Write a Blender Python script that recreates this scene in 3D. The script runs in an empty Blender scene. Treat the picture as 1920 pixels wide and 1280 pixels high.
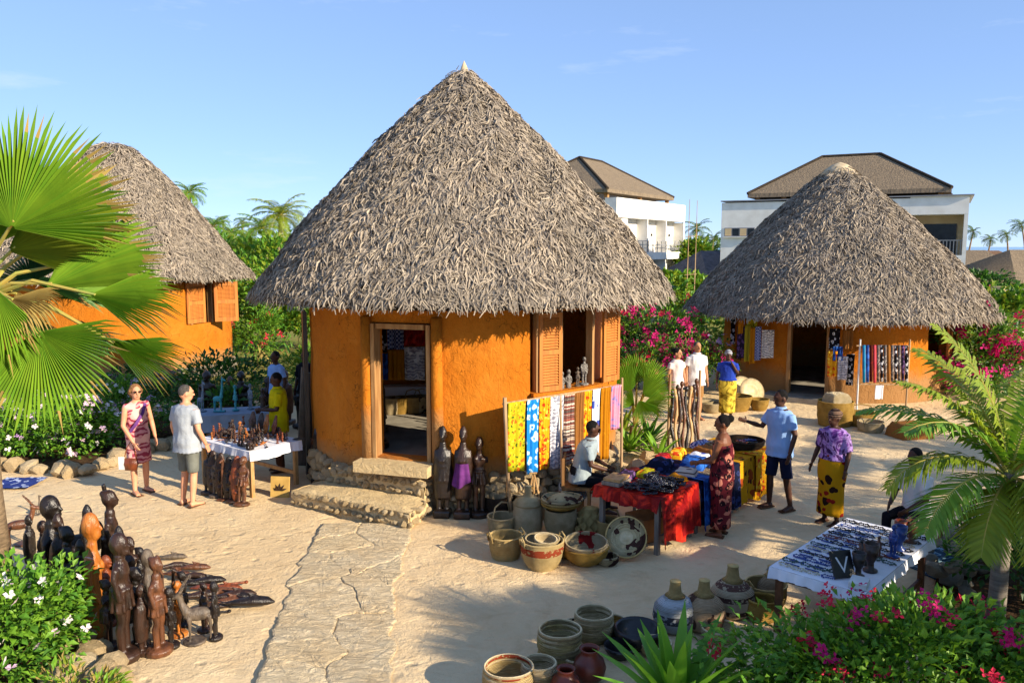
import bpy, bmesh, math, random
from mathutils import Vector, Matrix, noise as mnoise
R = math.radians
rnd = random.Random(7)
scene = bpy.context.scene
col = scene.collection

# ------------------------------------------------------------------ camera, sky, sun, exposure
CAM_H, F_PX = 3.85, 1493.33
PITCH = math.atan(178.0 / F_PX)
cam_d = bpy.data.cameras.new('camera')
cam_d.lens = 28.0
cam_d.sensor_width = 36.0
cam_d.clip_start = 0.1
cam_d.clip_end = 20000
cam = bpy.data.objects.new('camera', cam_d)
cam.location = (0, 0, CAM_H)
cam.rotation_euler = (math.pi / 2 - PITCH, 0, 0)
col.objects.link(cam)
scene.camera = cam

SUN_EL, SUN_AZ = R(22.5), R(-34.0)          # azimuth measured from +X towards +Y
S2 = Vector((math.cos(SUN_AZ) * math.cos(SUN_EL), math.sin(SUN_AZ) * math.cos(SUN_EL), math.sin(SUN_EL)))
world = bpy.data.worlds.new('World')
scene.world = world
world.use_nodes = True
wn, wl = world.node_tree.nodes, world.node_tree.links
wn.clear()
w_out = wn.new('ShaderNodeOutputWorld')
w_bg = wn.new('ShaderNodeBackground')
w_sky = wn.new('ShaderNodeTexSky')
w_sky.sky_type = 'NISHITA'
w_sky.sun_disc = False
w_sky.sun_elevation = SUN_EL
w_sky.sun_rotation = math.atan2(S2.x, S2.y)
w_sky.altitude = 0
w_sky.air_density = 0.6
w_sky.dust_density = 0.0
w_sky.ozone_density = 6.0
w_bg.inputs['Strength'].default_value = 0.09
# a few thin high clouds low in the sky
w_tc = wn.new('ShaderNodeTexCoord')
w_map = wn.new('ShaderNodeMapping')
w_map.inputs['Scale'].default_value = (2.2, 2.2, 11.0)
w_map.inputs['Location'].default_value = (0.3, 0.0, 0.55)
w_no = wn.new('ShaderNodeTexNoise')
w_no.inputs['Scale'].default_value = 1.6
w_no.inputs['Detail'].default_value = 6.0
w_no.inputs['Roughness'].default_value = 0.62
w_rp = wn.new('ShaderNodeValToRGB')
w_rp.color_ramp.elements[0].position = 0.60
w_rp.color_ramp.elements[0].color = (0, 0, 0, 1)
w_rp.color_ramp.elements[1].position = 0.80
w_rp.color_ramp.elements[1].color = (0.4, 0.4, 0.4, 1)
w_mx = wn.new('ShaderNodeMix')
w_mx.data_type = 'RGBA'
w_mx.inputs['B'].default_value = (5.4, 6.0, 6.8, 1)
wl.new(w_tc.outputs['Generated'], w_map.inputs['Vector'])
wl.new(w_map.outputs['Vector'], w_no.inputs['Vector'])
wl.new(w_no.outputs['Fac'], w_rp.inputs['Fac'])
wl.new(w_rp.outputs['Color'], w_mx.inputs['Factor'])
w_ga = wn.new('ShaderNodeGamma'); w_ga.inputs['Gamma'].default_value = 0.45
w_ti = wn.new('ShaderNodeMix'); w_ti.data_type = 'RGBA'; w_ti.blend_type = 'MULTIPLY'
w_ti.inputs['Factor'].default_value = 1.0; w_ti.inputs['B'].default_value = (2.3, 2.6, 3.22, 1)
wl.new(w_sky.outputs['Color'], w_ga.inputs['Color']); wl.new(w_ga.outputs['Color'], w_ti.inputs['A'])
wl.new(w_ti.outputs['Result'], w_mx.inputs['A'])
wl.new(w_mx.outputs['Result'], w_bg.inputs['Color'])
wl.new(w_bg.outputs['Background'], w_out.inputs['Surface'])

sun_d = bpy.data.lights.new('sun', 'SUN')
sun_d.energy = 5.0
sun_d.angle = R(0.55)
sun_d.color = (1.0, 0.86, 0.66)
sun = bpy.data.objects.new('sun', sun_d)
sun.rotation_euler = S2.to_track_quat('Z', 'Y').to_euler()
sun.location = (20, -15, 20)
col.objects.link(sun)

scene.view_settings.view_transform = 'Standard'
scene.view_settings.look = 'None'
scene.view_settings.gamma = 1.0
scene.view_settings.use_curve_mapping = False
scene.view_settings.exposure = 0.9
scene.render.engine = 'CYCLES'
scene.cycles.max_bounces = 6
scene.cycles.diffuse_bounces = 3
scene.cycles.glossy_bounces = 2
scene.cycles.transmission_bounces = 4
scene.cycles.transparent_max_bounces = 6

# ------------------------------------------------------------------ survey helpers: where a sight line meets the place
_cp, _sp = math.cos(PITCH), math.sin(PITCH)
def _ray(u, v):
    a, b = (u - 960) / F_PX, (640 - v) / F_PX
    return a, _cp + b * _sp, -_sp + b * _cp
def G(u, v, z=0.0):
    x, y, w = _ray(u, v); t = (z - CAM_H) / w
    return Vector((x * t, y * t, z))
def P(u, v, Y):
    x, y, w = _ray(u, v); t = Y / y
    return Vector((x * t, Y, CAM_H + w * t))
def GH(u, vb, vt):
    p = G(u, vb)
    return p, P(u, vt, p.y).z

# ------------------------------------------------------------------ scene helpers
def C(h):
    h = h.lstrip('#')
    c = [int(h[i:i + 2], 16) / 255 for i in (0, 2, 4)]
    return tuple(x / 12.92 if x <= 0.04045 else ((x + 0.055) / 1.055) ** 2.4 for x in c)
def tag(o, label=None, cat=None, group=None, kind=None):
    if label: o['label'] = label
    if cat: o['category'] = cat
    if group: o['group'] = group
    if kind: o['kind'] = kind
    return o
def root(name, label, cat, loc=(0, 0, 0), rz=0.0, group=None):
    o = bpy.data.objects.new(name, None)
    o.empty_display_size = 0.2
    o.location = loc; o.rotation_euler = (0, 0, rz)
    col.objects.link(o)
    return tag(o, label, cat, group)
def obj(name, mesh, parent=None, loc=None, rot=None, scale=None, kind=None):
    o = bpy.data.objects.new(name, mesh)
    col.objects.link(o)
    if parent: o.parent = parent
    if loc is not None: o.location = loc
    if rot is not None: o.rotation_euler = rot
    if scale is not None: o.scale = scale if hasattr(scale, '__len__') else (scale,) * 3
    if kind: o['kind'] = kind
    return o
def copy_tree(o, parent=None):
    c = o.copy(); col.objects.link(c); c.parent = parent
    for ch in list(o.children): copy_tree(ch, c)
    return c

class MB:
    """collects vertices and faces; build() links them as one mesh object"""
    def __init__(s): s.v, s.f, s.m = [], [], []
    def add(s, vs, fs, mi=0):
        b = len(s.v)
        s.v.extend([tuple(p) for p in vs])
        s.f.extend([tuple(i + b for i in f) for f in fs])
        s.m.extend([mi] * len(fs))
        return s
    def box(s, c, size, rz=0.0, M=None, mi=0, taper=1.0):
        x, y, z = size[0] / 2, size[1] / 2, size[2] / 2
        vs = []
        for dz in (-1, 1):
            k = taper if dz > 0 else 1.0
            for dx, dy in ((-1, -1), (1, -1), (1, 1), (-1, 1)):
                vs.append(Vector((dx * x * k, dy * y * k, dz * z)))
        Mx = M if M is not None else Matrix.Rotation(rz, 4, 'Z')
        vs = [Mx @ p + Vector(c) for p in vs]
        return s.add(vs, [(0, 3, 2, 1), (4, 5, 6, 7), (0, 1, 5, 4), (1, 2, 6, 5), (2, 3, 7, 6), (3, 0, 4, 7)], mi)
    def tube(s, pts, rad, n=8, caps=True, mi=0, up=None):
        pts = [Vector(p) for p in pts]
        k = len(pts)
        rad = list(rad) if hasattr(rad, '__len__') else [rad] * k
        vs, fs = [], []
        side = None
        for i in range(k):
            d = (pts[min(i + 1, k - 1)] - pts[max(i - 1, 0)])
            d = d.normalized() if d.length > 1e-9 else Vector((0, 0, 1))
            if side is None:
                ref = Vector(up) if up is not None else (Vector((1, 0, 0)) if abs(d.x) < 0.9 else Vector((0, 1, 0)))
                side = (ref - d * ref.dot(d)).normalized()
            else:
                q = side - d * side.dot(d)
                side = q.normalized() if q.length > 1e-6 else side
            o2 = d.cross(side)
            r = rad[i]
            ra, rb = r if hasattr(r, '__len__') else (r, r)
            for j in range(n):
                a = 2 * math.pi * j / n
                vs.append(pts[i] + side * (math.cos(a) * ra) + o2 * (math.sin(a) * rb))
        for i in range(k - 1):
            for j in range(n):
                a, b = i * n + j, i * n + (j + 1) % n
                fs.append((a, b, b + n, a + n))
        if caps:
            fs.append(tuple(reversed(range(n))))
            fs.append(tuple(range((k - 1) * n, k * n)))
        return s.add(vs, fs, mi)
    def loft(s, rings, n=12, caps=True, mi=0):
        """rings: (centre, rx, ry) stacked; ellipses lie flat in XY"""
        vs, fs = [], []
        for c, rx, ry in rings:
            for j in range(n):
                a = 2 * math.pi * j / n
                vs.append((c[0] + rx * math.cos(a), c[1] + ry * math.sin(a), c[2]))
        for i in range(len(rings) - 1):
            for j in range(n):
                a, b = i * n + j, i * n + (j + 1) % n
                fs.append((a, b, b + n, a + n))
        if caps:
            fs.append(tuple(reversed(range(n))))
            fs.append(tuple(range((len(rings) - 1) * n, len(rings) * n)))
        return s.add(vs, fs, mi)
    def lathe(s, prof, n=24, o=(0, 0, 0), mi=0, M=None, wob=0.0):
        vs, fs = [], []
        for k, (r, z) in enumerate(prof):
            for j in range(n):
                a = 2 * math.pi * j / n
                rr = r * (1 + wob * math.sin(3 * a + k * .35) * .6 + wob * math.sin(2 * a + 1.3))
                p = Vector((rr * math.cos(a), rr * math.sin(a), z))
                if M is not None: p = M @ p
                vs.append(p + Vector(o))
        for i in range(len(prof) - 1):
            for j in range(n):
                a, b = i * n + j, i * n + (j + 1) % n
                fs.append((a, b, b + n, a + n))
        if prof[0][0] > 1e-5: fs.append(tuple(reversed(range(n))))
        if prof[-1][0] > 1e-5: fs.append(tuple(range((len(prof) - 1) * n, len(prof) * n)))
        return s.add(vs, fs, mi)
    def ball(s, c, r, n=10, k=7, M=None, mi=0):
        rx, ry, rz = r if hasattr(r, '__len__') else (r, r, r)
        prof_v, fs = [], []
        for i in range(1, k):
            t = math.pi * i / k
            for j in range(n):
                a = 2 * math.pi * j / n
                prof_v.append(Vector((rx * math.sin(t) * math.cos(a), ry * math.sin(t) * math.sin(a), -rz * math.cos(t))))
        b0 = len(prof_v)
        prof_v += [Vector((0, 0, -rz)), Vector((0, 0, rz))]
        for i in range(k - 2):
            for j in range(n):
                a, b = i * n + j, i * n + (j + 1) % n
                fs.append((a, b, b + n, a + n))
        for j in range(n):
            fs.append((b0, (j + 1) % n, j))
            fs.append((b0 + 1, (k - 2) * n + j, (k - 2) * n + (j + 1) % n))
        if M is not None: prof_v = [M @ p for p in prof_v]
        return s.add([p + Vector(c) for p in prof_v], fs, mi)
    def grid(s, fn, nu, nv, mi=0, closed=False):
        vs = [fn(i / nu, j / nv) for j in range(nv + 1) for i in range(nu + 1)]
        fs = [(j * (nu + 1) + i, j * (nu + 1) + i + 1, (j + 1) * (nu + 1) + i + 1, (j + 1) * (nu + 1) + i) for j in range(nv) for i in range(nu)]
        return s.add(vs, fs, mi)
    def mesh(s, name, mats, smooth=False):
        me = bpy.data.meshes.new(name)
        me.from_pydata(s.v, [], s.f)
        for m in (mats if isinstance(mats, (list, tuple)) else [mats]): me.materials.append(m)
        if any(s.m): me.polygons.foreach_set('material_index', s.m)
        if smooth: me.polygons.foreach_set('use_smooth', [True] * len(s.f))
        me.update()
        return me
    def build(s, name, mats, parent=None, smooth=False, kind=None, **k):
        return obj(name, s.mesh(name, mats, smooth), parent, kind=kind, **k)

def solid(mb, name, mats, voxel=0.012, it=3, fac=0.5):
    """merge overlapping pieces into one continuous skin"""
    me = mb.mesh(name + '_src', mats)
    t = bpy.data.objects.new('tmp', me); col.objects.link(t)
    r = t.modifiers.new('r', 'REMESH'); r.mode = 'VOXEL'; r.voxel_size = voxel
    if it:
        sm = t.modifiers.new('s', 'SMOOTH'); sm.iterations = it; sm.factor = fac
    dg = bpy.context.evaluated_depsgraph_get()
    out = bpy.data.meshes.new_from_object(t.evaluated_get(dg))
    bpy.data.objects.remove(t); bpy.data.meshes.remove(me)
    out.name = name
    out.materials.clear()
    for m in (mats if isinstance(mats, (list, tuple)) else [mats]): out.materials.append(m)
    out.polygons.foreach_set('use_smooth', [True] * len(out.polygons))
    return out

def rot_to(d, up=(0, 0, 1)):
    """matrix whose Z axis is d"""
    return Vector(d).to_track_quat('Z', 'Y').to_matrix().to_4x4()

# ------------------------------------------------------------------ materials
class NT:
    def __init__(s, m):
        m.use_nodes = True
        s.m, s.t = m, m.node_tree
        s.n, s.l = s.t.nodes, s.t.links
        s.b = s.n['Principled BSDF']
    def new(s, ty, **k):
        n = s.n.new(ty)
        for a, v in k.items(): setattr(n, a, v)
        return n
    def co(s, scale=(1, 1, 1), kind='Object', rot=(0, 0, 0)):
        tc = s.new('ShaderNodeTexCoord'); mp = s.new('ShaderNodeMapping')
        mp.inputs['Scale'].default_value = scale; mp.inputs['Rotation'].default_value = rot
        s.l.new(tc.outputs[kind], mp.inputs['Vector'])
        return mp.outputs['Vector']
    def noise(s, vec, scale, detail=4, rough=.55, dist=0.0):
        n = s.new('ShaderNodeTexNoise')
        n.inputs['Scale'].default_value = scale; n.inputs['Detail'].default_value = detail
        n.inputs['Roughness'].default_value = rough; n.inputs['Distortion'].default_value = dist
        if vec is not None: s.l.new(vec, n.inputs['Vector'])
        return n.outputs['Fac'], n.outputs['Color']
    def ramp(s, fac, stops, const=False):
        r = s.new('ShaderNodeValToRGB')
        if const: r.color_ramp.interpolation = 'CONSTANT'
        e = r.color_ramp.elements
        while len(e) < len(stops): e.new(0.5)
        for i, (p, c) in enumerate(stops):
            e[i].position = p; e[i].color = (*c[:3], 1)
        s.l.new(fac, r.inputs['Fac'])
        return r.outputs['Color']
    def mix(s, fac, a, b, mode='MIX'):
        m = s.new('ShaderNodeMix'); m.data_type = 'RGBA'; m.blend_type = mode
        for k, x in (('Factor', fac), ('A', a), ('B', b)):
            if hasattr(x, 'links') or hasattr(x, 'is_linked'): s.l.new(x, m.inputs[k])
            elif k == 'Factor': m.inputs[k].default_value = x
            else: m.inputs[k].default_value = (*x[:3], 1)
        return m.outputs['Result']
    def math(s, op, a, b=None):
        m = s.new('ShaderNodeMath', operation=op)
        for i, x in enumerate((a, b)):
            if x is None: continue
            if hasattr(x, 'is_linked'): s.l.new(x, m.inputs[i])
            else: m.inputs[i].default_value = x
        return m.outputs[0]
    def island(s):
        return s.new('ShaderNodeNewGeometry').outputs['Random Per Island']
    def col(s, c): s.l.new(c, s.b.inputs['Base Color'])
    def bump(s, h, strength=.5, dist=.02):
        b = s.new('ShaderNodeBump')
        b.inputs['Strength'].default_value = strength; b.inputs['Distance'].default_value = dist
        s.l.new(h, b.inputs['Height']); s.l.new(b.outputs['Normal'], s.b.inputs['Normal'])
    def rough(s, v, spec=.3):
        s.b.inputs['Roughness'].default_value = v
        s.b.inputs['Specular IOR Level'].default_value = spec
_M = {}
def mat(name, a, b=None, scale=6.0, rough=.8, spec=.25, bump=0.0, bscale=40.0, bdist=.01, island=0.0, stretch=(1, 1, 1), metal=0.0, trans=0.0, lo=.35, hi=.65, coat=0.0):
    """plain material: two colours broken up by noise, or spread by piece (island), fine relief, optional translucency"""
    if name in _M: return _M[name]
    m = bpy.data.materials.new(name); t = NT(m); t.rough(rough, spec)
    t.b.inputs['Metallic'].default_value = metal
    if coat: t.b.inputs['Coat Weight'].default_value = coat; t.b.inputs['Coat Roughness'].default_value = .15
    b = b or tuple(x * .75 for x in a)
    v = t.co(stretch)
    f, _ = t.noise(v, scale, 5)
    c = t.ramp(f, [(lo, a), (hi, b)])
    if island:
        c2 = t.ramp(t.island(), [(0, tuple(x * (1 - island) for x in a)), (.5, a), (1, b)])
        c = t.mix(.55, c, c2)
    t.col(c)
    if bump:
        h, _ = t.noise(v, bscale, 4, .6)
        t.bump(h, bump, bdist)
    if trans:
        out = t.n['Material Output']
        tr = t.new('ShaderNodeBsdfTranslucent'); ms = t.new('ShaderNodeMixShader')
        ms.inputs[0].default_value = trans
        g = t.mix(1.0, c, (1.0, .95, .45), 'MULTIPLY')
        t.l.new(g, tr.inputs['Color'])
        t.l.new(t.b.outputs[0], ms.inputs[1]); t.l.new(tr.outputs[0], ms.inputs[2]); t.l.new(ms.outputs[0], out.inputs['Surface'])
    _M[name] = m
    return m
def spec_mat(name):
    def deco(fn):
        m = bpy.data.materials.new(name); fn(NT(m)); _M[name] = m
        return m
    return deco

@spec_mat('sand')
def m_sand(t):
    t.rough(.95, .1)
    v = t.co()
    f1, _ = t.noise(v, .55, 5); f2, _ = t.noise(v, 9, 6, .7)
    c = t.mix(f2, t.ramp(f1, [(.3, C('#dcc197')), (.7, C('#e5cfa8'))]), t.ramp(f1, [(.3, C('#ceaf82')), (.75, C('#dfc599'))]))
    vo = t.new('ShaderNodeTexVoronoi'); vo.inputs['Scale'].default_value = 26; t.l.new(v, vo.inputs['Vector'])
    sp = t.ramp(vo.outputs['Distance'], [(.035, C('#5d4a33')), (.075, (1, 1, 1))])
    gate, _ = t.noise(v, 7, 2); gt = t.ramp(gate, [(.56, (0, 0, 0)), (.62, (1, 1, 1))])
    c = t.mix(gt, c, t.mix(1.0, c, sp, 'MULTIPLY'))
    pt, _ = t.noise(v, 1.7, 5, .7, .8); c = t.mix(t.ramp(pt, [(.52, (0, 0, 0)), (.72, (.5, .5, .5))]), c, C('#b99a70'))
    t.col(c)
    # scuffed and trodden surface
    vs = t.co((1.0, 1.35, 1.0), rot=(0, 0, .6))
    a, _ = t.noise(vs, 4.2, 6, .6, .9); b, _ = t.noise(v, 26, 5, .7); g, _ = t.noise(v, 120, 2)
    vf = t.new('ShaderNodeTexVoronoi'); vf.feature = 'SMOOTH_F1'; vf.inputs['Scale'].default_value = 3.6; t.l.new(t.co((1, 1.3, 1), rot=(0, 0, .4)), vf.inputs['Vector'])
    tread = t.ramp(vf.outputs['Distance'], [(.05, (0, 0, 0)), (.22, (1, 1, 1))])
    h = t.math('ADD', t.math('MULTIPLY', a, .8), t.math('ADD', t.math('MULTIPLY', b, .34), t.math('ADD', t.math('MULTIPLY', g, .06), t.math('MULTIPLY', tread, .35))))
    t.bump(h, .8, .06)
@spec_mat('plaster_ochre')
def m_plaster(t):
    t.rough(.92, .1)
    v = t.co()
    f1, _ = t.noise(v, 1.1, 6, .62, .4); f2, _ = t.noise(v, 9, 6, .7); f3, _ = t.noise(t.co((1, 1, .16)), 3.4, 5, .65)
    c = t.ramp(f1, [(.25, C('#ae6015')), (.45, C('#b66a1b')), (.6, C('#bb7122')), (.78, C('#a25411'))])
    c = t.mix(t.ramp(f2, [(.48, (0, 0, 0)), (.85, (.55, .55, .55))]), c, C('#96560f'))
    c = t.mix(t.ramp(f3, [(.54, (0, 0, 0)), (.78, (.5, .5, .5))]), c, C('#8c5420'))
    f4, _ = t.noise(v, 2.3, 3); c = t.mix(t.ramp(f4, [(.60, (0, 0, 0)), (.72, (.45, .45, .45))]), c, C('#c07a2c'))
    sx = t.new('ShaderNodeSeparateXYZ'); t.l.new(v, sx.inputs[0])
    n5, _ = t.noise(v, 5, 5); lowz = t.math('ADD', sx.outputs['Z'], t.math('MULTIPLY', n5, -.5))
    c = t.mix(t.ramp(lowz, [(.28, (.75, .75, .75)), (.62, (0, 0, 0))]), c, C('#8f7450'))
    vo = t.new('ShaderNodeTexVoronoi'); vo.feature = 'DISTANCE_TO_EDGE'; vo.inputs['Scale'].default_value = 2.1
    _, nc = t.noise(v, 3, 3); wv = t.new('ShaderNodeVectorMath', operation='ADD'); t.l.new(v, wv.inputs[0]); t.l.new(nc, wv.inputs[1]); t.l.new(wv.outputs[0], vo.inputs['Vector'])
    gate, _ = t.noise(v, 1.6, 2); crack = t.math('MULTIPLY', t.ramp(vo.outputs['Distance'], [(0, (1, 1, 1)), (.012, (0, 0, 0))]), t.ramp(gate, [(.5, (0, 0, 0)), (.58, (1, 1, 1))]))
    c = t.mix(crack, c, C('#5e350c'))
    t.col(c)
    a, _ = t.noise(t.co((1, 1, .6)), 11, 6, .62, 1.2); b, _ = t.noise(v, 50, 3); d, _ = t.noise(v, 3, 3)
    h = t.math('ADD', t.math('ADD', a, t.math('MULTIPLY', d, .9)), t.math('SUBTRACT', t.math('MULTIPLY', b, .25), t.math('MULTIPLY', crack, .35)))
    t.bump(h, .6, .045)
@spec_mat('thatch_leaf')
def m_thatch(t):
    t.rough(.92, .1)
    i = t.island()
    c = t.ramp(i, [(0, C('#6a6056')), (.3, C('#93887a')), (.6, C('#a39583')), (.85, C('#b6a893')), (1, C('#7d756c'))])
    f, _ = t.noise(t.co(), 1.1, 4)
    c = t.mix(t.ramp(f, [(.4, (0, 0, 0)), (.7, (.55, .55, .55))]), c, C('#7c7468'))
    t.col(c)
m_thatch_core = mat('thatch_core', C('#4f463b'), C('#2f2a24'), 14, .95, .05, 1.0, 60, .05)
@spec_mat('thatch_far')
def m_thatch_far(t):
    t.rough(.95, .05)
    v = t.co((1, 1, .35))
    f, _ = t.noise(v, 9, 6, .7); g, _ = t.noise(t.co(), 1.2, 3)
    t.col(t.mix(g, t.ramp(f, [(.3, C('#6f6355')), (.7, C('#a29076'))]), t.ramp(f, [(.3, C('#5b5248')), (.7, C('#8c7d69'))])))
    t.bump(f, 1.0, .12)
@spec_mat('stone')
def m_stone(t):
    t.rough(.93, .12)
    v = t.co(); oi = t.new('ShaderNodeObjectInfo').outputs['Random']
    f, _ = t.noise(v, 5, 6, .65)
    c = t.mix(f, t.ramp(oi, [(0, C('#cdb892')), (.5, C('#bfa67c')), (1, C('#d8c8a8'))]), t.ramp(oi, [(0, C('#9a8566')), (1, C('#b59d75'))]))
    t.col(c); b, _ = t.noise(v, 16, 6, .7, .5); t.bump(b, .9, .05)
@spec_mat('stone_grey')
def m_stone_grey(t):
    t.rough(.93, .12)
    v = t.co(); oi = t.new('ShaderNodeObjectInfo').outputs['Random']
    f, _ = t.noise(v, 6, 6, .65)
    t.col(t.mix(f, t.ramp(oi, [(0, C('#8d8a80')), (.5, C('#a39a88')), (1, C('#b9ac94'))]), C('#6f6a60')))
    b, _ = t.noise(v, 16, 6, .7, .5); t.bump(b, .9, .04)
@spec_mat('step_stone')
def m_step(t):
    t.rough(.95, .1)
    v = t.co()
    f, _ = t.noise(v, 3, 6, .65); g, _ = t.noise(v, 18, 6, .7)
    t.col(t.mix(g, t.ramp(f, [(.3, C('#d9c294')), (.7, C('#ccb080'))]), t.ramp(f, [(.3, C('#bfa276')), (.7, C('#d9c59b'))])))
    a, _ = t.noise(v, 9, 6, .7, 1.0); t.bump(a, 1.0, .06)
def wood(name, a, b, rough=.7, spec=.3, scale=3.0, bump=.3):
    return mat(name, a, b, scale, rough, spec, bump, 30, .004, stretch=(6, 6, .6))
m_shutter = wood('shutter_wood', C('#c07a34'), C('#a5622a'), .6)
m_frame = wood('frame_wood', C('#b08858'), C('#8c6238'), .7)
m_pole = wood('bare_pole', C('#b99a74'), C('#8f7251'), .75)
m_tablewood = wood('table_wood', C('#a87a48'), C('#7c5630'), .7)
m_greywood = wood('grey_wood', C('#8d8377'), C('#6b6157'), .8)
m_white = mat('white_render', C('#f2efe8'), C('#e2ded6'), 1.2, .85, .2)
m_whitecloth = mat('white_cloth', C('#e9e9ee'), C('#d8dae4'), 3, .9, .1, .3, 12, .01)
m_concrete = mat('grey_concrete', C('#9c9587'), C('#7d776b'), 3, .9, .1, .4, 30, .01)
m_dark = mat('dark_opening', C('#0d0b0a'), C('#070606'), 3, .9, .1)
m_glass = mat('window_glass', C('#262d33'), C('#1a2025'), 2, .2, .3)
m_metal = mat('dark_metal', C('#3c3a38'), C('#2b2a29'), 5, .5, .4)
# ---- carved woods
def carved(name, a, b, rough=.34):
    return mat(name, a, b, 5, rough, .5, .7, 22, .012, stretch=(2.5, 2.5, .8))
w_ebony = carved('ebony', C('#241b17'), C('#110d0b'))
w_dark = carved('dark_carved_wood', C('#3c271c'), C('#20140e'))
w_brown = carved('brown_carved_wood', C('#6d4329'), C('#40271a'))
w_red = carved('reddish_carved_wood', C('#8a4420'), C('#5a2a14'))
w_orange = carved('honey_carved_wood', C('#b8702a'), C('#8a4a18'))
w_grey = carved('grey_brown_carved_wood', C('#6a5c4d'), C('#41382f'), .5)
w_pale = carved('pale_carved_wood', C('#c09a68'), C('#98713f'), .55)
CARVED = [w_ebony, w_dark, w_brown, w_red, w_orange, w_grey]
# ---- leaves
def leafm(name, a, b, trans=.32, rough=.5):
    return mat(name, a, b, 3, rough, .35, island=.45, trans=trans)
l_fan = leafm('fan_leaf_green', C('#7ea22a'), C('#4f8020'), .26, .42)
l_palm = leafm('palm_leaf_green', C('#7aa232'), C('#558628'), .3)
l_palm2 = leafm('palm_leaf_yellowgreen', C('#93a32c'), C('#6d8a26'), .35)
l_bright = leafm('bright_leaf', C('#82ad34'), C('#5a9028'), .35)
l_mid = leafm('mid_leaf', C('#5a8c2c'), C('#3f7022'), .3)
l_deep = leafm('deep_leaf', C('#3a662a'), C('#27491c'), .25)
l_far = leafm('far_palm_leaf', C('#5d7c3a'), C('#3f6436'), .25)
l_dry = leafm('dry_leaf', C('#b39a55'), C('#8f7a3c'), .25, .8)
l_agave = leafm('agave_leaf', C('#74a832'), C('#4a8828'), .35, .4)
f_magenta = leafm('magenta_bract', C('#d81880'), C('#c01468'), .35, .7)
f_red = leafm('crimson_bract', C('#cc1440'), C('#e0305a'), .35, .7)
f_pink = leafm('pale_pink_petal', C('#ecd2e0'), C('#e4b6d4'), .3, .7)
f_white = leafm('white_petal', C('#f2ecea'), C('#f0dfe6'), .3, .7)
f_lilac = leafm('lilac_petal', C('#b98ac8'), C('#d8b4dc'), .3, .7)
m_stem = mat('green_brown_stem', C('#5f5a30'), C('#4a4424'), 8, .8)
m_bark = mat('palm_bark', C('#9a8468'), C('#6f5f4c'), 5, .9, .1, .8, 18, .02, stretch=(1, 1, 5))
m_bark_grey = mat('ringed_palm_bark', C('#8f867a'), C('#6b6259'), 4, .85, .15, .8, 14, .015, stretch=(.5, .5, 6))
m_soil = mat('garden_soil', C('#5a4530'), C('#3d2e20'), 6, .95, .05, 1.0, 20, .05)
# ------------------------------------------------------------------ ground, sea, path
def nz(x, y, z=0.0): return mnoise.noise(Vector((x, y, z)))
def lines(a, b, dense0, dense1, step, far):
    out = [dense0]
    while out[-1] < dense1: out.append(out[-1] + step)
    s, q = step, dense0
    lo = []
    while q > a: s *= far; q -= s; lo.append(q)
    s, q = step, out[-1]
    while q < b: s *= far; q += s; out.append(q)
    return list(reversed(lo)) + out
gx = lines(-190, 190, -9, 9, .11, 1.16)
gy = lines(-40, 210, 5.4, 20, .11, 1.12)
PATH_L = [G(604, 982), G(566, 1055), G(541, 1100), G(516, 1180), G(480, 1280), Vector((-2.2, 5.4, 0)), Vector((-2.35, 4.6, 0))]
PATH_R = [G(772, 985), G(766, 1012), G(742, 1100), G(737, 1200), G(735, 1280), Vector((-.92, 5.4, 0)), Vector((-.95, 4.6, 0))]
def poly_x(pl, y):
    for a, b in zip(pl, pl[1:]):
        if b.y <= y <= a.y:
            t = (a.y - y) / max(a.y - b.y, 1e-6); return a.x + (b.x - a.x) * t
    return pl[0].x if y > pl[0].y else pl[-1].x
def ground_z(x, y):
    z = .016 * nz(x * .9, y * .9, 1) + .012 * nz(x * 2.6 + 5, y * 2.6, 2)
    n = nz(x * 5.5, y * 5.5 + 9, 4)
    z += .007 * n
    if y < 11.3 and y > 4.7:
        xl, xr = poly_x(PATH_L, y), poly_x(PATH_R, y)
        if xl + .1 < x < xr - .1: z = -.025
    return z if math.hypot(x, y - 12) < 26 else z * .2
gm = MB()
gm.add([(x, y, ground_z(x, y)) for y in gy for x in gx],
       [(j * len(gx) + i, j * len(gx) + i + 1, (j + 1) * len(gx) + i + 1, (j + 1) * len(gx) + i) for j in range(len(gy) - 1) for i in range(len(gx) - 1)])
ground = gm.build('ground', m_sand, smooth=True)
tag(ground, 'pale trodden sand of the market yard', kind='structure')
m_sea = mat('sea_water', C('#3f7ea0'), C('#35708f'), .05, .15, .5, .2, .4, .2)
sea = MB().grid(lambda a, b: (-6000 + 12000 * a, 190 + 7000 * b, -1.2), 6, 6).build('sea', m_sea)
tag(sea, 'strip of blue sea on the horizon', kind='structure')

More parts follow.
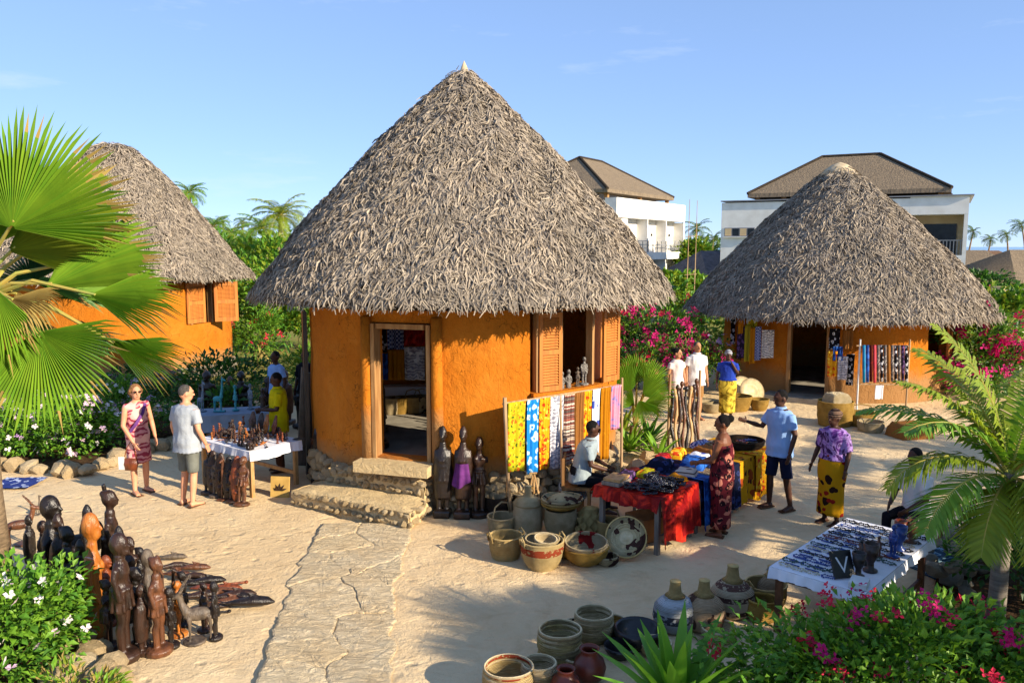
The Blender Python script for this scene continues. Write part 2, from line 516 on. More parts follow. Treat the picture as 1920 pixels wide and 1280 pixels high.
# flagstone path from the steps down to the front edge
path = root('path', 'rough limestone path leading to the hut steps', None); tag(path, kind='structure')
pb = MB()
pv = []
for a, b in zip(PATH_L, PATH_R): pv += [(a.x + .06, a.y, .004), (b.x - .06, b.y, .004)]
pb.add(pv, [(2 * i, 2 * i + 2, 2 * i + 3, 2 * i + 1) for i in range(len(PATH_L) - 1)])
m_joint = mat('sandy_joint', C('#b89a70'), C('#94774e'), 6, .95, .05, .8, 30, .02)
pb.build('path_bed', m_joint, path)
@spec_mat('flagstone')
def m_flag(t):
    t.rough(.93, .12)
    v = t.co(); oi = t.new('ShaderNodeObjectInfo').outputs['Random']
    f, _ = t.noise(v, 2.5, 6, .65, .5); g, _ = t.noise(v, 14, 6, .7)
    c = t.ramp(oi, [(0, C('#d6c19b')), (.35, C('#decba8')), (.7, C('#cfbfa0')), (1, C('#e4d2ae'))])
    c = t.mix(t.ramp(f, [(.35, (0, 0, 0)), (.7, (.8, .8, .8))]), c, C('#cdb288'))
    c = t.mix(t.ramp(g, [(.5, (0, 0, 0)), (.8, (.5, .5, .5))]), c, C('#dccaa4'))
    t.col(c)
    vs = t.co((1.0, 1.9, 1.0), rot=(0, 0, .5)); a, _ = t.noise(vs, 5.5, 7, .66, 1.4); t.bump(a, 1.0, .09)
def clip(poly, p, n):
    out = []
    for i in range(len(poly)):
        a, b = poly[i], poly[(i + 1) % len(poly)]
        da, db = (a - p).dot(n), (b - p).dot(n)
        if da <= 0: out.append(a)
        if da * db < 0: out.append(a + (b - a) * (da / (da - db)))
    return out
def voronoi(w, h, seeds):
    cells = []
    for i, s in enumerate(seeds):
        poly = [Vector((0, 0)), Vector((w, 0)), Vector((w, h)), Vector((0, h))]
        for j, q in enumerate(seeds):
            if i != j and (q - s).length < 3:
                poly = clip(poly, (s + q) / 2, (q - s).normalized())
                if len(poly) < 3: break
        cells.append(poly)
    return cells
rv = random.Random(3)
W_, H_ = 1.35, 6.6
seeds = []
for j in range(9):
    for i in range(2):
        seeds.append(Vector(((i + .5 + rv.uniform(-.45, .45)) * W_ / 2, (j + .5 + rv.uniform(-.48, .48)) * H_ / 9)))
y_top, y_bot = PATH_L[0].y, 4.6
for cell in voronoi(W_, H_, seeds):
    if len(cell) < 3: continue
    c0 = sum(cell, Vector((0, 0))) / len(cell)
    # rough outline: subdivide edges and jitter, shrink a little for the joint
    out = []
    for a, b in zip(cell, cell[1:] + cell[:1]):
        n = max(1, int((b - a).length / .05))
        for k in range(n):
            q = a + (b - a) * (k / n)
            wob = Vector((nz(q.x * 3.1, q.y * 3.1, 5), nz(q.x * 3.1, q.y * 3.1, 8))) * .10 + Vector((nz(q.x * 11, q.y * 11, 5), nz(q.x * 11, q.y * 11, 8))) * .03
            q = q + (c0 - q).normalized() * rv.uniform(.0, .005) + wob
            out.append(q)
    def mp(q):
        y = y_top + (y_bot - y_top) * (q.y / H_)
        y += .05 * math.sin(q.x * 4)
        xl, xr = poly_x(PATH_L, y), poly_x(PATH_R, y)
        return xl + (xr - xl) * (q.x / W_), min(y, y_top - .01)
    h0 = rv.uniform(.018, .034); tx, ty = rv.uniform(-.012, .012), rv.uniform(-.012, .012)
    m = MB()
    k = len(out)
    top, low, mid = [], [], []
    cx, cy = mp(c0)
    for q in out:
        x, y = mp(q)
        e = h0 + (x - cx) * tx + (y - cy) * ty
        low.append((x, y, -.02)); mid.append((x, y, e - .008 + rv.uniform(-.004, .003)))
        top.append((x + (cx - x) * .07, y + (cy - y) * .07, e + rv.uniform(-.003, .004)))
    m.add(low + mid + top + [(cx, cy, h0 + .006)],
          [(i, (i + 1) % k, k + (i + 1) % k, k + i) for i in range(k)] + [(k + i, k + (i + 1) % k, 2 * k + (i + 1) % k, 2 * k + i) for i in range(k)] +
          [(2 * k + i, 2 * k + (i + 1) % k, 3 * k) for i in range(k)])
    m.build('flagstone', m_flag, path)

# ------------------------------------------------------------------ stones
STONES = []
for k in range(9):
    rs = random.Random(50 + k)
    bm = bmesh.new(); bmesh.ops.create_icosphere(bm, subdivisions=2, radius=.5)
    planes = [(Vector((rs.uniform(-1, 1), rs.uniform(-1, 1), rs.uniform(-1, 1))).normalized(), rs.uniform(.27, .40)) for _ in range(8)]
    for v in bm.verts:
        for n, d in planes:
            e = v.co.dot(n) - d
            if e > 0: v.co -= n * e
        v.co *= 1 + .05 * mnoise.noise(v.co * 4 + Vector((k * 7, 0, 0)))
    me = bpy.data.meshes.new('stone'); bm.to_mesh(me); bm.free()
    me.materials.append(m_stone); me.polygons.foreach_set('use_smooth', [False] * len(me.polygons))
    STONES.append(me)
STONES_G = []
for me in STONES:
    q = me.copy(); q.materials[0] = m_stone_grey; STONES_G.append(q)
def stone(parent, loc, size, r=rnd, grey=False):
    return obj('stone', r.choice(STONES_G if grey else STONES), parent, loc, (r.uniform(-.3, .3), r.uniform(-.3, .3), r.uniform(0, 6.3)), size)

# ------------------------------------------------------------------ thatch
def prof_at(prof, s):
    for (s0, r0, z0), (s1, r1, z1) in zip(prof, prof[1:]):
        if s <= s1:
            t = (s - s0) / (s1 - s0)
            return r0 + (r1 - r0) * t, z0 + (z1 - z0) * t, Vector((r1 - r0, 0, z1 - z0)).normalized()
    return prof[-1][1], prof[-1][2], Vector((prof[-1][1] - prof[-2][1], 0, prof[-1][2] - prof[-2][2])).normalized()
import numpy as np
def thatch(prof_rz, n, seed, L=(.15, .30), Wd=(.02, .045), lift=(.02, .07), wild=.5):
    """prof_rz: (r,z) from apex to eave. Returns MB of narrow curling leaf strips lying on the cone."""
    g = np.random.default_rng(seed)
    pr = np.array(prof_rz); sl = np.concatenate([[0], np.cumsum(np.hypot(np.diff(pr[:, 0]), np.diff(pr[:, 1])))])
    S = sl[-1]; ss = np.linspace(0.02, S, 400); w = np.interp(ss, sl, pr[:, 0]) + .06; w = w / w.sum()
    s = ss[g.choice(400, n, p=w)] + g.uniform(-.5, .5, n) * S / 400
    s = np.clip(s, .01, S)
    ph = g.uniform(0, 2 * np.pi, n)
    # strips come in bundles that share a lay
    ph += .02 * g.normal(size=n)
    rr, z = np.interp(s, sl, pr[:, 0]), np.interp(s, sl, pr[:, 1])
    e = .02; dr = np.interp(s + e, sl, pr[:, 0]) - np.interp(s - e, sl, pr[:, 0]); dzz = np.interp(s + e, sl, pr[:, 1]) - np.interp(s - e, sl, pr[:, 1])
    k = np.hypot(dr, dzz) + 1e-9; dr /= k; dzz /= k
    c, sn = np.cos(ph), np.sin(ph); o = np.zeros(n)
    d = np.stack([dr * c, dr * sn, dzz], 1); t = np.stack([-sn, c, o], 1); nr = np.cross(t, d); nr *= np.sign(nr[:, 2:3] + 1e-9)
    A = lambda x: x[:, None]
    sag = .015 + .03 * np.sin(ph * 5 + 1.3 * s + seed) * np.sin(s * 2.3 + ph * 2) + .025 * np.sin(ph * 17 + s * 5)
    course = .022 * ((s * 4.6 + .35 * np.sin(ph * 9) + .2 * np.sin(ph * 31)) % 1.0)
    p = np.stack([rr * c, rr * sn, z], 1) + nr * A(g.uniform(-.012, .03, n) + sag + course)
    lay = wild * .8 * np.sin(ph * 23 + s * 7 + seed) * np.sin(s * 11 + ph * 9) 
    a = g.normal(0, wild * .75, n) + lay
    dd = d * A(np.cos(a)) + t * A(np.sin(a)); tt = t * A(np.cos(a)) - d * A(np.sin(a))
    roll = g.normal(0, .6, n); tw = tt * A(np.cos(roll)) + nr * A(np.sin(roll))
    l, wd, lf, bd = g.uniform(*L, n), g.uniform(*Wd, n), g.uniform(*lift, n), g.normal(0, .35, n)
    tip = g.uniform(-.2, 1.0, n)
    rows = []
    for q, hh, ww in ((0, 0, .4), (.5, 1.0, .55), (1.0, None, .25)):
        up = lf * hh if hh is not None else lf * tip
        m = p + dd * A(l * q) + nr * A(up) + tt * A(bd * l * q * q)
        rows += [m - tw * A(wd * ww), m + tw * A(wd * ww)]
    V = np.stack(rows, 1).reshape(-1, 3)
    b = (np.arange(n) * 6)[:, None]
    F = np.concatenate([b + np.array([[2 * i, 2 * i + 1, 2 * i + 3, 2 * i + 2]]) for i in range(2)], 1).reshape(-1, 4)
    mb = MB(); mb.v = V.tolist(); mb.f = [tuple(x) for x in F.tolist()]; mb.m = [0] * len(mb.f)
    return mb

def hut(name, label, cx, cy, Rw, Re, z_eave, z_apex, z_wall0, z_wall1, openings, prof, n_flaps, seed, floor_z, finial=True, flap=1.0):
    """round hut: wall ring with real openings, thatched cone. openings: (phi0, phi1, z0, z1) degrees"""
    h = root(name, label, 'hut', (cx, cy, 0))
    T = .26
    ph = sorted(set([i * 3.75 - 180 for i in range(96)] + [x for o in openings for x in o[:2]]))
    ph = [p for k, p in enumerate(ph) if not any(abs(p - x) < 1.3 and p not in o[:2] for o in openings for x in o[:2])]
    zs = [z_wall0]
    while zs[-1] + .3 < z_wall1: zs.append(zs[-1] + .27)
    zs = sorted(set([z for z in zs if not any(abs(z - x) < .1 for o in openings for x in o[2:])] + [x for o in openings for x in o[2:] if z_wall0 < x < z_wall1] + [z_wall0, z_wall1]))
    mb = MB(); n, m = len(ph), len(zs)
    def pt(i, j, rr, dis):
        a = R(ph[i % n]); z = zs[j]
        k = rr + (dis * (.03 * nz(a * 3, z * 1.4, seed) + .014 * nz(a * 9, z * 4, seed + 3)) if dis else 0)
        if dis and z > z_wall0 + .01: k -= .012 * (z - z_wall0)
        return (k * math.cos(a), k * math.sin(a), z)
    vs = [pt(i, j, Rw, 1) for j in range(m) for i in range(n)] + [pt(i, j, Rw - T, 0) for j in range(m) for i in range(n)]
    N = n * m
    def is_open(i, j):
        a0, a1 = ph[i], ph[(i + 1) % n] if i + 1 < n else ph[0] + 360
        ac, zc = (a0 + a1) / 2, (zs[j] + zs[j + 1]) / 2
        return any(o[0] < ac < o[1] and o[2] < zc < o[3] for o in openings)
    fs = []
    for j in range(m - 1):
        for i in range(n):
            k = (i + 1) % n
            a, b, c, d = j * n + i, j * n + k, (j + 1) * n + k, (j + 1) * n + i
            if is_open(i, j): continue
            fs += [(a, b, c, d), (N + b, N + a, N + d, N + c)]
            if is_open((i - 1) % n, j): fs.append((a, d, N + d, N + a))
            if is_open(k, j): fs.append((b, N + b, N + c, c))
            if j > 0 and is_open(i, j - 1): fs.append((a, N + a, N + b, b))
            if j < m - 2 and is_open(i, j + 1): fs.append((d, c, N + c, N + d))
    for i in range(n):
        k = (i + 1) % n
        fs.append(((m - 1) * n + i, (m - 1) * n + k, N + (m - 1) * n + k, N + (m - 1) * n + i))
    mb.add(vs, fs)
    wall = mb.build('wall', m_plaster, h, smooth=False)
    # floor
    MB().lathe([(0, floor_z - .05), (Rw - T - .004, floor_z - .05), (Rw - T - .004, floor_z), (0, floor_z)], 48).build('floor', m_concrete, h)
    # roof: core cone, flaps, finial
    inner = [(r_ - .03 if r_ > .1 else r_, z_ - .06) for r_, z_ in prof]
    under = [(prof[-1][0] - .05, prof[-1][1] - .10), (Rw - .05, prof[-1][1] + (prof[-1][0] - Rw) * .55 - .06), (.1, z_apex - .5)]
    roof = MB().lathe([(0.0, prof[0][1] - .02)] + inner + under + [(0, z_apex - .45)], 72).build('roof', m_thatch_core, h, smooth=True)
    th = thatch(prof, n_flaps, seed, L=(.10 * flap, .25 * flap), Wd=(.009 * flap, .025 * flap), lift=(.002 * flap, .042 * flap))
    r = random.Random(seed + 5)
    for q in range(int(2600 * (Re / 3.5))):      # ragged eave
        a = r.random() * 2 * math.pi
        d = Vector((math.cos(a), math.sin(a), 0)); t = Vector((-d.y, d.x, 0))
        p = d * (Re + r.uniform(-.12, .02)) + Vector((0, 0, prof[-1][1] + r.uniform(-.06, .08)))
        l = r.uniform(.03, .11); w = r.uniform(.006, .016); dn = (d * r.uniform(.05, .55) + Vector((0, 0, -1)) + t * r.gauss(0, .4)).normalized()
        e = p + dn * l
        th.add([p - t * w, p + t * w, e + t * w * .5, e - t * w * .5], [(0, 1, 2, 3)])
    th.build('thatch', m_thatch, roof, kind='stuff')
    if finial:
        MB().lathe([(.30, -.22), (.20, -.12), (.13, 0), (.085, .12), (.045, .24), (0, .34)], 14, (0.02, 0, z_apex - .32), wob=.05).build('finial', mat('cap_plaster', C('#c3b294'), C('#a8987c'), 8, .9, .1, .5, 30, .01), roof, smooth=True)
    return h
def hut_frame(cx, cy, phi, rr, z):
    """matrix at the wall: X along the wall to the right seen from outside, Y into the hut, Z up"""
    a = R(phi); n = Vector((math.cos(a), math.sin(a), 0)); y = -n; x = Vector((0, 0, 1)).cross(n)
    M = Matrix(((x.x, y.x, 0, cx + n.x * rr), (x.y, y.y, 0, cy + n.y * rr), (0, 0, 1, z), (0, 0, 0, 1)))
    return M
def local_frame(phi, rr, z): return hut_frame(0, 0, phi, rr, z)

def shutter(parent, M, w, h, name='shutter', slats=22, openang=0.0, hinge=-1):
    """louvred shutter: frame rails and slats; M has X to the right, Z up, origin bottom centre"""
    o = bpy.data.objects.new(name, None); col.objects.link(o); o.parent = parent
    Mh = M @ Matrix.Translation((hinge * w / 2, 0, 0)) @ Matrix.Rotation(openang, 4, 'Z') @ Matrix.Translation((-hinge * w / 2, 0, 0))
    o.matrix_local = Mh
    fr = MB(); st = w * .14
    for sx in (-1, 1): fr.box((sx * (w / 2 - st / 2), 0, h / 2), (st, .04, h))
    for z0, hh in ((st * .7, st * 1.4), (h * .5, st * 1.3), (h - st * .6, st * 1.2)): fr.box((0, 0, z0), (w - 2 * st, .036, hh))
    fr.build('shutter_frame', m_shutter, o)
    sl = MB().box((0, 0, 0), (w - 2 * st + .01, .008, .042), M=Matrix.Rotation(R(-38), 4, 'X')).mesh('slat', m_shutter)
    for half in (0, 1):
        z0, z1 = (st * 1.5, h * .5 - st * .75) if half == 0 else (h * .5 + st * .75, h - st * 1.3)
        n = slats // 2
        for k in range(n): obj('slat', sl, o, (0, 0, z0 + (k + .5) * (z1 - z0) / n))
    return o

# ------------------------------------------------------------------ the large central hut
MCX, MCY = -.83, 13.93
M_PROF = [(.05, 6.78), (.22, 6.62), (.62, 6.27), (1.60, 5.30), (2.78, 4.02), (3.30, 3.34), (3.46, 3.10)]
main = hut('round_hut', 'large round ochre hut with tall grey thatched cone and open doorway above stone steps', MCX, MCY, 2.66, 3.46, 3.08, 6.95, .5, 3.2,
           [(-117.5, -97, .76, 2.76), (-65.5, -19, 1.68, 2.9)], M_PROF, 95000, 11, .72)
DOOR = -107.2
Md = local_frame(DOOR, 2.62, .74)
df = bpy.data.objects.new('door_frame', None); col.objects.link(df); df.parent = main; df.matrix_local = Md
dw = 2 * 2.66 * math.sin(R(20.5 / 2))
for sx in (-1, 1): MB().box((sx * (dw / 2 - .035), .05, 1.0), (.06, .2, 2.0)).build('jamb', m_frame, df)
MB().box((0, .05, 1.965), (dw - .19, .2, .075)).build('lintel', m_frame, df)
MB().box((-.06, -.10, -.075), (dw + .22, .46, .15)).build('sill', m_step, df)
# rounded plaster edges beside the door
for sx, nm in ((-1, 'pilaster'), (1, 'pilaster')):
    MB().tube([(sx * (dw / 2 + .09), .0, -.02), (sx * (dw / 2 + .085), -.01, .9), (sx * (dw / 2 + .08), .0, 2.1)], [(.09, .10), (.085, .09), (.08, .09)], 10).build(nm, m_plaster, df, smooth=True)
# stone plinth
plinth = bpy.data.objects.new('plinth', None); col.objects.link(plinth); plinth.parent = main
MB().lathe([(2.62, -.05), (2.66, .52), (2.40, .53), (2.40, -.05)], 64).build('mortar', mat('mortar', C('#8b7658'), C('#6d5a42'), 8, .95, .05, .8, 30, .02), plinth)
rp = random.Random(21)
for a in range(-158, 6):
    phi = a * 1.0
    if -120 < phi < -94: continue
    if int(a) % 4: continue
    for row in range(4):
        p = phi + (2 if row % 2 else 0) + rp.uniform(-.8, .8)
        stone(plinth, (2.69 * math.cos(R(p)), 2.69 * math.sin(R(p)), .07 + row * .14 + rp.uniform(-.02, .02)), (rp.uniform(.16, .32), rp.uniform(.16, .3), rp.uniform(.13, .25)), rp)
# window with shutters
win = bpy.data.objects.new('window', None); col.objects.link(win); win.parent = main
wf = MB()
for phi in (-62.8, -54.0, -38.0):
    M = local_frame(phi, 2.60, 1.7)
    MB().box((0, 0, .6), (.06, .12, 1.2), M=Matrix.Identity(4)).build('window_post', m_frame, win).matrix_local = M
sl = MB()
for i in range(24):
    a0, a1 = -65.3 + i * 46.0 / 24, -65.3 + (i + 1) * 46.0 / 24
    q = []
    for a in (a0, a1):
        for rr in (2.36, 2.74):
            for z in (1.665, 1.715): q.append((rr * math.cos(R(a)), rr * math.sin(R(a)), z))
    sl.add(q, [(0, 2, 6, 4), (1, 5, 7, 3), (2, 3, 7, 6), (0, 4, 5, 1)] + ([(0, 1, 3, 2)] if i == 0 else []) + ([(4, 6, 7, 5)] if i == 23 else []))
sl.build('window_sill', m_plaster, win)
shutter(main, local_frame(-58.4, 2.665, 1.72), .40, 1.16, openang=0)
shutter(main, local_frame(-29.5, 2.72, 1.72), .44, 1.18, openang=R(-12), hinge=-1)
# far window jamb panels closing the right part of the opening
MB().box((0, .05, .6), (.55, .05, 1.19)).build('window_panel', m_shutter, win).matrix_local = local_frame(-25.5, 2.52, 1.7)
# dark wooden board and post at the left edge of the wall
for phi, w in ((-166, .16), (-159.5, .12)):
    MB().box((0, 0, 1.4), (w, .07, 2.8)).build('wall_post', w_ebony, main).matrix_local = local_frame(phi, 2.74, .0)
# two rough stone steps
def step(label, pts, z1, seed, h):
    s = root('stone_step', label, 'step')
    r = random.Random(seed)
    cx = sum(p[0] for p in pts) / 4; cy = sum(p[1] for p in pts) / 4
    a, b, c, d = [Vector((p[0], p[1], 0)) for p in pts]         # front left, front right, back right, back left
    mb = MB()
    def top(u, v):
        p = a.lerp(b, u).lerp(d.lerp(c, u), v)
        e = min(u, 1 - u, v) ; z = z1 + .02 * nz(p.x * 3, p.y * 3, seed) + .015 * nz(p.x * 9, p.y * 9, seed) - .035 * max(0, 1 - e * 9)
        return (p.x + .02 * nz(p.y * 6, seed, 1), p.y + .02 * nz(p.x * 6, seed, 2), z)
    mb.grid(top, 26, 10)
    for q0, q1, nn in ((a, b, 26), (b, c, 10), (d, a, 10)):
        def side(u, v, q0=q0, q1=q1):
            p = q0.lerp(q1, u); nrm = Vector(((q1 - q0).y, -(q1 - q0).x, 0)).normalized()
            k = .045 * nz(p.x * 5 + p.y * 5, v * 3, seed + 1) + .03 * nz(p.x * 12, v * 8 + p.y * 9, seed)
            return (p.x + nrm.x * k, p.y + nrm.y * k, (z1 - .03) * (1 - v) - .04 * v)
        mb.grid(side, nn, 6)
    mb.build('step_block', m_step, s, smooth=True)
    for q0, q1 in ((a, b), (b, c)):
        L = (q1 - q0).length; n = max(2, int(L / .105))
        nrm = Vector(((q1 - q0).y, -(q1 - q0).x, 0)).normalized()
        rows = max(2, int(h / .085))
        for i in range(n):
            for j in range(rows):
                p = q0.lerp(q1, (i + .5 + r.uniform(-.3, .3) + (.5 if j % 2 else 0)) / (n + .5)) + nrm * r.uniform(-.02, .018)
                z = z1 - h + (j + .45) * h / rows + r.uniform(-.015, .015)
                stone(s, (p.x, p.y, z), (r.uniform(.10, .18), r.uniform(.08, .13), r.uniform(.07, .12)), r)
    return s
lo = [G(549, 948)[:2], G(768, 994)[:2]]
step('lower of the two rough limestone steps, wide and pale, in front of the doorway', [lo[0], lo[1], (-1.20, 11.20), (-2.96, 12.05)], .27, 31, .25)
step('upper of the two rough limestone steps, just below the door sill', [(-2.80, 11.86), (-1.26, 11.10), (-1.10, 11.52), (-2.52, 12.28)], .52, 32, .25)

# ------------------------------------------------------------------ the smaller hut further back
RCX, RCY, RRW, RRE = 8.99, 22.25, 2.94, 3.96
R_PROF = [(.05, 6.0), (.3, 5.86), (.75, 5.5), (1.8, 4.55), (3.0, 3.35), (3.72, 2.5), (3.96, 2.14)]
rhut = hut('round_hut', 'squat round hut with dark doorway and low grey thatch, in front of the white hotel', RCX, RCY, RRW, RRE, 2.1, 6.15, .0, 2.5,
           [(-132.5, -112.5, .1, 2.05), (-62, -35, .95, 2.1), (-171, -162, .8, 2.05)], R_PROF, 82000, 12, .1, finial=False, flap=1.15)
MB().lathe([(.52, -.2), (.36, -.02), (.2, .1), (0, .17)], 18, (0, 0, 5.97), wob=.05).build('cap', _M['cap_plaster'], [c for c in rhut.children if c.name.startswith('roof')][0], smooth=True)
df2 = bpy.data.objects.new('door_frame', None); col.objects.link(df2); df2.parent = rhut; df2.matrix_local = local_frame(-122.5, 2.9, .1)
dw2 = 2 * 2.94 * math.sin(R(10))
for sx in (-1, 1): MB().box((sx * (dw2 / 2 - .04), .05, .98), (.08, .2, 1.95)).build('jamb', m_frame, df2)
MB().box((0, -.22, -.05), (dw2 + .9, .75, .18)).build('sill', m_concrete, df2)
shutter(rhut, local_frame(-41, 2.97, .98), .42, 1.1, slats=18)
shutter(rhut, local_frame(-31, 3.08, .98), .42, 1.1, slats=18, openang=R(25), hinge=-1)

# ------------------------------------------------------------------ the hut behind the fan palm
LCX, LCY, LRW, LRE = -11.92, 24.22, 3.16, 3.78
L_PROF = [(.05, 6.85), (.5, 6.7), (1.0, 6.3), (1.75, 5.5), (2.7, 4.35), (3.4, 3.45), (3.78, 2.98)]
lhut = hut('round_hut', 'round orange hut behind the fan palm, with wooden window shutters', LCX, LCY, LRW, LRE, 2.98, 6.95, .38, 3.25,
           [(-32, -6, 1.63, 2.85)], L_PROF, 66000, 13, .35, finial=False, flap=1.15)
shutter(lhut, local_frame(-26.0, 3.17, 1.66), .66, 1.16, slats=20)
shutter(lhut, local_frame(-10.5, 3.32, 1.66), .66, 1.16, slats=20, openang=R(-55), hinge=-1)
for phi in (-29, -14): MB().box((0, 0, .6), (.07, .14, 1.2)).build('window_post', m_frame, lhut).matrix_local = local_frame(phi, 3.1, 1.63)
plinth2 = bpy.data.objects.new('plinth', None); col.objects.link(plinth2); plinth2.parent = lhut
MB().lathe([(3.2, -.05), (3.2, .4), (2.9, .4), (2.9, -.05)], 64).build('mortar', _M['mortar'], plinth2)
for a in range(-110, 12, 4):
    for row in range(3):
        p = a + (2 if row % 2 else 0) + rp.uniform(-.8, .8)
        stone(plinth2, (3.24 * math.cos(R(p)), 3.24 * math.sin(R(p)), .08 + row * .14), (rp.uniform(.17, .26), rp.uniform(.17, .26), rp.uniform(.14, .2)), rp, True)

# ------------------------------------------------------------------ white hotel blocks with hipped thatch
m_rail = mat('balcony_rail', C('#8d8f92'), C('#77797c'), 4, .5, .4)
m_cream = mat('cream_render', C('#d9bf93'), C('#cdb187'), 1.5, .85, .1)
m_shade = mat('grey_trim', C('#8f9094'), C('#808186'), 2, .8, .2)
def hip_roof(parent, a, ux, uy, w, d, z0, h, ridge0, ridge1, over=.0):
    """a: front-left corner; ux, uy unit axes; ridge runs along ux from ridge0 to ridge1 (fractions)"""
    def p(s, t, z): q = a + ux * (s * w) + uy * (t * d); return (q.x, q.y, z)
    def ip(q, k): return q
    mb = MB()
    n = 10
    c = [p(0, 0, z0), p(1, 0, z0), p(1, 1, z0), p(0, 1, z0)]
    r0, r1 = p(ridge0, .5, z0 + h), p(ridge1, .5, z0 + h)
    lo_ = [(x, y, z - .28) for x, y, z in c]
    mb.add(c + [r0, r1] + lo_, [(0, 1, 5, 4), (1, 2, 5), (2, 3, 4, 5), (3, 0, 4), (0, 6, 7, 1), (1, 7, 8, 2), (2, 8, 9, 3), (3, 9, 6, 0), (9, 8, 7, 6)])
    o = mb.build('roof', m_thatch_far, parent)
    for q, e in ((c[0], r0), (c[1], r1), (c[2], r1), (c[3], r0), (r0, r1)):
        MB().tube([q, e], .13, 6).build('roof_ridge', m_thatch_core, o)
    return o
def hotel(name, label, a, b, depth, top, floors, body_z0=-.2):
    """a, b: facade ends on the ground, left to right as seen; floors list of dicts with openings along the facade"""
    h = root(name, label, 'building')
    ux = (b - a).normalized(); w = (b - a).length; uy = Vector((-ux.y, ux.x, 0))
    if uy.y < 0: uy = -uy
    M = Matrix(((ux.x, uy.x, 0, a.x), (ux.y, uy.y, 0, a.y), (0, 0, 1, 0), (0, 0, 0, 1)))
    return h, ux, uy, w, M
def put(mb, name, m, parent, M, **k):
    o = mb.build(name, m, parent, **k); o.matrix_local = M; return o

# hotel block to the left: sunlit balconies
ha = P(1155, 462, 62.0); hb = P(1283, 462, 74.4); ha.z = hb.z = 0
hotA, ux, uy, w, M = hotel('hotel', 'white hotel block with sunlit balconies, behind the large hut roof', ha, hb, 9, 7.58, None)
top = 7.6
# solid body behind the balconies, with parapet and side wall
D0 = 1.0
put(MB().box((w / 2, D0 + 4.5, top / 2 - .1), (w, 9, top - .2)), 'wall', m_white, hotA, M)
put(MB().box((w / 2, D0 / 2 - .003, top - .75), (w + .004, D0 + .002, 1.5)), 'parapet', m_white, hotA, M)
put(MB().box((1.05, D0 / 2, (top - 1.5) / 2 - .1), (2.1, D0, top - 1.5)), 'pier', m_white, hotA, M)
put(MB().box((w - .15, D0 / 2, (top - 1.5) / 2 - .1), (.3, D0, top - 1.5)), 'pier', m_white, hotA, M)
bays = [2.1 + (w - .3 - 2.1) * k / 3 for k in range(4)]
for z0 in (3.35, .5):
    put(MB().box(((2.1 + w - .3) / 2, D0 / 2 - .06, z0 - .3), (w - 2.4, D0 + .1, .6)), 'balcony_slab', m_white, hotA, M)
for k in range(1, 3):
    put(MB().box((bays[k], D0 / 2 + .02, (top - 1.5 + .5) / 2), (.14, D0 - .04, top - 2.0)), 'partition', m_white, hotA, M)
for fl, z0 in enumerate((3.35, .5)):
    for k in range(3):
        x0, x1 = bays[k], bays[k + 1]; wd = x1 - x0
        dr = bpy.data.objects.new('window', None); col.objects.link(dr); dr.parent = hotA; dr.matrix_local = M
        put(MB().box((x0 + wd * .30, D0 - .05, z0 + 1.05), (wd * .5, .09, 2.1)), 'frame', m_white, dr, Matrix())
        for s in (0, 1): put(MB().box((x0 + wd * (.18 + .24 * s), D0 - .11, z0 + 1.03), (wd * .2, .03, 1.94)), 'pane', m_glass, dr, Matrix())
        rl = bpy.data.objects.new('railing', None); col.objects.link(rl); rl.parent = hotA; rl.matrix_local = M
        for zz in (.35, .65, .95): put(MB().box(((x0 + x1) / 2, .0, z0 + zz), (wd - .16, .05, .05)), 'rail', m_rail, rl, Matrix())
        for q in range(5): put(MB().box((x0 + .12 + (wd - .24) * q / 4, .0, z0 + .48), (.05, .05, .96)), 'baluster', m_rail, rl, Matrix())
        put(MB().box((x0 + wd * .72, D0 - .08, z0 + 1.5), (.14, .12, .22)), 'wall_lamp', m_metal, hotA, M)
rA = ha + uy * (-.6) + ux * (-.4)
rf = hip_roof(hotA, ha + uy * .5 + ux * -.6, ux, uy, w - 1.0, 9.5, 8.25, 3.0, .32, .62)
for s, t in ((.3, 1.0), (w * .45, 1.0), (w - 2.0, 1.0), (.3, 9), (w - 2.0, 9)):
    put(MB().box((s, t, 7.85), (.28, .28, .9)), 'roof_post', m_frame, hotA, M)
put(MB().box((w / 2 - .7, 5.2, 7.75), (w - 3.2, 6.5, .6)), 'roof_room', m_shade, hotA, M)

# hotel block to the right: facade nearly edge-on to the sun
ha = P(1351, 462, 57.3); hb = P(1812, 462, 50.0); ha.z = hb.z = 0
hotB, ux, uy, w, M = hotel('hotel', 'white hotel block with strip windows and hipped thatch, behind the squat hut', ha, hb, 10, 7.0, None)
top = 7.0
x_b0, x_b1, zb0, zb1 = w * .785, w - .22, 3.3, 5.85
put(MB().box((x_b0 / 2, 5, top / 2 - .1), (x_b0, 10, top + .2 - .2)), 'wall', m_white, hotB, M)
put(MB().box(((x_b0 + w) / 2, 5 - .002, (top + zb1) / 2), (w - x_b0, 10, top - zb1)), 'parapet', m_white, hotB, M)
put(MB().box(((x_b0 + w) / 2, 5 - .002, zb0 / 2 - .1), (w - x_b0, 10, zb0 + .2)), 'balcony_slab', m_white, hotB, M)
put(MB().box((w - .11, 5, (zb0 + zb1) / 2), (.22, 9.99, zb1 - zb0)), 'pier', m_white, hotB, M)
put(MB().box(((x_b0 + w - .22) / 2, 6, (zb0 + zb1) / 2), (w - .22 - x_b0, 8, zb1 - zb0)), 'balcony_back', m_cream, hotB, M)
put(MB().box((w * .9, 1.95, zb0 + 1.0), (1.9, .08, 2.0)), 'pane', m_glass, hotB, M)
put(MB().box((w * .8, 1.95, zb0 + 1.15), (.55, .08, 1.5)), 'pane', m_cream, hotB, M)
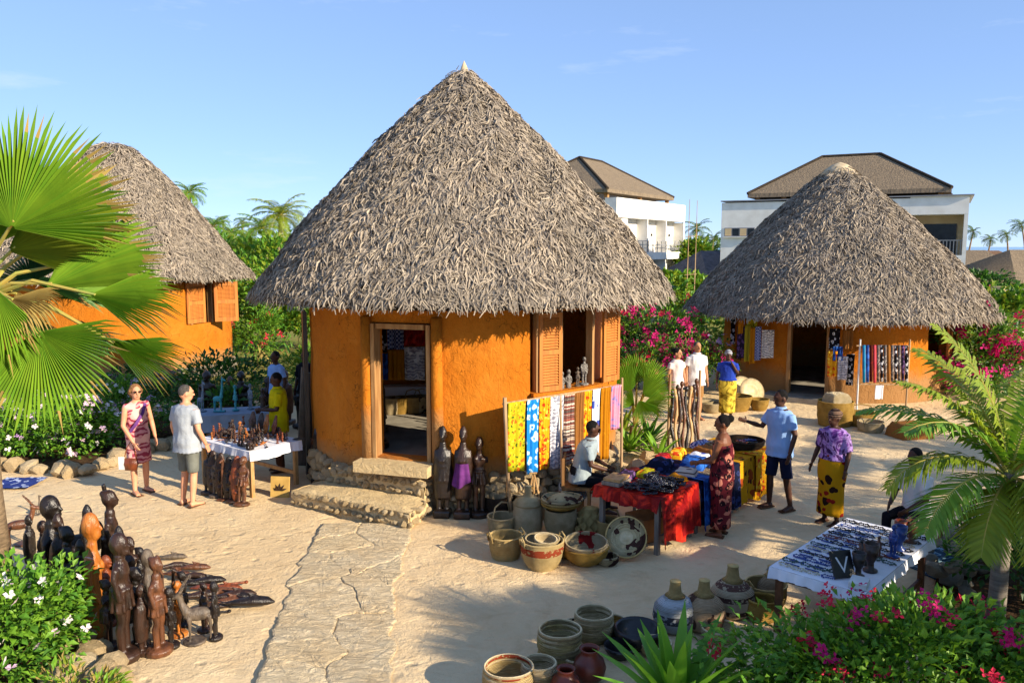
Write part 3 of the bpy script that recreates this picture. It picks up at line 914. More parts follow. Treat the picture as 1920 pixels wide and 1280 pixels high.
for q in range(16): put(MB().box((x_b0 + .08 + (w - .4 - x_b0) * q / 15, .06, zb0 + .45), (.05, .05, .9)), 'baluster', m_rail, hotB, M)
put(MB().box(((x_b0 + w - .22) / 2, .06, zb0 + .93), (w - .22 - x_b0, .07, .06)), 'rail', m_rail, hotB, M)
put(MB().box((w / 2 + .1, 4.96, top + .02), (w + .3, 10.2, .08)), 'coping', m_shade, hotB, M)
for x0, x1 in ((.25, 2.35), (2.75, 4.85), (5.25, 7.3)):
    wi = bpy.data.objects.new('window', None); col.objects.link(wi); wi.parent = hotB; wi.matrix_local = M
    put(MB().box(((x0 + x1) / 2, .0, 4.85), (x1 - x0, .06, .62)), 'frame', m_shade, wi, Matrix())
    for s in range(4):
        put(MB().box((x0 + (s + .5) * (x1 - x0) / 4, -.03, 4.85), ((x1 - x0) / 4 - .08, .03, .5)), 'pane', m_glass if s % 2 else m_cream, wi, Matrix())
    put(MB().box(((x0 + x1) / 2, -.06, 4.5), (x1 - x0 + .12, .2, .07)), 'sill', m_white, wi, Matrix())
hip_roof(hotB, ha + uy * .8 + ux * 1.6, ux, uy, w - 2.6, 8.6, 7.55, 2.75, .34, .64)
for s, t in ((2.2, 1.4), (4.0, 1.4), (w - 1.6, 1.4), (w - 1.6, 8.6), (2.2, 8.6), (w * .5, 1.4)):
    put(MB().box((s, t, 7.25), (.3, .3, .5)), 'roof_post', m_frame, hotB, M)
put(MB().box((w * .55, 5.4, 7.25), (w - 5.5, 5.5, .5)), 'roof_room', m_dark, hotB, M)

# small houses with brown hipped roofs near the shore
def small_house(label, c, w, d, hw, hr, rz, mroof):
    h = root('small_house', label, 'house', c, rz)
    MB().box((0, 0, hw / 2), (w * .86, d * .82, hw)).build('wall', m_cream, h)
    for sx in (-.25, .2): MB().box((sx * w, -d * .41, hw * .5), (w * .14, .06, hw * .5)).build('window', m_glass, h)
    rr = MB(); c4 = [(-w / 2, -d / 2, hw), (w / 2, -d / 2, hw), (w / 2, d / 2, hw), (-w / 2, d / 2, hw)]
    rr.add(c4 + [(-w * .18, 0, hw + hr), (w * .18, 0, hw + hr)] + [(x, y, z - .2) for x, y, z in c4], [(0, 1, 5, 4), (1, 2, 5), (2, 3, 4, 5), (3, 0, 4), (0, 6, 7, 1), (1, 7, 8, 2), (2, 8, 9, 3), (3, 9, 6, 0), (9, 8, 7, 6)])
    rr.build('roof', mroof, h)
    return h
m_brownroof = mat('brown_thatch', C('#7d6350'), C('#5c4a3e'), 6, .95, .05, .8, 20, .05)
m_greyroof = mat('grey_roof', C('#5f6068'), C('#4a4b52'), 3, .85, .1, .3, 10, .02)
for lb, u, Y, w_, d_, hw_, hr_, rz_, mr in (
        ('low house with dull brown hipped roof, beside the right edge of the picture', 1930, 60, 9.5, 8, 1.5, 2.1, .2, m_thatch_far),
        ('small dark brown hipped roof beneath the row of thin palms', 1850, 88, 8, 7, 1.6, 1.8, .1, m_brownroof),
        ('low thatched house touching the corner of the white hotel', 1812, 76, 9, 8, 1.4, 2.1, -.3, m_thatch_far),
        ('dark grey roof between the two white hotel blocks', 1333, 66, 6, 6, 1.6, 1.9, .5, m_greyroof)):
    p = P(u, 462, Y); small_house(lb, (p.x, p.y, 0), w_, d_, hw_, hr_, rz_, mr)
# boundary walls
def yard_wall(label, a, b, h, th=.25, m=m_white, post=True):
    a, b = Vector((a[0], a[1], 0)), Vector((b[0], b[1], 0)); d = b - a
    o = root('boundary_wall', label, 'wall', (a + b) / 2, math.atan2(d.y, d.x))
    MB().box((0, 0, h / 2 - .05), (d.length, th, h + .1)).build('wall_face', m, o)
    MB().box((0, 0, h + .04), (d.length + .1, th + .12, .08)).build('coping', m_shade, o)
    if post: MB().box((-d.length / 2 - .2, 0, h / 2 + .08), (.4, .42, h + .36)).build('post', m_cream, o)
    return o
m_paleyard = mat('pale_yard_wall', C('#cfc5b4'), C('#bcb09c'), 2, .9, .1, .4, 12, .01)
yard_wall('pale boundary wall with a cream post, right of the squat hut roof', P(1882, 462, 34)[:2], P(2080, 462, 40)[:2], 1.9, m=m_paleyard)
yard_wall('grey boundary wall below the balconies of the white hotel', P(1225, 462, 40)[:2], P(1335, 462, 42)[:2], 1.75, m=m_concrete, post=False)
# tall thin scaffold of poles between the hotels
sc = root('pole_scaffold', 'tall thin scaffold of bare poles standing between the two hotels', 'scaffold', P(1297, 462, 38)[:2] + (0,) if False else (P(1297, 462, 38).x, 38, 0))
for dx, ht in ((-.2, 6.05), (.16, 6.0)): MB().tube([(dx, 0, 0), (dx + .03, 0, ht * .5), (dx + .05, 0, ht)], [.03, .022, .012], 6).build('pole', m_pole, sc)
for z in (.9, 1.7, 2.5, 4.3): MB().tube([(-.3, 0, z), (.28, 0, z + .05)], .018, 6).build('rung', m_pole, sc)
# ------------------------------------------------------------------ plants
def fan_leaf(parent, hub, tip, normal, base, mat_, spread=150, seed=0, fuse=.55, nseg=44, droop=.18, dry_tip=.0):
    """fan palm leaf: pleated blade of fused segments that part towards their tips, and its stalk from the crown"""
    r = random.Random(seed)
    hub, tip, base = Vector(hub), Vector(tip), Vector(base)
    L = (tip - hub).length; ax = (tip - hub).normalized()
    nrm = Vector(normal); nrm = (nrm - ax * nrm.dot(ax)).normalized(); sd = ax.cross(nrm)
    o = bpy.data.objects.new('fan_leaf', None); col.objects.link(o); o.parent = parent
    mb = MB(); S = R(spread)
    def pt(rr, a, off):
        k = rr / L
        q = hub + (ax * math.cos(a) + sd * math.sin(a)) * rr
        q += nrm * (off - .10 * L * (a / S * 2) ** 2 * k + .03 * L * math.sin(a * 3 + seed) * k)
        q.z -= droop * L * max(0, k - .45) ** 2 * 1.6
        return q
    da = S / nseg
    for i in range(nseg):
        a0 = -S / 2 + i * da; a1 = a0 + da; am = (a0 + a1) / 2
        ed = abs(am) / (S / 2)
        Lr = L * (1 - .22 * ed ** 2) * r.uniform(.88, 1.05)
        rf = fuse * Lr * r.uniform(.86, 1.1)
        pl = .026 * L
        rows = []
        for rr in (.02 * L, .3 * L, rf):
            rows.append((pt(rr, a0, -pl * rr / L * 1.4), pt(rr, am, pl * rr / L * 1.4), pt(rr, a1, -pl * rr / L * 1.4)))
        jit = r.gauss(0, .25) * da
        w2 = da * .33
        rt = rf + (Lr - rf) * .55
        rows.append((pt(rt, am - w2 + jit * .4, -pl * .4), pt(rt, am + jit * .4, pl * .8), pt(rt, am + w2 + jit * .4, -pl * .4)))
        e = pt(Lr, am + jit, 0); e.z -= r.uniform(0, .05) * L
        vs = [q for row in rows for q in row] + [e]
        fs = []
        for k in range(3):
            b = k * 3
            fs += [(b, b + 1, b + 4, b + 3), (b + 1, b + 2, b + 5, b + 4)]
        fs += [(9, 10, 12), (10, 11, 12)]
        mb.add(vs, fs, 0)
        if r.random() < .35: mb.m[-2:] = [1, 1]
    mb.build('blade', [mat_, l_dry], o)
    mid = (base + hub) / 2 + Vector((0, 0, .12 * (hub - base).length))
    MB().tube([base, mid, hub + ax * L * .06], [.03, .022, .014], 6).build('stalk', mat('leaf_stalk', C('#b59a4a'), C('#8f9a4a'), 5, .6), o)
    return o

def leaflets(mb, pts, n, ll, width, r, hang=.5, mi=0, stiff=.0, both=True):
    """pairs of narrow leaflets along a curved rachis"""
    k = len(pts)
    for i in range(n):
        t = (i + .5) / n
        f = t * (k - 1); a = min(int(f), k - 2); p = pts[a].lerp(pts[a + 1], f - a); d = (pts[a + 1] - pts[a]).normalized()
        sd = d.cross(Vector((0, 0, 1)))
        sd = sd.normalized() if sd.length > 1e-4 else Vector((1, 0, 0))
        upv = sd.cross(d)
        env = math.sin(math.pi * (t * .86 + .1)) ** .7
        for s in (-1, 1):
            l = ll * env * r.uniform(.8, 1.1)
            dr = (sd * s * (.8 + stiff) + d * .55 + upv * r.uniform(.05, .3)).normalized()
            m = p + dr * l * .5 + Vector((0, 0, -hang * l * .16))
            e = p + dr * l * .93 + Vector((0, 0, -hang * l * r.uniform(.5, .8))) 
            wv = d * width * .5
            mb.add([p - wv * .5, p + wv * .5, m + wv, m - wv, e], [(0, 1, 2, 3), (3, 2, 4)], mi)
def frond(parent, base, azim, elev, length, mat_, seed, n=34, ll=.5, width=.035, bend=1.0, hang=.5, name='frond', stiff=0.0, rad=.02):
    r = random.Random(seed)
    base = Vector(base); pts = [base.copy()]; e = elev; seg = 10
    for i in range(seg):
        e -= bend / seg * (.6 + i * .08)
        pts.append(pts[-1] + Vector((math.cos(azim) * math.cos(e), math.sin(azim) * math.cos(e), math.sin(e))) * (length / seg))
    mb = MB()
    leaflets(mb, pts[1:], n, ll, width, r, hang, 0, stiff)
    mb.tube(pts, [rad * (1 - .85 * i / seg) for i in range(seg + 1)], 5, True, 1)
    return mb.build(name, [mat_, _M['leaf_stalk'] if 'leaf_stalk' in _M else mat('leaf_stalk', C('#b59a4a'), C('#8f9a4a'), 5, .6)], parent)
def coconut(label, x, y, h, fl, n, seed, mat_=None, lean=(0, 0), rtr=.13, wind=None, ll=None, group='coconut palms on the skyline', name='coconut_palm', nl=26, width=None):
    r = random.Random(seed); mat_ = mat_ or l_far
    t = root(name, label, 'palm tree', (x, y, 0), 0, group)
    pts = [Vector((lean[0] * (k / 8) ** 1.6, lean[1] * (k / 8) ** 1.6, h * k / 8)) for k in range(9)]
    MB().tube(pts, [rtr * (1.25 - .5 * k / 8) for k in range(9)], 8).build('trunk', m_bark, t, smooth=True)
    top = pts[-1]
    for i in range(n):
        a = 2 * math.pi * i / n * 1.0 + r.uniform(-.25, .25); lvl = (i * 7 % n) / n
        if wind is not None: a = wind + (a - math.pi) * .55 + math.pi * 0
        frond(t, top + Vector((0, 0, .1)), a, R(72 - 85 * lvl + r.uniform(-8, 8)), fl * r.uniform(.85, 1.1), mat_, seed * 100 + i, n=nl, ll=ll or fl * .28, width=width or fl * .028, bend=1.35 + .35 * lvl, hang=.75, rad=fl * .012)
    for i in range(5):
        a = r.uniform(0, 6.3)
        MB().ball(top + Vector((math.cos(a) * .2, math.sin(a) * .2, -.12)), .11, 8, 6).build('coconut', l_palm2, t, smooth=True)
    return t

def leaf_faces(mb, p, d, up, l, w, mi=0, fold=.25):
    """one pointed leaf, folded along its midrib"""
    d = d.normalized(); s = d.cross(up); s = s.normalized() if s.length > 1e-4 else Vector((1, 0, 0)); n = s.cross(d)
    b, m, e = p, p + d * l * .5 + n * l * .06, p + d * l - n * l * .05
    mb.add([b, m + s * w * .5 + n * w * fold, e, m - s * w * .5 + n * w * fold, m], [(0, 1, 4), (1, 2, 4), (2, 3, 4), (3, 0, 4)], mi)
def shrub(name, label, c, rad, n, mats, leaf=(.07, .13), wfac=.5, seed=1, flowers=None, cat='shrub', group=None, shape=None, stems=7, clump=.5, core=None, floor=.02):
    """bush of single leaves spread over uneven clumps, with stems and flower heads"""
    r = random.Random(seed)
    c = Vector(c); t = root(name, label, cat, (c.x, c.y, 0), 0, group)
    rx, ry, rz = rad
    zc = c.z
    # sub-clumps give an uneven outline
    cl = []
    for k in range(max(6, int(n / 130))):
        u, a = r.uniform(-.75, 1), r.uniform(0, 2 * math.pi); s = math.sqrt(max(0, 1 - u * u)); q = r.uniform(.45, .92)
        cl.append((Vector((rx * s * math.cos(a) * q, ry * s * math.sin(a) * q, zc + rz * u * q)), r.uniform(.25, .5)))
    mb = MB()
    for i in range(n):
        cc, cr = r.choice(cl)
        v = Vector((r.gauss(0, 1), r.gauss(0, 1), r.gauss(0, 1) * .9)).normalized() * (r.random() ** .4)
        p = cc + Vector((v.x * rx, v.y * ry, v.z * rz)) * cr
        if p.z < floor: p.z = floor + r.random() * .1
        out = (v * .8 + (p - Vector((0, 0, zc))).normalized() * .6 + Vector((r.gauss(0, .5), r.gauss(0, .5), .25 + r.gauss(0, .4))))
        l = r.uniform(*leaf)
        leaf_faces(mb, p, out, Vector((r.gauss(0, .4), r.gauss(0, .4), 1)), l, l * wfac, r.randrange(len(mats)))
    mb.build('foliage', list(mats), t, kind='stuff')
    sm = MB()
    for k in range(stems):
        q = r.choice(cl)[0]
        b0 = Vector((q.x * .25, q.y * .25, 0))
        MB().tube([b0, b0.lerp(q, .5) + Vector((0, 0, .1 * rz)), q], [.014, .01, .005], 5).build('stem', m_stem, t)
    if flowers:
        for (fm, num, fr_, per) in flowers:
            for k in range(num):
                cc, cr = r.choice(cl)
                v = Vector((r.gauss(0, 1), r.gauss(0, 1) - .5, abs(r.gauss(0, 1)) + .2)).normalized()
                p = cc + Vector((v.x * rx, v.y * ry, v.z * rz)) * cr * 1.02
                if p.z < .08: p.z = .08 + r.random() * .1
                fb = MB()
                for q in range(per):
                    pp = p + Vector((r.gauss(0, 1), r.gauss(0, 1), r.gauss(0, 1))) * fr_ * (.75 if per > 1 else 0)
                    ax = (v + Vector((r.gauss(0, .4), r.gauss(0, .4), r.gauss(0, .4)))).normalized()
                    s = ax.cross(Vector((0, 0, 1))); s = s.normalized() if s.length > .01 else Vector((1, 0, 0)); u2 = ax.cross(s)
                    npet = 5 if per <= 2 else 3
                    pr = fr_ * (1.0 if per <= 2 else .8)
                    for e in range(npet):
                        a = 2 * math.pi * e / npet + r.random()
                        dd = s * math.cos(a) + u2 * math.sin(a); ss = s * -math.sin(a) + u2 * math.cos(a)
                        fb.add([pp, pp + dd * pr * .6 + ss * pr * .36 + ax * pr * .25, pp + dd * pr + ax * pr * .2, pp + dd * pr * .6 - ss * pr * .36 + ax * pr * .25], [(0, 1, 2, 3)])
                fb.build('flower', fm, t, kind='stuff')
    return t
def border(name, label, pts, r0, seed, rows=1, size=(.22, .42), grey=False, h=.2, cat='rock border'):
    t = root(name, label, cat); r = random.Random(seed)
    pts = [Vector((p[0], p[1], 0)) for p in pts]
    for a, b in zip(pts, pts[1:]):
        n = max(1, int((b - a).length / r0))
        for i in range(n):
            for j in range(rows):
                p = a.lerp(b, (i + .5 + r.uniform(-.2, .2)) / n)
                s = r.uniform(*size)
                stone(t, (p.x + r.uniform(-.05, .05), p.y + r.uniform(-.05, .05), h * j + s * .2), (s * 1.1, s * .9, s * r.uniform(.6, .85)), r, grey)
    return t
def bed(label, pts, z=.03, m=None):
    t = MB(); n = len(pts); pts = [Vector((p[0], p[1], 0)) for p in pts]; c = sum(pts, Vector()) / n
    t.add([(p.x, p.y, z) for p in pts] + [(c.x, c.y, z + .05)], [(i, (i + 1) % n, n) for i in range(n)])
    o = t.build('soil', m or m_soil); tag(o, label, kind='structure'); return o

# ---- the big fan palm by the left edge
fp = root('fan_palm', 'tall fan palm with huge pleated leaves at the left edge of the yard', 'palm tree', (-5.74, 8.35, 0))
FP = Vector((-5.74, 8.35, 0))
trp = [Vector((0, 0, 0)), Vector((-.02, 0, 1.2)), Vector((.02, 0, 2.4)), Vector((.08, 0, 3.35))]
MB().tube(trp, [.26, .22, .19, .17], 12).build('trunk', m_bark, fp, smooth=True)
r_ = random.Random(5)
for k in range(10):       # old leaf bases
    a = r_.uniform(0, 6.28); z = 2.5 + k * .09
    MB().tube([Vector((.04 + .18 * math.cos(a), .18 * math.sin(a), z)), Vector((.05 + .32 * math.cos(a), .32 * math.sin(a), z + .3))], [(.07, .03), (.035, .015)], 6).build('leaf_base', l_dry if k % 2 else m_bark, fp)
crown = Vector((.16, 0, 3.3))
def fl(hub_uvY, tip_uvY, nrm, seed, m=l_fan, spread=150, **k):
    fan_leaf(fp, P(*hub_uvY) - FP, P(*tip_uvY) - FP, nrm, crown, m, spread, seed, **k)
fl((22, 428, 7.9), (95, 195, 8.15), (.15, -1, .25), 1, spread=175, nseg=54, droop=.05)
fl((15, 470, 8.3), (250, 350, 8.7), (.0, -.9, .6), 2, m=l_palm2, spread=110)
fl((85, 540, 8.1), (285, 400, 8.6), (-.2, -.9, .5), 3, spread=80)
fl((100, 500, 8.4), (268, 455, 8.9), (0, -.8, .7), 4, m=l_mid, spread=75)
fl((72, 622, 7.7), (120, 795, 7.35), (.1, -1, .35), 5, spread=165, nseg=54, droop=.05)
fl((168, 552, 8.0), (348, 560, 8.1), (0, -.85, .55), 6, spread=75, nseg=30, droop=.28)
fl((205, 640, 8.1), (352, 690, 8.1), (0, -.85, .6), 7, spread=62, nseg=28, droop=.2)
fl((-40, 470, 8.6), (-90, 260, 8.9), (.2, -1, .2), 8, spread=150)
fl((-60, 560, 8.1), (-190, 640, 7.8), (-.3, -.9, .4), 9, spread=150)
fl((40, 520, 9.0), (180, 545, 9.9), (0, -.5, .8), 10, m=l_mid, spread=120)
fl((-20, 600, 8.9), (110, 600, 9.6), (.0, -.6, .8), 11, m=l_mid, spread=110)
fl((20, 560, 7.9), (95, 585, 7.6), (0, -.8, .6), 12, m=l_dry, spread=90, nseg=24, droop=.6)
fl((150, 600, 8.5), (190, 690, 8.5), (.2, -1, .1), 13, m=l_deep, spread=80, nseg=26, droop=.1)
fl((60, 470, 8.6), (215, 290, 9.1), (-.1, -1, .3), 14, m=l_palm2, spread=70, nseg=26)
fl((30, 545, 8.3), (60, 640, 8.0), (.1, -1, .2), 15, m=l_dry, spread=70, nseg=22, droop=.4)
fl((110, 560, 9.2), (225, 500, 9.9), (0, -.7, .7), 16, m=l_palm, spread=90, nseg=26)
fl((-10, 540, 7.7), (-60, 700, 7.4), (.1, -1, .3), 17, spread=120)
fl((60, 530, 8.8), (70, 440, 9.4), (.1, -1, .2), 18, m=l_deep, spread=120, nseg=30)

# ---- flower bushes and rock borders on the left
border('rock_border', 'row of pale limestone rocks in front of the pink and white flower bush', [(-9.8, 13.0), G(20, 880), G(150, 893), G(215, 868), G(310, 840)], .25, 41, size=(.28, .5))
bed('dark soil of the flower bed behind the left rock border', [(-10.5, 13.2), G(150, 880), G(230, 850), (-6.6, 17.5), (-11.5, 18)])
p = G(115, 850)
shrub('flower_bush', 'leafy bush with pale pink and white blossoms behind the row of rocks', (p.x - .1, p.y - .05, .5), (1.5, .75, .72), 6000, [l_bright, l_mid, l_bright], (.07, .13), .55, 61, [(f_white, 70, .055, 2), (f_pink, 60, .06, 2), (f_lilac, 20, .05, 4)], group='flowering bushes')
p = G(225, 815)
shrub('flower_bush', 'smaller bush with white blossoms beside the woman in the pink dress', (p.x - .05, p.y - .1, .5), (.85, .6, .66), 2800, [l_mid, l_bright], (.06, .12), .5, 62, [(f_white, 40, .05, 2), (f_lilac, 8, .05, 4)], group='flowering bushes')
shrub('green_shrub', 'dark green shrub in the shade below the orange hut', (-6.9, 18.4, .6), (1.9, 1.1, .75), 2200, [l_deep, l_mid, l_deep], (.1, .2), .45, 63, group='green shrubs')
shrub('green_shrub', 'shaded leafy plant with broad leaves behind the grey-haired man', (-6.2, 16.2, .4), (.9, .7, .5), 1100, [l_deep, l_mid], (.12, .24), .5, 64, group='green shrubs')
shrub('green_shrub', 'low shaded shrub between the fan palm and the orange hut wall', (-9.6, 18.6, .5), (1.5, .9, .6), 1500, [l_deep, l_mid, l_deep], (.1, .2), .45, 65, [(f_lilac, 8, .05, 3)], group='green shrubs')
# near left: periwinkle bush on a rock edge
rw = root('rock_border', 'rough white rock edging in the near left corner beside the carvings', 'rock border')
rr_ = random.Random(77)
for u, v, s in ((175, 1235, .30), (150, 1265, .36), (205, 1262, .3), (130, 1215, .28), (145, 1180, .25), (185, 1285, .34), (120, 1290, .36), (160, 1205, .2), (195, 1225, .2), (225, 1285, .26)):
    q = G(u, v); stone(rw, (q.x, q.y, s * .25), (s * 1.2, s, s * .9), rr_)
bed('soil of the near left flower bed', [G(150, 1180), G(175, 1250), (-3.5, 6.1), (-3.2, 4.9), (-6, 4.9), (-6, 8.6), G(60, 1110)], .04)
p = G(70, 1250)
shrub('periwinkle_bush', 'near periwinkle bush with glossy leaves and white flowers in the left corner', (p.x - .28, p.y - .1, .42), (.72, .85, .58), 4600, [l_bright, l_mid, l_bright], (.055, .115), .6, 66, [(f_white, 50, .05, 1), (f_pink, 34, .05, 1)], stems=10)
shrub('dry_plant', 'yellowing low plant with dry leaves below the periwinkle bush', (-3.62, 6.2, .16), (.5, .45, .2), 700, [l_dry, l_palm2, l_bright], (.06, .12), .3, 67)

# ---- beds behind and beside the central hut
coc = random.Random(9)
shrub('bougainvillea', 'big bougainvillea with magenta flowers between the two huts', (3.55, 21.2, 1.15), (1.75, 1.3, 1.05), 4200, [l_bright, l_mid, l_deep], (.09, .17), .55, 68, [(f_magenta, 62, .10, 11), (f_red, 22, .08, 8)], group='bougainvilleas')
shrub('bougainvillea', 'bougainvillea with purple and yellow leaves beside the squat hut wall', (4.75, 20.4, .9), (.9, .9, .9), 1700, [l_mid, l_palm2, l_deep], (.08, .15), .5, 69, [(f_magenta, 24, .09, 9), (f_lilac, 10, .08, 7)], group='bougainvilleas')
shrub('green_shrub', 'sunlit yellow-green shrub behind the bougainvillea and the grey wall', (4.7, 27.5, 1.4), (3.2, 1.6, 1.3), 3000, [l_bright, l_palm2, l_mid], (.14, .26), .5, 70, [(f_red, 10, .1, 6)], group='green shrubs')
# low fan palm by the hut window
lf = root('low_fan_palm', 'low fan palm with bright pleated leaves beside the hut window', 'palm tree', (2.35, 14.9, 0))
LF = Vector((2.35, 14.9, 0))
MB().tube([(0, 0, 0), (0, 0, .45)], [.14, .10], 8).build('trunk', m_bark, lf)
for k, (hub, tip, sp) in enumerate((((1195, 715, 14.9), (1185, 655, 15.2), 120), ((1212, 720, 14.8), (1238, 668, 15.0), 110), ((1205, 742, 14.6), (1262, 700, 14.6), 100),
                                    ((1182, 735, 14.7), (1160, 668, 14.9), 110), ((1208, 755, 14.4), (1262, 752, 14.2), 95), ((1190, 760, 14.4), (1165, 735, 14.2), 90), ((1198, 750, 14.3), (1225, 790, 13.9), 95))):
    fan_leaf(lf, P(*hub) - LF, P(*tip) - LF, (.1, -1, .5), (0, 0, .4), l_fan if k % 3 else l_bright, sp, 90 + k, nseg=26, droop=.12)
def rosette(name, label, c, n, L, w, m, seed, elev=(20, 80), cat='plant', group=None, bend=.35, scale_z=1.0):
    t = root(name, label, cat, c, 0, group); r = random.Random(seed)
    for i in range(n):
        a = i * 2.399 + r.uniform(-.2, .2); e = R(elev[1] - (elev[1] - elev[0]) * (i / n) ** .8 + r.uniform(-6, 6)); l = L * r.uniform(.8, 1.1)
        mb = MB(); d = Vector((math.cos(a), math.sin(a), 0)); s = Vector((-d.y, d.x, 0)); p = d * .03 + Vector((0, 0, .03)); ee = e
        rows = []
        for k in range(6):
            q = k / 5; ww = w * (.55 + 1.2 * q) * (1 - q) ** .55 if q < 1 else 0.0
            ww = w * [.55, .85, 1.0, .85, .5, .02][k]
            nn = Vector((-d.x * math.sin(ee), -d.y * math.sin(ee), math.cos(ee)))
            rows.append((p - s * ww * .5 + nn * ww * .22, p - nn * .0, p + s * ww * .5 + nn * ww * .22))
            p = p + (d * math.cos(ee) + Vector((0, 0, math.sin(ee)))) * (l / 5); ee -= bend / 5 * r.uniform(.6, 1.4)
        vs = [x for row in rows for x in row]; fs = []
        for k in range(5): fs += [(3 * k, 3 * k + 1, 3 * k + 4, 3 * k + 3), (3 * k + 1, 3 * k + 2, 3 * k + 5, 3 * k + 4)]
        mb.add(vs, fs); mb.build('leaf', m, t, smooth=True)
    return t
for k, (u, v, n, L, lb) in enumerate(((1180, 850, 22, .65, 'spiky rosette plant at the corner of the hut plinth'), (1215, 835, 24, .7, 'broad-leaved rosette plant below the low fan palm'), (1235, 862, 18, .55, 'small rosette plant beside the leaning carved staffs'), (1170, 815, 18, .6, 'yellowish rosette plant touching the hung cloths'))):
    p = G(u, v); rosette('rosette_plant', lb, (p.x, p.y, 0), n, L, .10, [l_bright, l_mid, l_bright, l_palm2][k], 120 + k, group='rosette plants by the hut')
border('rock_border', 'few pale rocks at the foot of the plants beside the central hut', [G(1170, 885), G(1205, 875), G(1250, 850)], .34, 44, size=(.28, .5))

# ---- between the left hut and the central hut
shrub('green_shrub', 'tall sunlit greenery between the orange hut and the central hut', (-7.6, 28.6, 1.9), (2.0, 1.5, 1.9), 3600, [l_bright, l_mid, l_palm2], (.16, .3), .5, 71, group='green shrubs')
shrub('green_shrub', 'bright green shrub beside the thatch of the orange hut', (-9.4, 31, 2.0), (2.2, 1.5, 2.0), 2600, [l_bright, l_palm2, l_mid], (.2, .34), .5, 72, group='green shrubs')
shrub('flower_bush', 'oleander bush with pink flowers beside the orange hut window', (-8.15, 25.6, 1.0), (1.0, .9, 1.0), 1800, [l_bright, l_mid], (.1, .2), .35, 73, [(f_red, 12, .09, 6)], group='flowering bushes')
shrub('green_shrub', 'grassy yellow-green bush against the left wall of the central hut', (-4.9, 20.6, .7), (1.3, 1.0, .8), 2000, [l_palm2, l_bright, l_mid], (.14, .3), .22, 74, group='green shrubs')
dp = root('dry_leaf_pile', 'heap of dry palm leaves and cut stalks beside the orange hut', 'leaf pile', (-6.9, 21.6, 0)); rd_ = random.Random(8)
for k in range(46):
    a = rd_.uniform(0, 6.28); q = Vector((rd_.uniform(-1.6, 1.2), rd_.uniform(-.6, .6), rd_.uniform(.05, .8)))
    mb = MB(); d = Vector((math.cos(a), math.sin(a) * .5, rd_.uniform(-.1, .7)))
    leaf_faces(mb, q, d, Vector((0, 0, 1)), rd_.uniform(.5, 1.1), rd_.uniform(.05, .12)); mb.build('dry_leaf', l_dry if k % 3 else m_pole, dp)

# ---- right side
p = G(1862, 1205)
rpalm = root('young_palm', 'short feather palm with grey ringed trunk in the right corner', 'palm tree', (p.x, p.y, 0)); RP = Vector((p.x, p.y, 0))
MB().tube([(0, 0, -.05), (.01, 0, .5), (.03, .02, 1.1), (.06, .04, 1.7)], [.095, .08, .075, .06], 14).build('trunk', m_bark_grey, rpalm, smooth=True)
rc = Vector((.06, .04, 1.65))
for k, (az, el, ln, m, bd) in enumerate(((182, 40, 1.35, l_palm2, 1.7), (196, 62, 1.5, l_palm, 1.5), (170, 70, 1.45, l_palm2, 1.1), (226, 6, 1.1, l_palm2, 1.5), (262, 22, 1.1, l_palm2, 2.4), (285, 18, 1.1, l_palm, 2.4), (150, 55, 1.55, l_palm, 1.3), (118, 74, 1.6, l_palm2, 1.0), (80, 52, 1.5, l_palm, 1.3), (50, 66, 1.6, l_palm2, 1.1), (20, 48, 1.5, l_palm, 1.4), (340, 58, 1.4, l_palm2, 1.5), (310, 35, 1.3, l_palm, 1.8), (206, 22, 1.35, l_palm, 1.5), (140, 84, 1.65, l_palm2, .8), (10, 80, 1.65, l_palm, .8), (265, 60, 1.2, l_palm2, 2.7))):
    frond(rpalm, rc, R(az), R(el), ln, m, 300 + k, n=52, ll=.40, width=.036, bend=bd, hang=.62, rad=.016)
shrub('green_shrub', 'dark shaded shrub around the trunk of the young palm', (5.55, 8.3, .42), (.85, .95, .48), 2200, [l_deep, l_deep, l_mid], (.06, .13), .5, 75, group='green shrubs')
bed('dark soil of the planted corner at the right', [(3.9, 6.0), (4.2, 7.5), (4.55, 8.25), (5.2, 9.3), (9, 10.5), (9, 5), (4, 5)], .035)
shrub('bougainvillea', 'large bougainvillea with crimson and magenta flowers in the near right corner', (3.12, 6.15, .40), (1.38, .6, .60), 8200, [l_bright, l_mid, l_bright], (.06, .115), .55, 76, [(f_red, 26, .055, 9), (f_magenta, 17, .06, 10)], group='bougainvilleas', stems=14)
rosette('agave', 'spiky agave with long green blades in the near foreground', (1.34, 6.1, 0), 30, .9, .125, l_agave, 131, (30, 86), bend=.3)
rosette('agave', 'small agave with narrow blades beside the near bougainvillea', (2.0, 5.75, 0), 16, .6, .10, l_agave, 132, (25, 80), bend=.3)
rosette('agave', 'drooping strap-leaved plant at the foot of the young palm', (4.62, 6.35, 0), 16, .55, .07, l_palm2, 133, (15, 70), bend=1.2)
# rubble bank behind the jewellery table
rb = root('rubble_bank', 'bank of grey rubble stones between the jewellery table and the young palm', 'rubble'); r8 = random.Random(88)
for k in range(70):
    t_ = r8.random(); a = G(1745, 1125).lerp(G(1830, 985), t_); q = a + Vector((r8.uniform(-.1, .5), r8.uniform(-.15, .3), 0)); s = r8.uniform(.12, .3)
    stone(rb, (q.x, q.y, r8.uniform(.02, .32)), (s * 1.2, s, s * .6), r8, True)
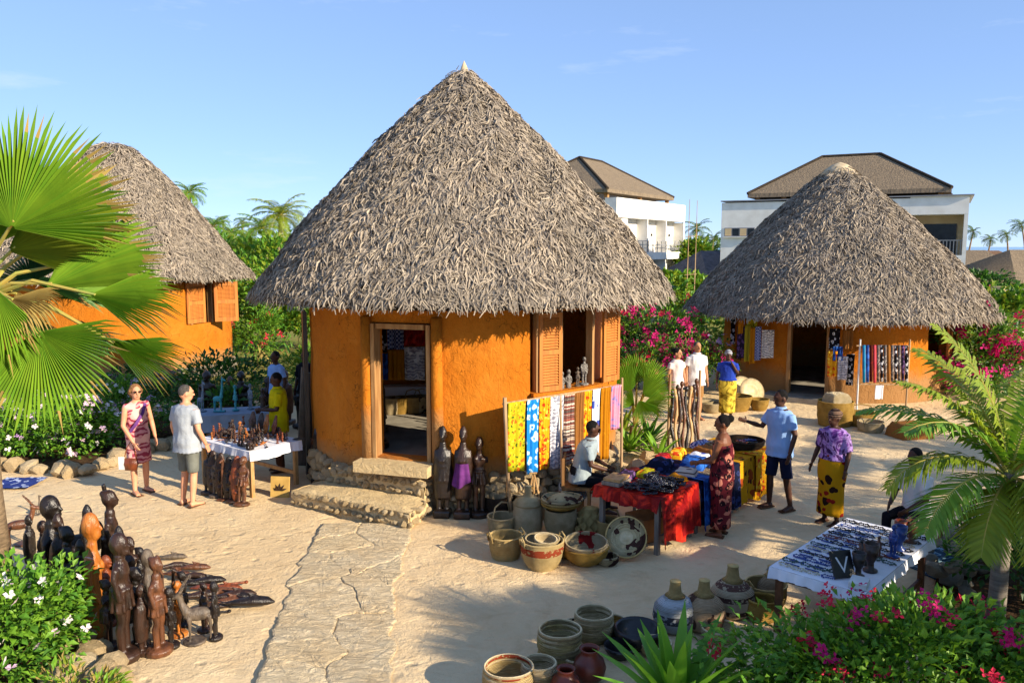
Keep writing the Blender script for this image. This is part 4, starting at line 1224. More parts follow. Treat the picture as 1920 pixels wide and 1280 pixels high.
# bushes right of the squat hut
shrub('bougainvillea', 'bougainvillea with vivid magenta heads right of the squat hut', (11.95, 20.2, 1.0), (1.3, 1.1, 1.15), 2600, [l_mid, l_bright, l_deep], (.1, .2), .5, 77, [(f_magenta, 46, .13, 12)], group='bougainvilleas')
shrub('green_shrub', 'sunlit leafy shrub at the right edge beside the pale boundary wall', (14.6, 24.5, 1.3), (2.0, 1.4, 1.3), 2400, [l_bright, l_palm2, l_mid], (.16, .3), .5, 78, [(f_magenta, 4, .14, 9)], group='green shrubs')
shrub('green_shrub', 'dark green hedge on top of the pale boundary wall', (22.6, 38, 2.0), (2.6, 1.0, .7), 1500, [l_deep, l_mid], (.16, .3), .5, 79, group='green shrubs')
yp = root('young_palm', 'bright arching palm behind the magenta bougainvillea', 'palm tree', (13.1, 21.2, 0))
MB().tube([(0, 0, 0), (0, 0, .9)], [.12, .09], 8).build('trunk', m_bark, yp)
for k in range(13): frond(yp, (0, 0, .85), k * .55 + .2, R(78 - k * 3.6), 1.9, l_palm2 if k % 2 else l_palm, 340 + k, n=30, ll=.5, width=.05, bend=1.5, hang=.5)
# ---- distance: coconut palms and woods
for k, (u, vt, Y, fl_, ln, lb) in enumerate((
        (527, 408, 46, 2.0, (.3, 0), 'largest coconut palm on the skyline, between the orange hut and the central hut'),
        (492, 432, 52, 1.9, (-.5, 0), 'second coconut palm, just left of the largest on the skyline'),
        (355, 365, 50, 1.35, (.4, 0), 'lone coconut palm rising behind the slope of the orange hut roof'),
        (400, 428, 62, 1.7, (.3, 0), 'coconut palm at the lower edge of the orange hut roof'),
        (432, 442, 70, 1.9, (-.3, 0), 'coconut palm in the middle of the low skyline group'),
        (462, 452, 58, 1.6, (.2, 0), 'short coconut palm low in the skyline group'),
        (418, 415, 130, 1.7, (0, 0), 'tiny faint palm far behind the skyline group'),
        (455, 418, 130, 1.7, (0, 0), 'second tiny faint palm far behind the skyline group'),
        (1307, 430, 80, 1.7, (.4, 0), 'windswept palm between the two white hotels'),
        (1338, 450, 95, 1.8, (.5, 0), 'lower windswept palm beside the right hotel corner'),
        (1825, 436, 150, 2.3, (.8, 0), 'leftmost of the thin palms on the shore at the right'),
        (1858, 450, 150, 2.0, (.5, 0), 'shortest of the thin shore palms at the right'),
        (1888, 442, 150, 2.1, (-.6, 0), 'third of the thin shore palms at the right'),
        (1916, 424, 140, 2.4, (-1.2, 0), 'tallest thin shore palm at the right edge'))):
    q = P(u, vt, Y)
    coconut(lb, q.x - ln[0], Y, q.z, fl_, 16 if Y > 75 else 26, 500 + k, [l_palm2, l_palm, l_palm, l_palm, l_palm2, l_palm][k] if k < 6 else l_far, ln, .16, wind=(R(200) if k >= 10 else None))
for k, (u, Y, rx, zc, rz, m, lb) in enumerate((
        (455, 48, 4.5, 2.0, 2.0, [l_bright, l_palm2], 'rounded bright green trees below the skyline palms'),
        (400, 60, 5.0, 2.6, 2.4, [l_mid, l_palm], 'dense green tree beside the orange hut roof'),
        (520, 62, 5.0, 2.3, 2.2, [l_mid, l_bright], 'dense green tree behind the slope of the central thatch'),
        (1300, 74, 1.8, 2.0, 2.2, [l_palm2, l_mid], 'yellow-green tree behind the pole scaffold'),
        (1270, 44, 2.2, 1.2, 1.1, [l_palm2, l_bright], 'sunlit bush below the hotel balconies'),
        (1315, 40, 1.4, 1.2, .9, [l_bright, l_palm2], 'light green bush at the foot of the pole scaffold'))):
    q = P(u, 462, Y)
    shrub('leafy_tree', lb, (q.x, Y, zc), (rx, rx * .6, rz), 2600, m, (.3, .6), .5, 540 + k, cat='tree', group='trees in the distance')
shrub('hedge', 'dark far-off belt of trees along the shore', (-10, 120, 2.0), (75, 5, 2.6), 5200, [l_deep, l_far, l_mid], (.8, 1.6), .5, 560, cat='trees').__setitem__('kind', 'stuff')
# ---- palms outside the right edge of the view: their shadows lie across the yard
def fan_palm(label, x, y, h, n, Lf, seed, stalk=.7, m=l_fan):
    t = root('fan_palm', label, 'palm tree', (x, y, 0), 0, 'palms beyond the right edge'); r = random.Random(seed)
    MB().tube([(0, 0, 0), (.05, .02, h * .5), (.03, 0, h)], [.2, .17, .15], 10).build('trunk', m_bark, t, smooth=True)
    for i in range(n):
        a = i * 2.399; e = R(75 - 95 * i / n + r.uniform(-8, 8)); d = Vector((math.cos(a) * math.cos(e), math.sin(a) * math.cos(e), math.sin(e)))
        hub = Vector((.03, 0, h)) + d * stalk; tip = hub + (d + Vector((0, 0, -.25))).normalized() * Lf
        fan_leaf(t, hub, tip, Vector((-d.x * d.z, -d.y * d.z, 1.0)), (.03, 0, h - .05), m, 130, seed * 50 + i, nseg=26, droop=.25)
    return t
fan_palm('fan palm standing outside the lower right edge, shading the pots', 6.5, 3.35, 2.25, 16, .95, 21)
fan_palm('second fan palm outside the lower right edge, shading the sand', 8.4, 4.2, 2.5, 16, .95, 22)
fan_palm('fan palm outside the right edge, shading the stall row', 9.9, 5.9, 2.8, 15, .95, 23)
shrub('green_shrub', 'tall dense shrub outside the right edge of the view', (7.6, 5.0, 1.1), (1.2, .8, 1.0), 2600, [l_mid, l_bright], (.1, .2), .5, 92, group='green shrubs')
for k, (x, y, h) in enumerate(((10.2, 7.4, 2.7), (12.6, 9.2, 3.0), (15.5, 9.8, 3.2))):
    coconut(['feather palm outside the right edge, nearest the jewellery table', 'feather palm outside the right edge, in line with the squat hut path', 'furthest feather palm outside the right edge'][k], x, y, h, 2.1, 16, 700 + k, l_palm, (.2, 0), .14, group='palms beyond the right edge', name='feather_palm', nl=34)
# garden ground between and behind the huts
m_grass = mat('thin_grass', C('#6f7a3a'), C('#8a8048'), 1.5, .95, .05, .8, 12, .05)
bed('grassy ground behind the huts', [(-22, 19.5), (-6, 19.8), (-3.4, 18.2), (2, 18.6), (3.5, 22.2), (6, 27), (13, 28), (20, 24), (60, 40), (60, 120), (-80, 120), (-60, 24)], .02, m_grass)
# ------------------------------------------------------------------ cloth prints
def cloth(name, base, cols, kind='floral', scale=9.0, rough=.9, seed=0.0, rot=(0, 0, 0)):
    """printed cotton. cols: colours laid over the base by pattern kind"""
    if name in _M: return _M[name]
    m = bpy.data.materials.new(name); t = NT(m); t.rough(rough, .12); _M[name] = m
    v = t.co(rot=rot)
    ad = t.new('ShaderNodeVectorMath', operation='ADD'); ad.inputs[1].default_value = (seed, seed * .7, seed * 1.3)
    t.l.new(v, ad.inputs[0]); v = ad.outputs[0]
    c = t.mix(0.0, base, base)
    if kind in ('floral', 'blobs'):
        _, nc = t.noise(v, scale * .8, 2)
        wv = t.new('ShaderNodeVectorMath', operation='ADD'); sc_ = t.new('ShaderNodeVectorMath', operation='SCALE'); sc_.inputs['Scale'].default_value = .12
        t.l.new(nc, sc_.inputs[0]); t.l.new(v, wv.inputs[0]); t.l.new(sc_.outputs[0], wv.inputs[1])
        for i, cc in enumerate(cols):
            vo = t.new('ShaderNodeTexVoronoi'); vo.inputs['Scale'].default_value = scale * (1 + .37 * i)
            t.l.new(wv.outputs[0], vo.inputs['Vector'])
            f = t.ramp(vo.outputs['Distance'], [(.0, (1, 1, 1)), (.33 - .05 * i, (0, 0, 0))], True) if kind == 'blobs' else t.ramp(vo.outputs['Distance'], [(0, (0, 0, 0)), (.16, (1, 1, 1)), (.40 - .04 * i, (0, 0, 0))], True)
            c = t.mix(f, c, cc)
    elif kind == 'stripe':
        wv = t.new('ShaderNodeTexNoise'); wv.noise_dimensions = '1D'
        sx = t.new('ShaderNodeSeparateXYZ'); t.l.new(v, sx.inputs[0])
        t.l.new(t.math('MULTIPLY', sx.outputs['Z'] if seed >= 0 else sx.outputs['X'], scale), wv.inputs['W'])
        wv.inputs['Scale'].default_value = 1.0; wv.inputs['Detail'].default_value = 1
        n = len(cols) + 1
        st = [(0, base)] + [(.36 + .28 * i / max(1, len(cols)), cc) for i, cc in enumerate(cols)]
        c = t.ramp(wv.outputs['Fac'], st, True)
    elif kind == 'tie':
        f, _ = t.noise(v, scale * .5, 4, .6, 1.5)
        n = len(cols)
        c = t.ramp(f, [(.3, base)] + [(.4 + .25 * i / n, cc) for i, cc in enumerate(cols)])
    elif kind == 'lines':
        w = t.new('ShaderNodeTexWave'); w.wave_type = 'RINGS'; w.inputs['Scale'].default_value = scale * .45; w.inputs['Distortion'].default_value = 9; w.inputs['Detail'].default_value = 2; w.inputs['Detail Scale'].default_value = 1.4
        t.l.new(v, w.inputs['Vector'])
        f = t.ramp(w.outputs['Fac'], [(0, (0, 0, 0)), (.55, (1, 1, 1))], True)
        c = t.mix(f, base, cols[0])
        if len(cols) > 1:
            g, _ = t.noise(v, scale * .3, 2); c = t.mix(t.ramp(g, [(0, (0, 0, 0)), (.55, (1, 1, 1))], True), c, cols[1])
    elif kind == 'check':
        ch = t.new('ShaderNodeTexChecker'); ch.inputs['Scale'].default_value = scale; t.l.new(v, ch.inputs['Vector'])
        ch.inputs['Color1'].default_value = (*base, 1); ch.inputs['Color2'].default_value = (*cols[0], 1); c = ch.outputs['Color']
    t.col(c)
    b, _ = t.noise(v, 9, 4, .6); t.bump(b, .5, .02)
    return m
c_pinkdress = cloth('pink_print_dress', C('#c98a8c'), [C('#8f3648'), C('#d9a8a0')], 'lines', 9)
c_greytee = mat('grey_tshirt', C('#a3aab2'), C('#949ba5'), 4, .9, .1, .6, 7, .03)
c_greyshort = mat('grey_shorts', C('#70736c'), C('#5f625c'), 4, .9, .1, .6, 7, .03)
c_yellow = mat('yellow_shirt', C('#d6c20e'), C('#c2ae0a'), 4, .9, .1, .6, 7, .03)
c_lblue = mat('light_blue_polo', C('#8fb0dc'), C('#7d9fd0'), 4, .9, .1, .6, 6, .03)
c_polo = mat('pale_grey_polo', C('#98a4a6'), C('#87949a'), 4, .9, .1, .6, 6, .03)
c_navy = mat('navy_shorts', C('#1e2440'), C('#161b32'), 4, .9, .1, .6, 7, .03)
c_black = mat('black_trousers', C('#1a1b22'), C('#121319'), 4, .9, .1, .4, 7, .03)
c_brownt = mat('brown_trousers', C('#5a3a28'), C('#4a2e20'), 4, .9, .1, .4, 7, .03)
c_white = mat('white_shirt', C('#d9d8d6'), C('#cccbcb'), 4, .9, .1, .5, 6, .03)
c_whitep = mat('white_pinkish_shirt', C('#ddcdc8'), C('#d0bdb8'), 4, .9, .1, .5, 6, .03)
c_tan = mat('tan_shorts', C('#a0784a'), C('#8a653c'), 4, .9, .1, .5, 6, .03)
c_blue = mat('royal_blue_top', C('#2a44a8'), C('#1d3288'), 4, .9, .1, .5, 6, .03)
c_kanga = cloth('red_brown_kanga', C('#5a1c24'), [C('#b0705e'), C('#1c1016')], 'floral', 8)
c_goldsk = cloth('gold_kanga', C('#a8901c'), [C('#5f4a10'), C('#cdb440')], 'tie', 9)
c_yellowsk = cloth('yellow_kanga', C('#b8860e'), [C('#2a1710'), C('#8a1f14')], 'blobs', 5.5)
c_purple = cloth('purple_tie_dye', C('#2a1c58'), [C('#6b3a86'), C('#a888c8'), C('#3a1f50')], 'tie', 11)
c_scarf = cloth('brown_striped_scarf', C('#4a342c'), [C('#8a705c'), C('#2e201c')], 'stripe', 40)
c_greyscarf = cloth('grey_striped_scarf', C('#8a8a90'), [C('#c8c8cc'), C('#4a4a58')], 'stripe', 40)
m_strap = mat('purple_strap', C('#6a3a80'), C('#55306a'), 10, .8)
def skinm(n, a, b): return mat(n, a, b, 6, .55, .35, .15, 40, .004)
s_pale = skinm('light_skin', C('#d49a78'), C('#c68a68'))
s_tan = skinm('tanned_skin', C('#b98560'), C('#a87450'))
s_dark = skinm('dark_skin', C('#4e2e1e'), C('#3d2316'))
s_mid = skinm('brown_skin', C('#7a4a30'), C('#653c26'))
m_eye = mat('eye_dark', C('#0c0908'), C('#080605'), 5, .3, .5)
m_lip = mat('lip', C('#7a3a34'), C('#6a302c'), 5, .5, .3)
h_black = mat('black_hair', C('#14100e'), C('#0b0908'), 30, .8, .2, 1.0, 90, .02)
h_grey = mat('grey_hair', C('#5c5854'), C('#45413d'), 30, .7, .2, 1.0, 90, .02)
h_blond = mat('light_brown_hair', C('#9a6f45'), C('#7a5434'), 30, .7, .2, 1.0, 80, .02)
m_sandal = mat('sandal', C('#6a4a34'), C('#543a28'), 8, .8)
m_glasses = mat('sunglasses', C('#15110f'), C('#100d0c'), 5, .2, .5)

# ------------------------------------------------------------------ people
def crumple(me, amp, seed):
    """soft creases in cloth"""
    nn = [v.normal.copy() for v in me.vertices]
    for v, n in zip(me.vertices, nn):
        c = v.co; a = mnoise.noise(Vector((c.x * 7, c.y * 7, c.z * 4 + seed))) + .7 * mnoise.noise(Vector((c.x * 17 + 3, c.y * 17, c.z * 7 + seed)))
        v.co = c + n * (amp * a)
    me.update(); return me
def limb(mb, pts, rad, n=9): mb.tube(pts, rad, n)
def hand(mb, wr, dr, up, s, curl=.5):
    dr = Vector(dr).normalized(); up = Vector(up); up = (up - dr * up.dot(dr)).normalized(); sd = dr.cross(up)
    palm = wr + dr * .05 * s
    M = Matrix((sd, up, dr)).transposed().to_4x4()
    mb.ball(palm, (.040 * s, .017 * s, .055 * s), 8, 6, M)
    for k in range(4):
        b = palm + sd * (k - 1.5) * .019 * s + dr * .038 * s; l = (.07, .08, .076, .058)[k] * s
        m = b + dr * l * .5 - up * l * .12 * curl; e = m + dr * l * (.5 - .25 * curl) - up * l * .5 * curl
        mb.tube([b, m, e], [.0095 * s, .009 * s, .0075 * s], 5)
    b = palm - dr * .02 * s + sd * -.036 * s; m = b + (dr * .6 - sd * .8).normalized() * .035 * s; mb.tube([b, m, m + dr * .03 * s - up * .012 * s], [.011 * s, .010 * s, .008 * s], 5)
def person(label, loc, face, H, skin, spec, hair, arms, legs=None, lean=(0, 0), head=(0, 0), seat=None, bulk=1.0, hairstyle='short', extra=None, female=False, shoes=True):
    """face: heading in degrees the person looks towards (0 = +X). Local frame looks along -Y.
    arms: ((elbow),(wrist)) for the person's left (+x) and right (-x), local metres at 1.72 m height."""
    s = H / 1.72
    t = root('person', label, 'person', (loc[0], loc[1], loc[2] if len(loc) > 2 else 0), R(face + 90))
    V = lambda x, y, z: Vector((x, y, z)) * s
    dz = 0.0 if seat is None else seat - .86
    lx, ly = lean
    def T(z): k = max(0, (z - .9)) / .6; return Vector((lx * k, ly * k, 0)) * s
    hw = 1.06 if female else 1.0
    tors = [(.86, .150 * hw, .115), (.95, .162 * hw, .125), (1.08, .135 if female else .145, .105), (1.24, .150, .115), (1.37, .165 if not female else .152, .108), (1.44, .13, .085), (1.49, .062, .06)]
    tr = [(V(0, 0, z + dz) + T(z), rx * s * bulk, ry * s * bulk) for z, rx, ry in tors]
    body = MB(); body.loft(tr, 14)
    nk = V(0, -.005, 1.47 + dz) + T(1.47); hd = V(0, -.02, 1.615 + dz) + T(1.55)
    body.tube([nk, hd], [.055 * s, .05 * s], 10)
    yaw, pit = R(head[0]), R(head[1])
    HM = Matrix.Rotation(yaw, 4, 'Z') @ Matrix.Rotation(pit, 4, 'X')
    def hp(x, y, z): return hd + (HM @ Vector((x, y, z))) * s
    body.ball(hp(0, .008, .018), (.076 * s, .096 * s, .105 * s), 14, 10, HM)
    body.ball(hp(0, -.022, -.052), (.058 * s, .070 * s, .062 * s), 12, 8, HM)
    body.tube([hp(0, -.085, .028), hp(0, -.108, -.014), hp(0, -.088, -.024)], [.011 * s, .017 * s, .012 * s], 7)
    body.ball(hp(0, -.080, .045), (.05 * s, .02 * s, .012 * s), 8, 6, HM)
    body.ball(hp(0, -.078, -.052), (.026 * s, .016 * s, .012 * s), 8, 6, HM)
    for sx in (-1, 1): body.ball(hp(sx * .078, .012, .0), (.013 * s, .024 * s, .034 * s), 8, 6, HM)
    shl = []
    for (el, wr), sx in zip(arms, (1, -1)):
        sh = V(sx * .165 * bulk ** .5, 0, 1.405 + dz) + T(1.4)
        el = V(*el) + Vector((0, 0, dz * s)) if True else el; wr = V(*wr) + Vector((0, 0, dz * s))
        el, wr = el + T(1.2), wr + T(1.2)
        limb(body, [sh, sh.lerp(el, .45), el, el.lerp(wr, .35), wr], [.054 * s * bulk, .047 * s * bulk, .038 * s, .038 * s, .026 * s])
        hand(body, wr, wr - el, Vector((sx * 1.0, 0, .2)), s)
        shl.append((sh, el, wr))
    legs = legs or (((.095, -.01, .47), (.10, .01, .07)), ((-.095, -.01, .47), (-.10, .01, .07)))
    lg = []
    for (kn, an), sx in zip(legs, (1, -1)):
        hip = V(sx * .088, 0, .88 + dz); kn = V(*kn); an = V(*an)
        limb(body, [hip, hip.lerp(kn, .5), kn, kn.lerp(an, .35), an], [.082 * s * bulk, .070 * s * bulk, .052 * s, .052 * s, .034 * s], 10)
        an0 = an.copy(); toe = Vector((an.x + sx * .03 * s, an.y - .17 * s, an.z - .045 * s)); heel = Vector((an.x, an.y + .045 * s, an.z - .035 * s))
        body.tube([heel, an + Vector((0, -.03, -.03)) * s, toe], [(.036 * s, .032 * s), (.042 * s, .036 * s), (.038 * s, .016 * s)], 8)
        lg.append((hip, kn, an))
    obj('body', solid(body, 'body', skin, .0105 * s, 2), t)
    em = MB().ball((0, 0, 0), (.011 * s, .007 * s, .007 * s), 8, 6).mesh('eye', m_eye, True)
    for sx in (-1, 1): obj('eye', em, t, hp(sx * .031, -.093, .022))
    MB().ball((0, 0, 0), (.021 * s, .008 * s, .006 * s), 8, 6).build('mouth', m_lip, t, loc=hp(0, -.094, -.052))
    # clothes
    for item in spec:
        kind, m = item[0], item[1]; k = item[2] if len(item) > 2 else {}
        g = MB()
        if kind in ('shirt', 'dress'):
            z0 = k.get('hem', .84); sl = k.get('sleeve', .62); fat = k.get('fat', .024)
            rings = []
            if kind == 'dress':
                zz = k.get('low', .48)
                for q in range(6):
                    f = q / 6; rings.append((V(0, 0, zz + (.86 - zz) * f), (.185 - .02 * f) * s * hw, (.155 - .02 * f) * s))
            else:
                rings.append((V(0, 0, z0 + dz) + T(z0), (tors[0][1] + fat + .018) * s * bulk, (tors[0][2] + fat + .018) * s * bulk))
            for z, rx, ry in tors[:-1]:
                if z > z0 + .03 or kind == 'dress': rings.append((V(0, 0, z + dz) + T(z), (rx + fat) * s * bulk, (ry + fat) * s * bulk))
            rings.append((V(0, 0, 1.475 + dz) + T(1.47), .078 * s, .07 * s))
            g.loft(rings, 16)
            if sl > 0:
                for sh, el, wr in shl:
                    e = sh.lerp(el, min(1, sl)); pts = [sh + Vector((0, 0, .0)), sh.lerp(e, .5), e]
                    rd = [.068 * s * bulk, .066 * s * bulk, .066 * s * bulk]
                    if sl > 1: pts.append(el.lerp(wr, sl - 1)); rd.append(.055 * s)
                    g.tube(pts, rd, 10)
            else:
                for sh, el, wr in shl: g.ball(sh + V(0, 0, .0), .06 * s, 8, 6)
            obj(k.get('name', kind), crumple(solid(g, kind, m, .016 * s, 3), .013, H * 9), t)
            if k.get('collar'):
                MB().lathe([(.075 * s, -.02 * s), (.085 * s, .0), (.07 * s, .028 * s), (.06 * s, .02 * s)], 14, nk + V(0, 0, .008)).build('collar', m, t, smooth=True)
        elif kind in ('shorts', 'trousers'):
            fr = k.get('len', .8)
            rw = [(V(0, 0, z + dz), rx * s * bulk + .014 * s, ry * s * bulk + .014 * s) for z, rx, ry in tors[:3]]
            g.loft(rw, 14)
            for hip, kn, an in lg:
                if kind == 'shorts':
                    e = hip.lerp(kn, fr); g.tube([hip, hip.lerp(e, .5), e], [.088 * s * bulk, .080 * s * bulk, .077 * s * bulk], 10)
                else:
                    g.tube([hip, hip.lerp(kn, .5), kn, kn.lerp(an, .5), an + V(0, 0, .02)], [.095 * s, .085 * s, .07 * s, .065 * s, .06 * s], 10)
            obj(kind, crumple(solid(g, kind, m, .016 * s, 3), .011, H * 5), t)
        elif kind == 'skirt':
            z0, z1 = k.get('low', .12), k.get('high', 1.08); fl = k.get('flare', .02); n = 40; rows = 14
            def fn(u, v):
                a = 2 * math.pi * u; z = z1 + (z0 - z1) * v
                rx = (.15 + .03 * math.sin(math.pi * min(1, v * 1.9)) + fl * v) * hw; ry = .125 + .028 * math.sin(math.pi * min(1, v * 1.9)) + fl * v
                fd = 1 + (.02 + .05 * v) * math.sin(a * 5 + 1.3 + v) * (.5 + .5 * math.sin(a * 2 + .4)) + .02 * v * math.sin(a * 11)
                sway = V(k.get('sway', 0) * v, 0, 0)
                return V(rx * fd * bulk * math.cos(a), ry * fd * bulk * math.sin(a), z) + T(z) + sway
            g.grid(fn, n, rows)
            o = g.build('skirt', m, t, smooth=True)
            sd_ = o.modifiers.new('s', 'SOLIDIFY'); sd_.thickness = .008
        elif kind == 'wrap':
            z0, z1 = k.get('low', 1.0), k.get('high', 1.32)
            g.loft([(V(0, 0, z) + T(z), (.168 + .02 * math.sin(z * 20)) * s * bulk, (.14 + .015 * math.sin(z * 17)) * s * bulk) for z in (z0, z0 + .08, (z0 + z1) / 2, z1)], 16)
            obj('wrap', crumple(solid(g, 'wrap', m, .016 * s, 3), .012, 3), t)
    # hair or scarf
    if hairstyle:
        g = MB()
        if hairstyle == 'short': g.ball(hp(0, .026, .036), (.082 * s, .092 * s, .098 * s), 14, 10, HM)
        elif hairstyle == 'crop': g.ball(hp(0, .022, .034), (.0795 * s, .094 * s, .097 * s), 14, 10, HM)
        elif hairstyle == 'bun':
            g.ball(hp(0, .028, .036), (.086 * s, .096 * s, .102 * s), 14, 10, HM); g.ball(hp(0, .125, .06), .055 * s, 10, 8, HM)
        elif hairstyle == 'wavy':
            g.ball(hp(0, .028, .036), (.094 * s, .098 * s, .106 * s), 14, 10, HM); g.ball(hp(0, .06, -.04), (.085 * s, .06 * s, .07 * s), 12, 8, HM)
            for q in range(9):
                a = R(-20 + q * 27.5); g.ball(hp(math.cos(a) * .082, .03 + math.sin(a) * .07, .03 - .03 * (q % 2)), .034 * s, 8, 6, HM)
        elif hairstyle == 'scarf':
            g.ball(hp(0, .02, .05), (.092 * s, .108 * s, .098 * s), 14, 10, HM); g.ball(hp(0, .115, .05), (.05 * s, .045 * s, .05 * s), 10, 8, HM); g.tube([hp(0, -.085, .052), hp(.078, -.02, .055), hp(.08, .06, .05), hp(0, .12, .045), hp(-.08, .06, .05), hp(-.078, -.02, .055), hp(0, -.085, .052)], .017 * s, 7)
        obj('headscarf' if hairstyle == 'scarf' else 'hair', solid(g, 'hair', hair, .012 * s, 1), t)
    if shoes:
        for hip, kn, an in lg:
            MB().box((an.x, an.y - .06 * s, .012), (.085 * s, .26 * s, .02)).build('sandal', m_sandal, t) if seat is None else None
    if extra: extra(t, s, hp, shl, lg, V, T, dz)
    return t
AR = (((.235, .02, 1.13), (.25, -.04, .88)), ((-.235, .02, 1.13), (-.25, -.04, .88)))    # arms hanging

def ex_woman(t, s, hp, shl, lg, V, T, dz):
    MB().tube([V(.10, -.10, 1.44), V(.02, -.16, 1.30), V(-.10, -.165, 1.14), V(-.17, -.10, 1.02)], [(.024, .006)] * 4, 6).build('bag_strap', m_strap, t)
    gl = MB()
    for sx in (-1, 1): gl.ball(hp(sx * .034, -.098, .022), (.026 * s, .008 * s, .018 * s), 8, 6)
    gl.tube([hp(-.075, -.03, .026), hp(-.055, -.085, .026), hp(.055, -.085, .026), hp(.075, -.03, .026)], .004 * s, 5)
    gl.build('sunglasses', m_glasses, t)
person('woman in a pink patterned dress and sunglasses, walking past the flower bush', G(264, 922), -38, 1.70, s_pale, [('dress', c_pinkdress, {'low': .50, 'sleeve': 0})], h_blond,
       (((.25, .03, 1.12), (.27, -.03, .86)), ((-.23, -.02, 1.12), (-.15, -.16, .86))), legs=(((.085, -.04, .47), (.10, .0, .07)), ((-.10, -.02, .47), (-.12, -.06, .07))), head=(-12, 0), bulk=1.0, hairstyle='wavy', extra=ex_woman, female=True)
hb_ = root('handbag', 'brown leather bag with papers held by the woman in the pink dress', 'bag', G(258, 922)); hb_.location.z = .50; hb_.location.y -= .17
MB().lathe([(.0, -.10), (.10, -.09), (.12, 0), (.10, .09), (0, .10)], 14, M=Matrix.Diagonal((1, .45, 1, 1)).to_4x4()).build('pouch', w_red, hb_, smooth=True)
MB().tube([(-.1, 0, .06), (-.05, 0, .25), (.02, 0, .36), (.07, 0, .25), (.1, 0, .06)], .008, 5).build('strap', w_red, hb_)
MB().box((-.13, -.02, .02), (.09, .02, .2)).build('paper', c_white, hb_)
person('grey-haired man in a grey T-shirt and grey shorts, seen from behind at the carvings table', G(357, 946), 62, 1.80, s_pale, [('shirt', c_greytee, {'sleeve': .72, 'hem': .80, 'fat': .035}), ('shorts', c_greyshort, {'len': .93})], h_grey,
       (((.265, .02, 1.13), (.27, -.06, .88)), ((-.265, .02, 1.13), (-.26, -.10, .90))), legs=(((.10, -.02, .47), (.11, .03, .07)), ((-.10, .0, .47), (-.11, .05, .07))), head=(-28, 8), bulk=1.12, hairstyle='crop')
def ex_yellow(t, s, hp, shl, lg, V, T, dz): pass
person('vendor in a bright yellow shirt behind the carvings table, looking down at his hands', (-4.0, 13.40), 205, 1.70, s_dark, [('shirt', c_yellow, {'sleeve': .8, 'hem': .70, 'fat': .035, 'collar': 1}), ('trousers', c_brownt)], h_black,
       (((.22, -.06, 1.13), (.05, -.28, 1.12)), ((-.22, -.06, 1.13), (-.05, -.28, 1.10))), head=(-5, 18), hairstyle='crop', bulk=1.05)
person('vendor in a light blue shirt standing in the shade behind the yellow-shirted man', (-4.85, 16.2), 235, 1.70, s_dark, [('shirt', c_lblue, {'sleeve': .75}), ('trousers', c_black)], h_black, AR, head=(0, 5), hairstyle='crop')
person('dark-clothed person half hidden in the shade beside the left wall of the central hut', (-4.35, 16.6), 250, 1.66, s_dark, [('shirt', c_black, {'sleeve': .9}), ('trousers', c_black)], h_black, AR, hairstyle='crop')
# seated vendor beside the red-draped table
sit_legs = (((.11, -.42, .46), (.11, -.40, .07)), ((-.11, -.42, .46), (-.11, -.40, .07)))
def ex_gl(t, s, hp, shl, lg, V, T, dz):
    for sx in (-1, 1): MB().lathe([(.021, -.004), (.024, 0), (.021, .004)], 12, hp(sx * .034, -.104, .022), M=Matrix.Rotation(R(90), 4, 'X')).build('spectacles', m_glasses, t)
person('seated vendor in a pale grey polo shirt and spectacles beside the red-draped table', (.98, 11.32), -8, 1.72, s_dark, [('shirt', c_polo, {'sleeve': .75, 'hem': .84, 'fat': .03, 'collar': 1}), ('trousers', c_black)], h_black,
       (((.22, -.10, 1.14), (.10, -.32, 1.06)), ((-.22, -.10, 1.14), (-.10, -.34, 1.04))), legs=sit_legs, lean=(0, -.16), head=(8, 14), seat=.47, hairstyle='crop', extra=ex_gl, bulk=1.08)
person('woman in a red-brown patterned wrap standing at the long row of stall tables', G(1350, 1003), 150, 1.62, s_mid, [('skirt', c_kanga, {'low': .14, 'high': 1.12, 'flare': .0}), ('wrap', c_kanga, {'low': 1.04, 'high': 1.34})], h_black,
       (((.22, -.08, 1.12), (.16, -.30, 1.06)), ((-.22, -.08, 1.12), (-.14, -.30, 1.02))), head=(20, 10), hairstyle='bun', female=True, bulk=1.05)
person('man in a light blue polo shirt and navy shorts with one arm held out', G(1457, 953), 205, 1.76, s_dark, [('shirt', c_lblue, {'sleeve': .75, 'hem': .80, 'fat': .035, 'collar': 1}), ('shorts', c_navy, {'len': .97})], h_black,
       (((.255, .03, 1.13), (.26, -.06, .87)), ((-.26, -.10, 1.17), (-.33, -.32, 1.25))), legs=(((.13, .03, .47), (.15, .10, .07)), ((-.10, -.06, .47), (-.11, -.05, .07))), head=(-12, 8), bulk=1.1, hairstyle='crop')
person('woman in a purple tie-dyed top, brown headscarf and yellow printed skirt', G(1556, 981), 215, 1.60, s_dark, [('skirt', c_yellowsk, {'low': .16, 'high': 1.1, 'flare': .015}), ('shirt', c_purple, {'sleeve': .95, 'hem': 1.0, 'fat': .035})], c_scarf,
       (((.24, .02, 1.13), (.25, -.06, .90)), ((-.25, .0, 1.13), (-.29, -.08, .90))), head=(-8, 2), hairstyle='scarf', female=True, bulk=1.08)
person('young woman in a white T-shirt beside the tall carved staffs', (3.62, 17.3), -60, 1.62, s_tan, [('shirt', c_whitep, {'sleeve': .5, 'hem': .82}), ('trousers', c_brownt)], h_black, AR, head=(25, 8), hairstyle='bun', female=True)
person('man in a white shirt and tan shorts next to the bougainvillea', (4.10, 17.5), -75, 1.74, s_tan, [('shirt', c_white, {'sleeve': .7, 'hem': .78, 'fat': .035, 'collar': 1}), ('shorts', c_tan, {'len': .9})], h_grey, AR, hairstyle='crop', bulk=1.08)
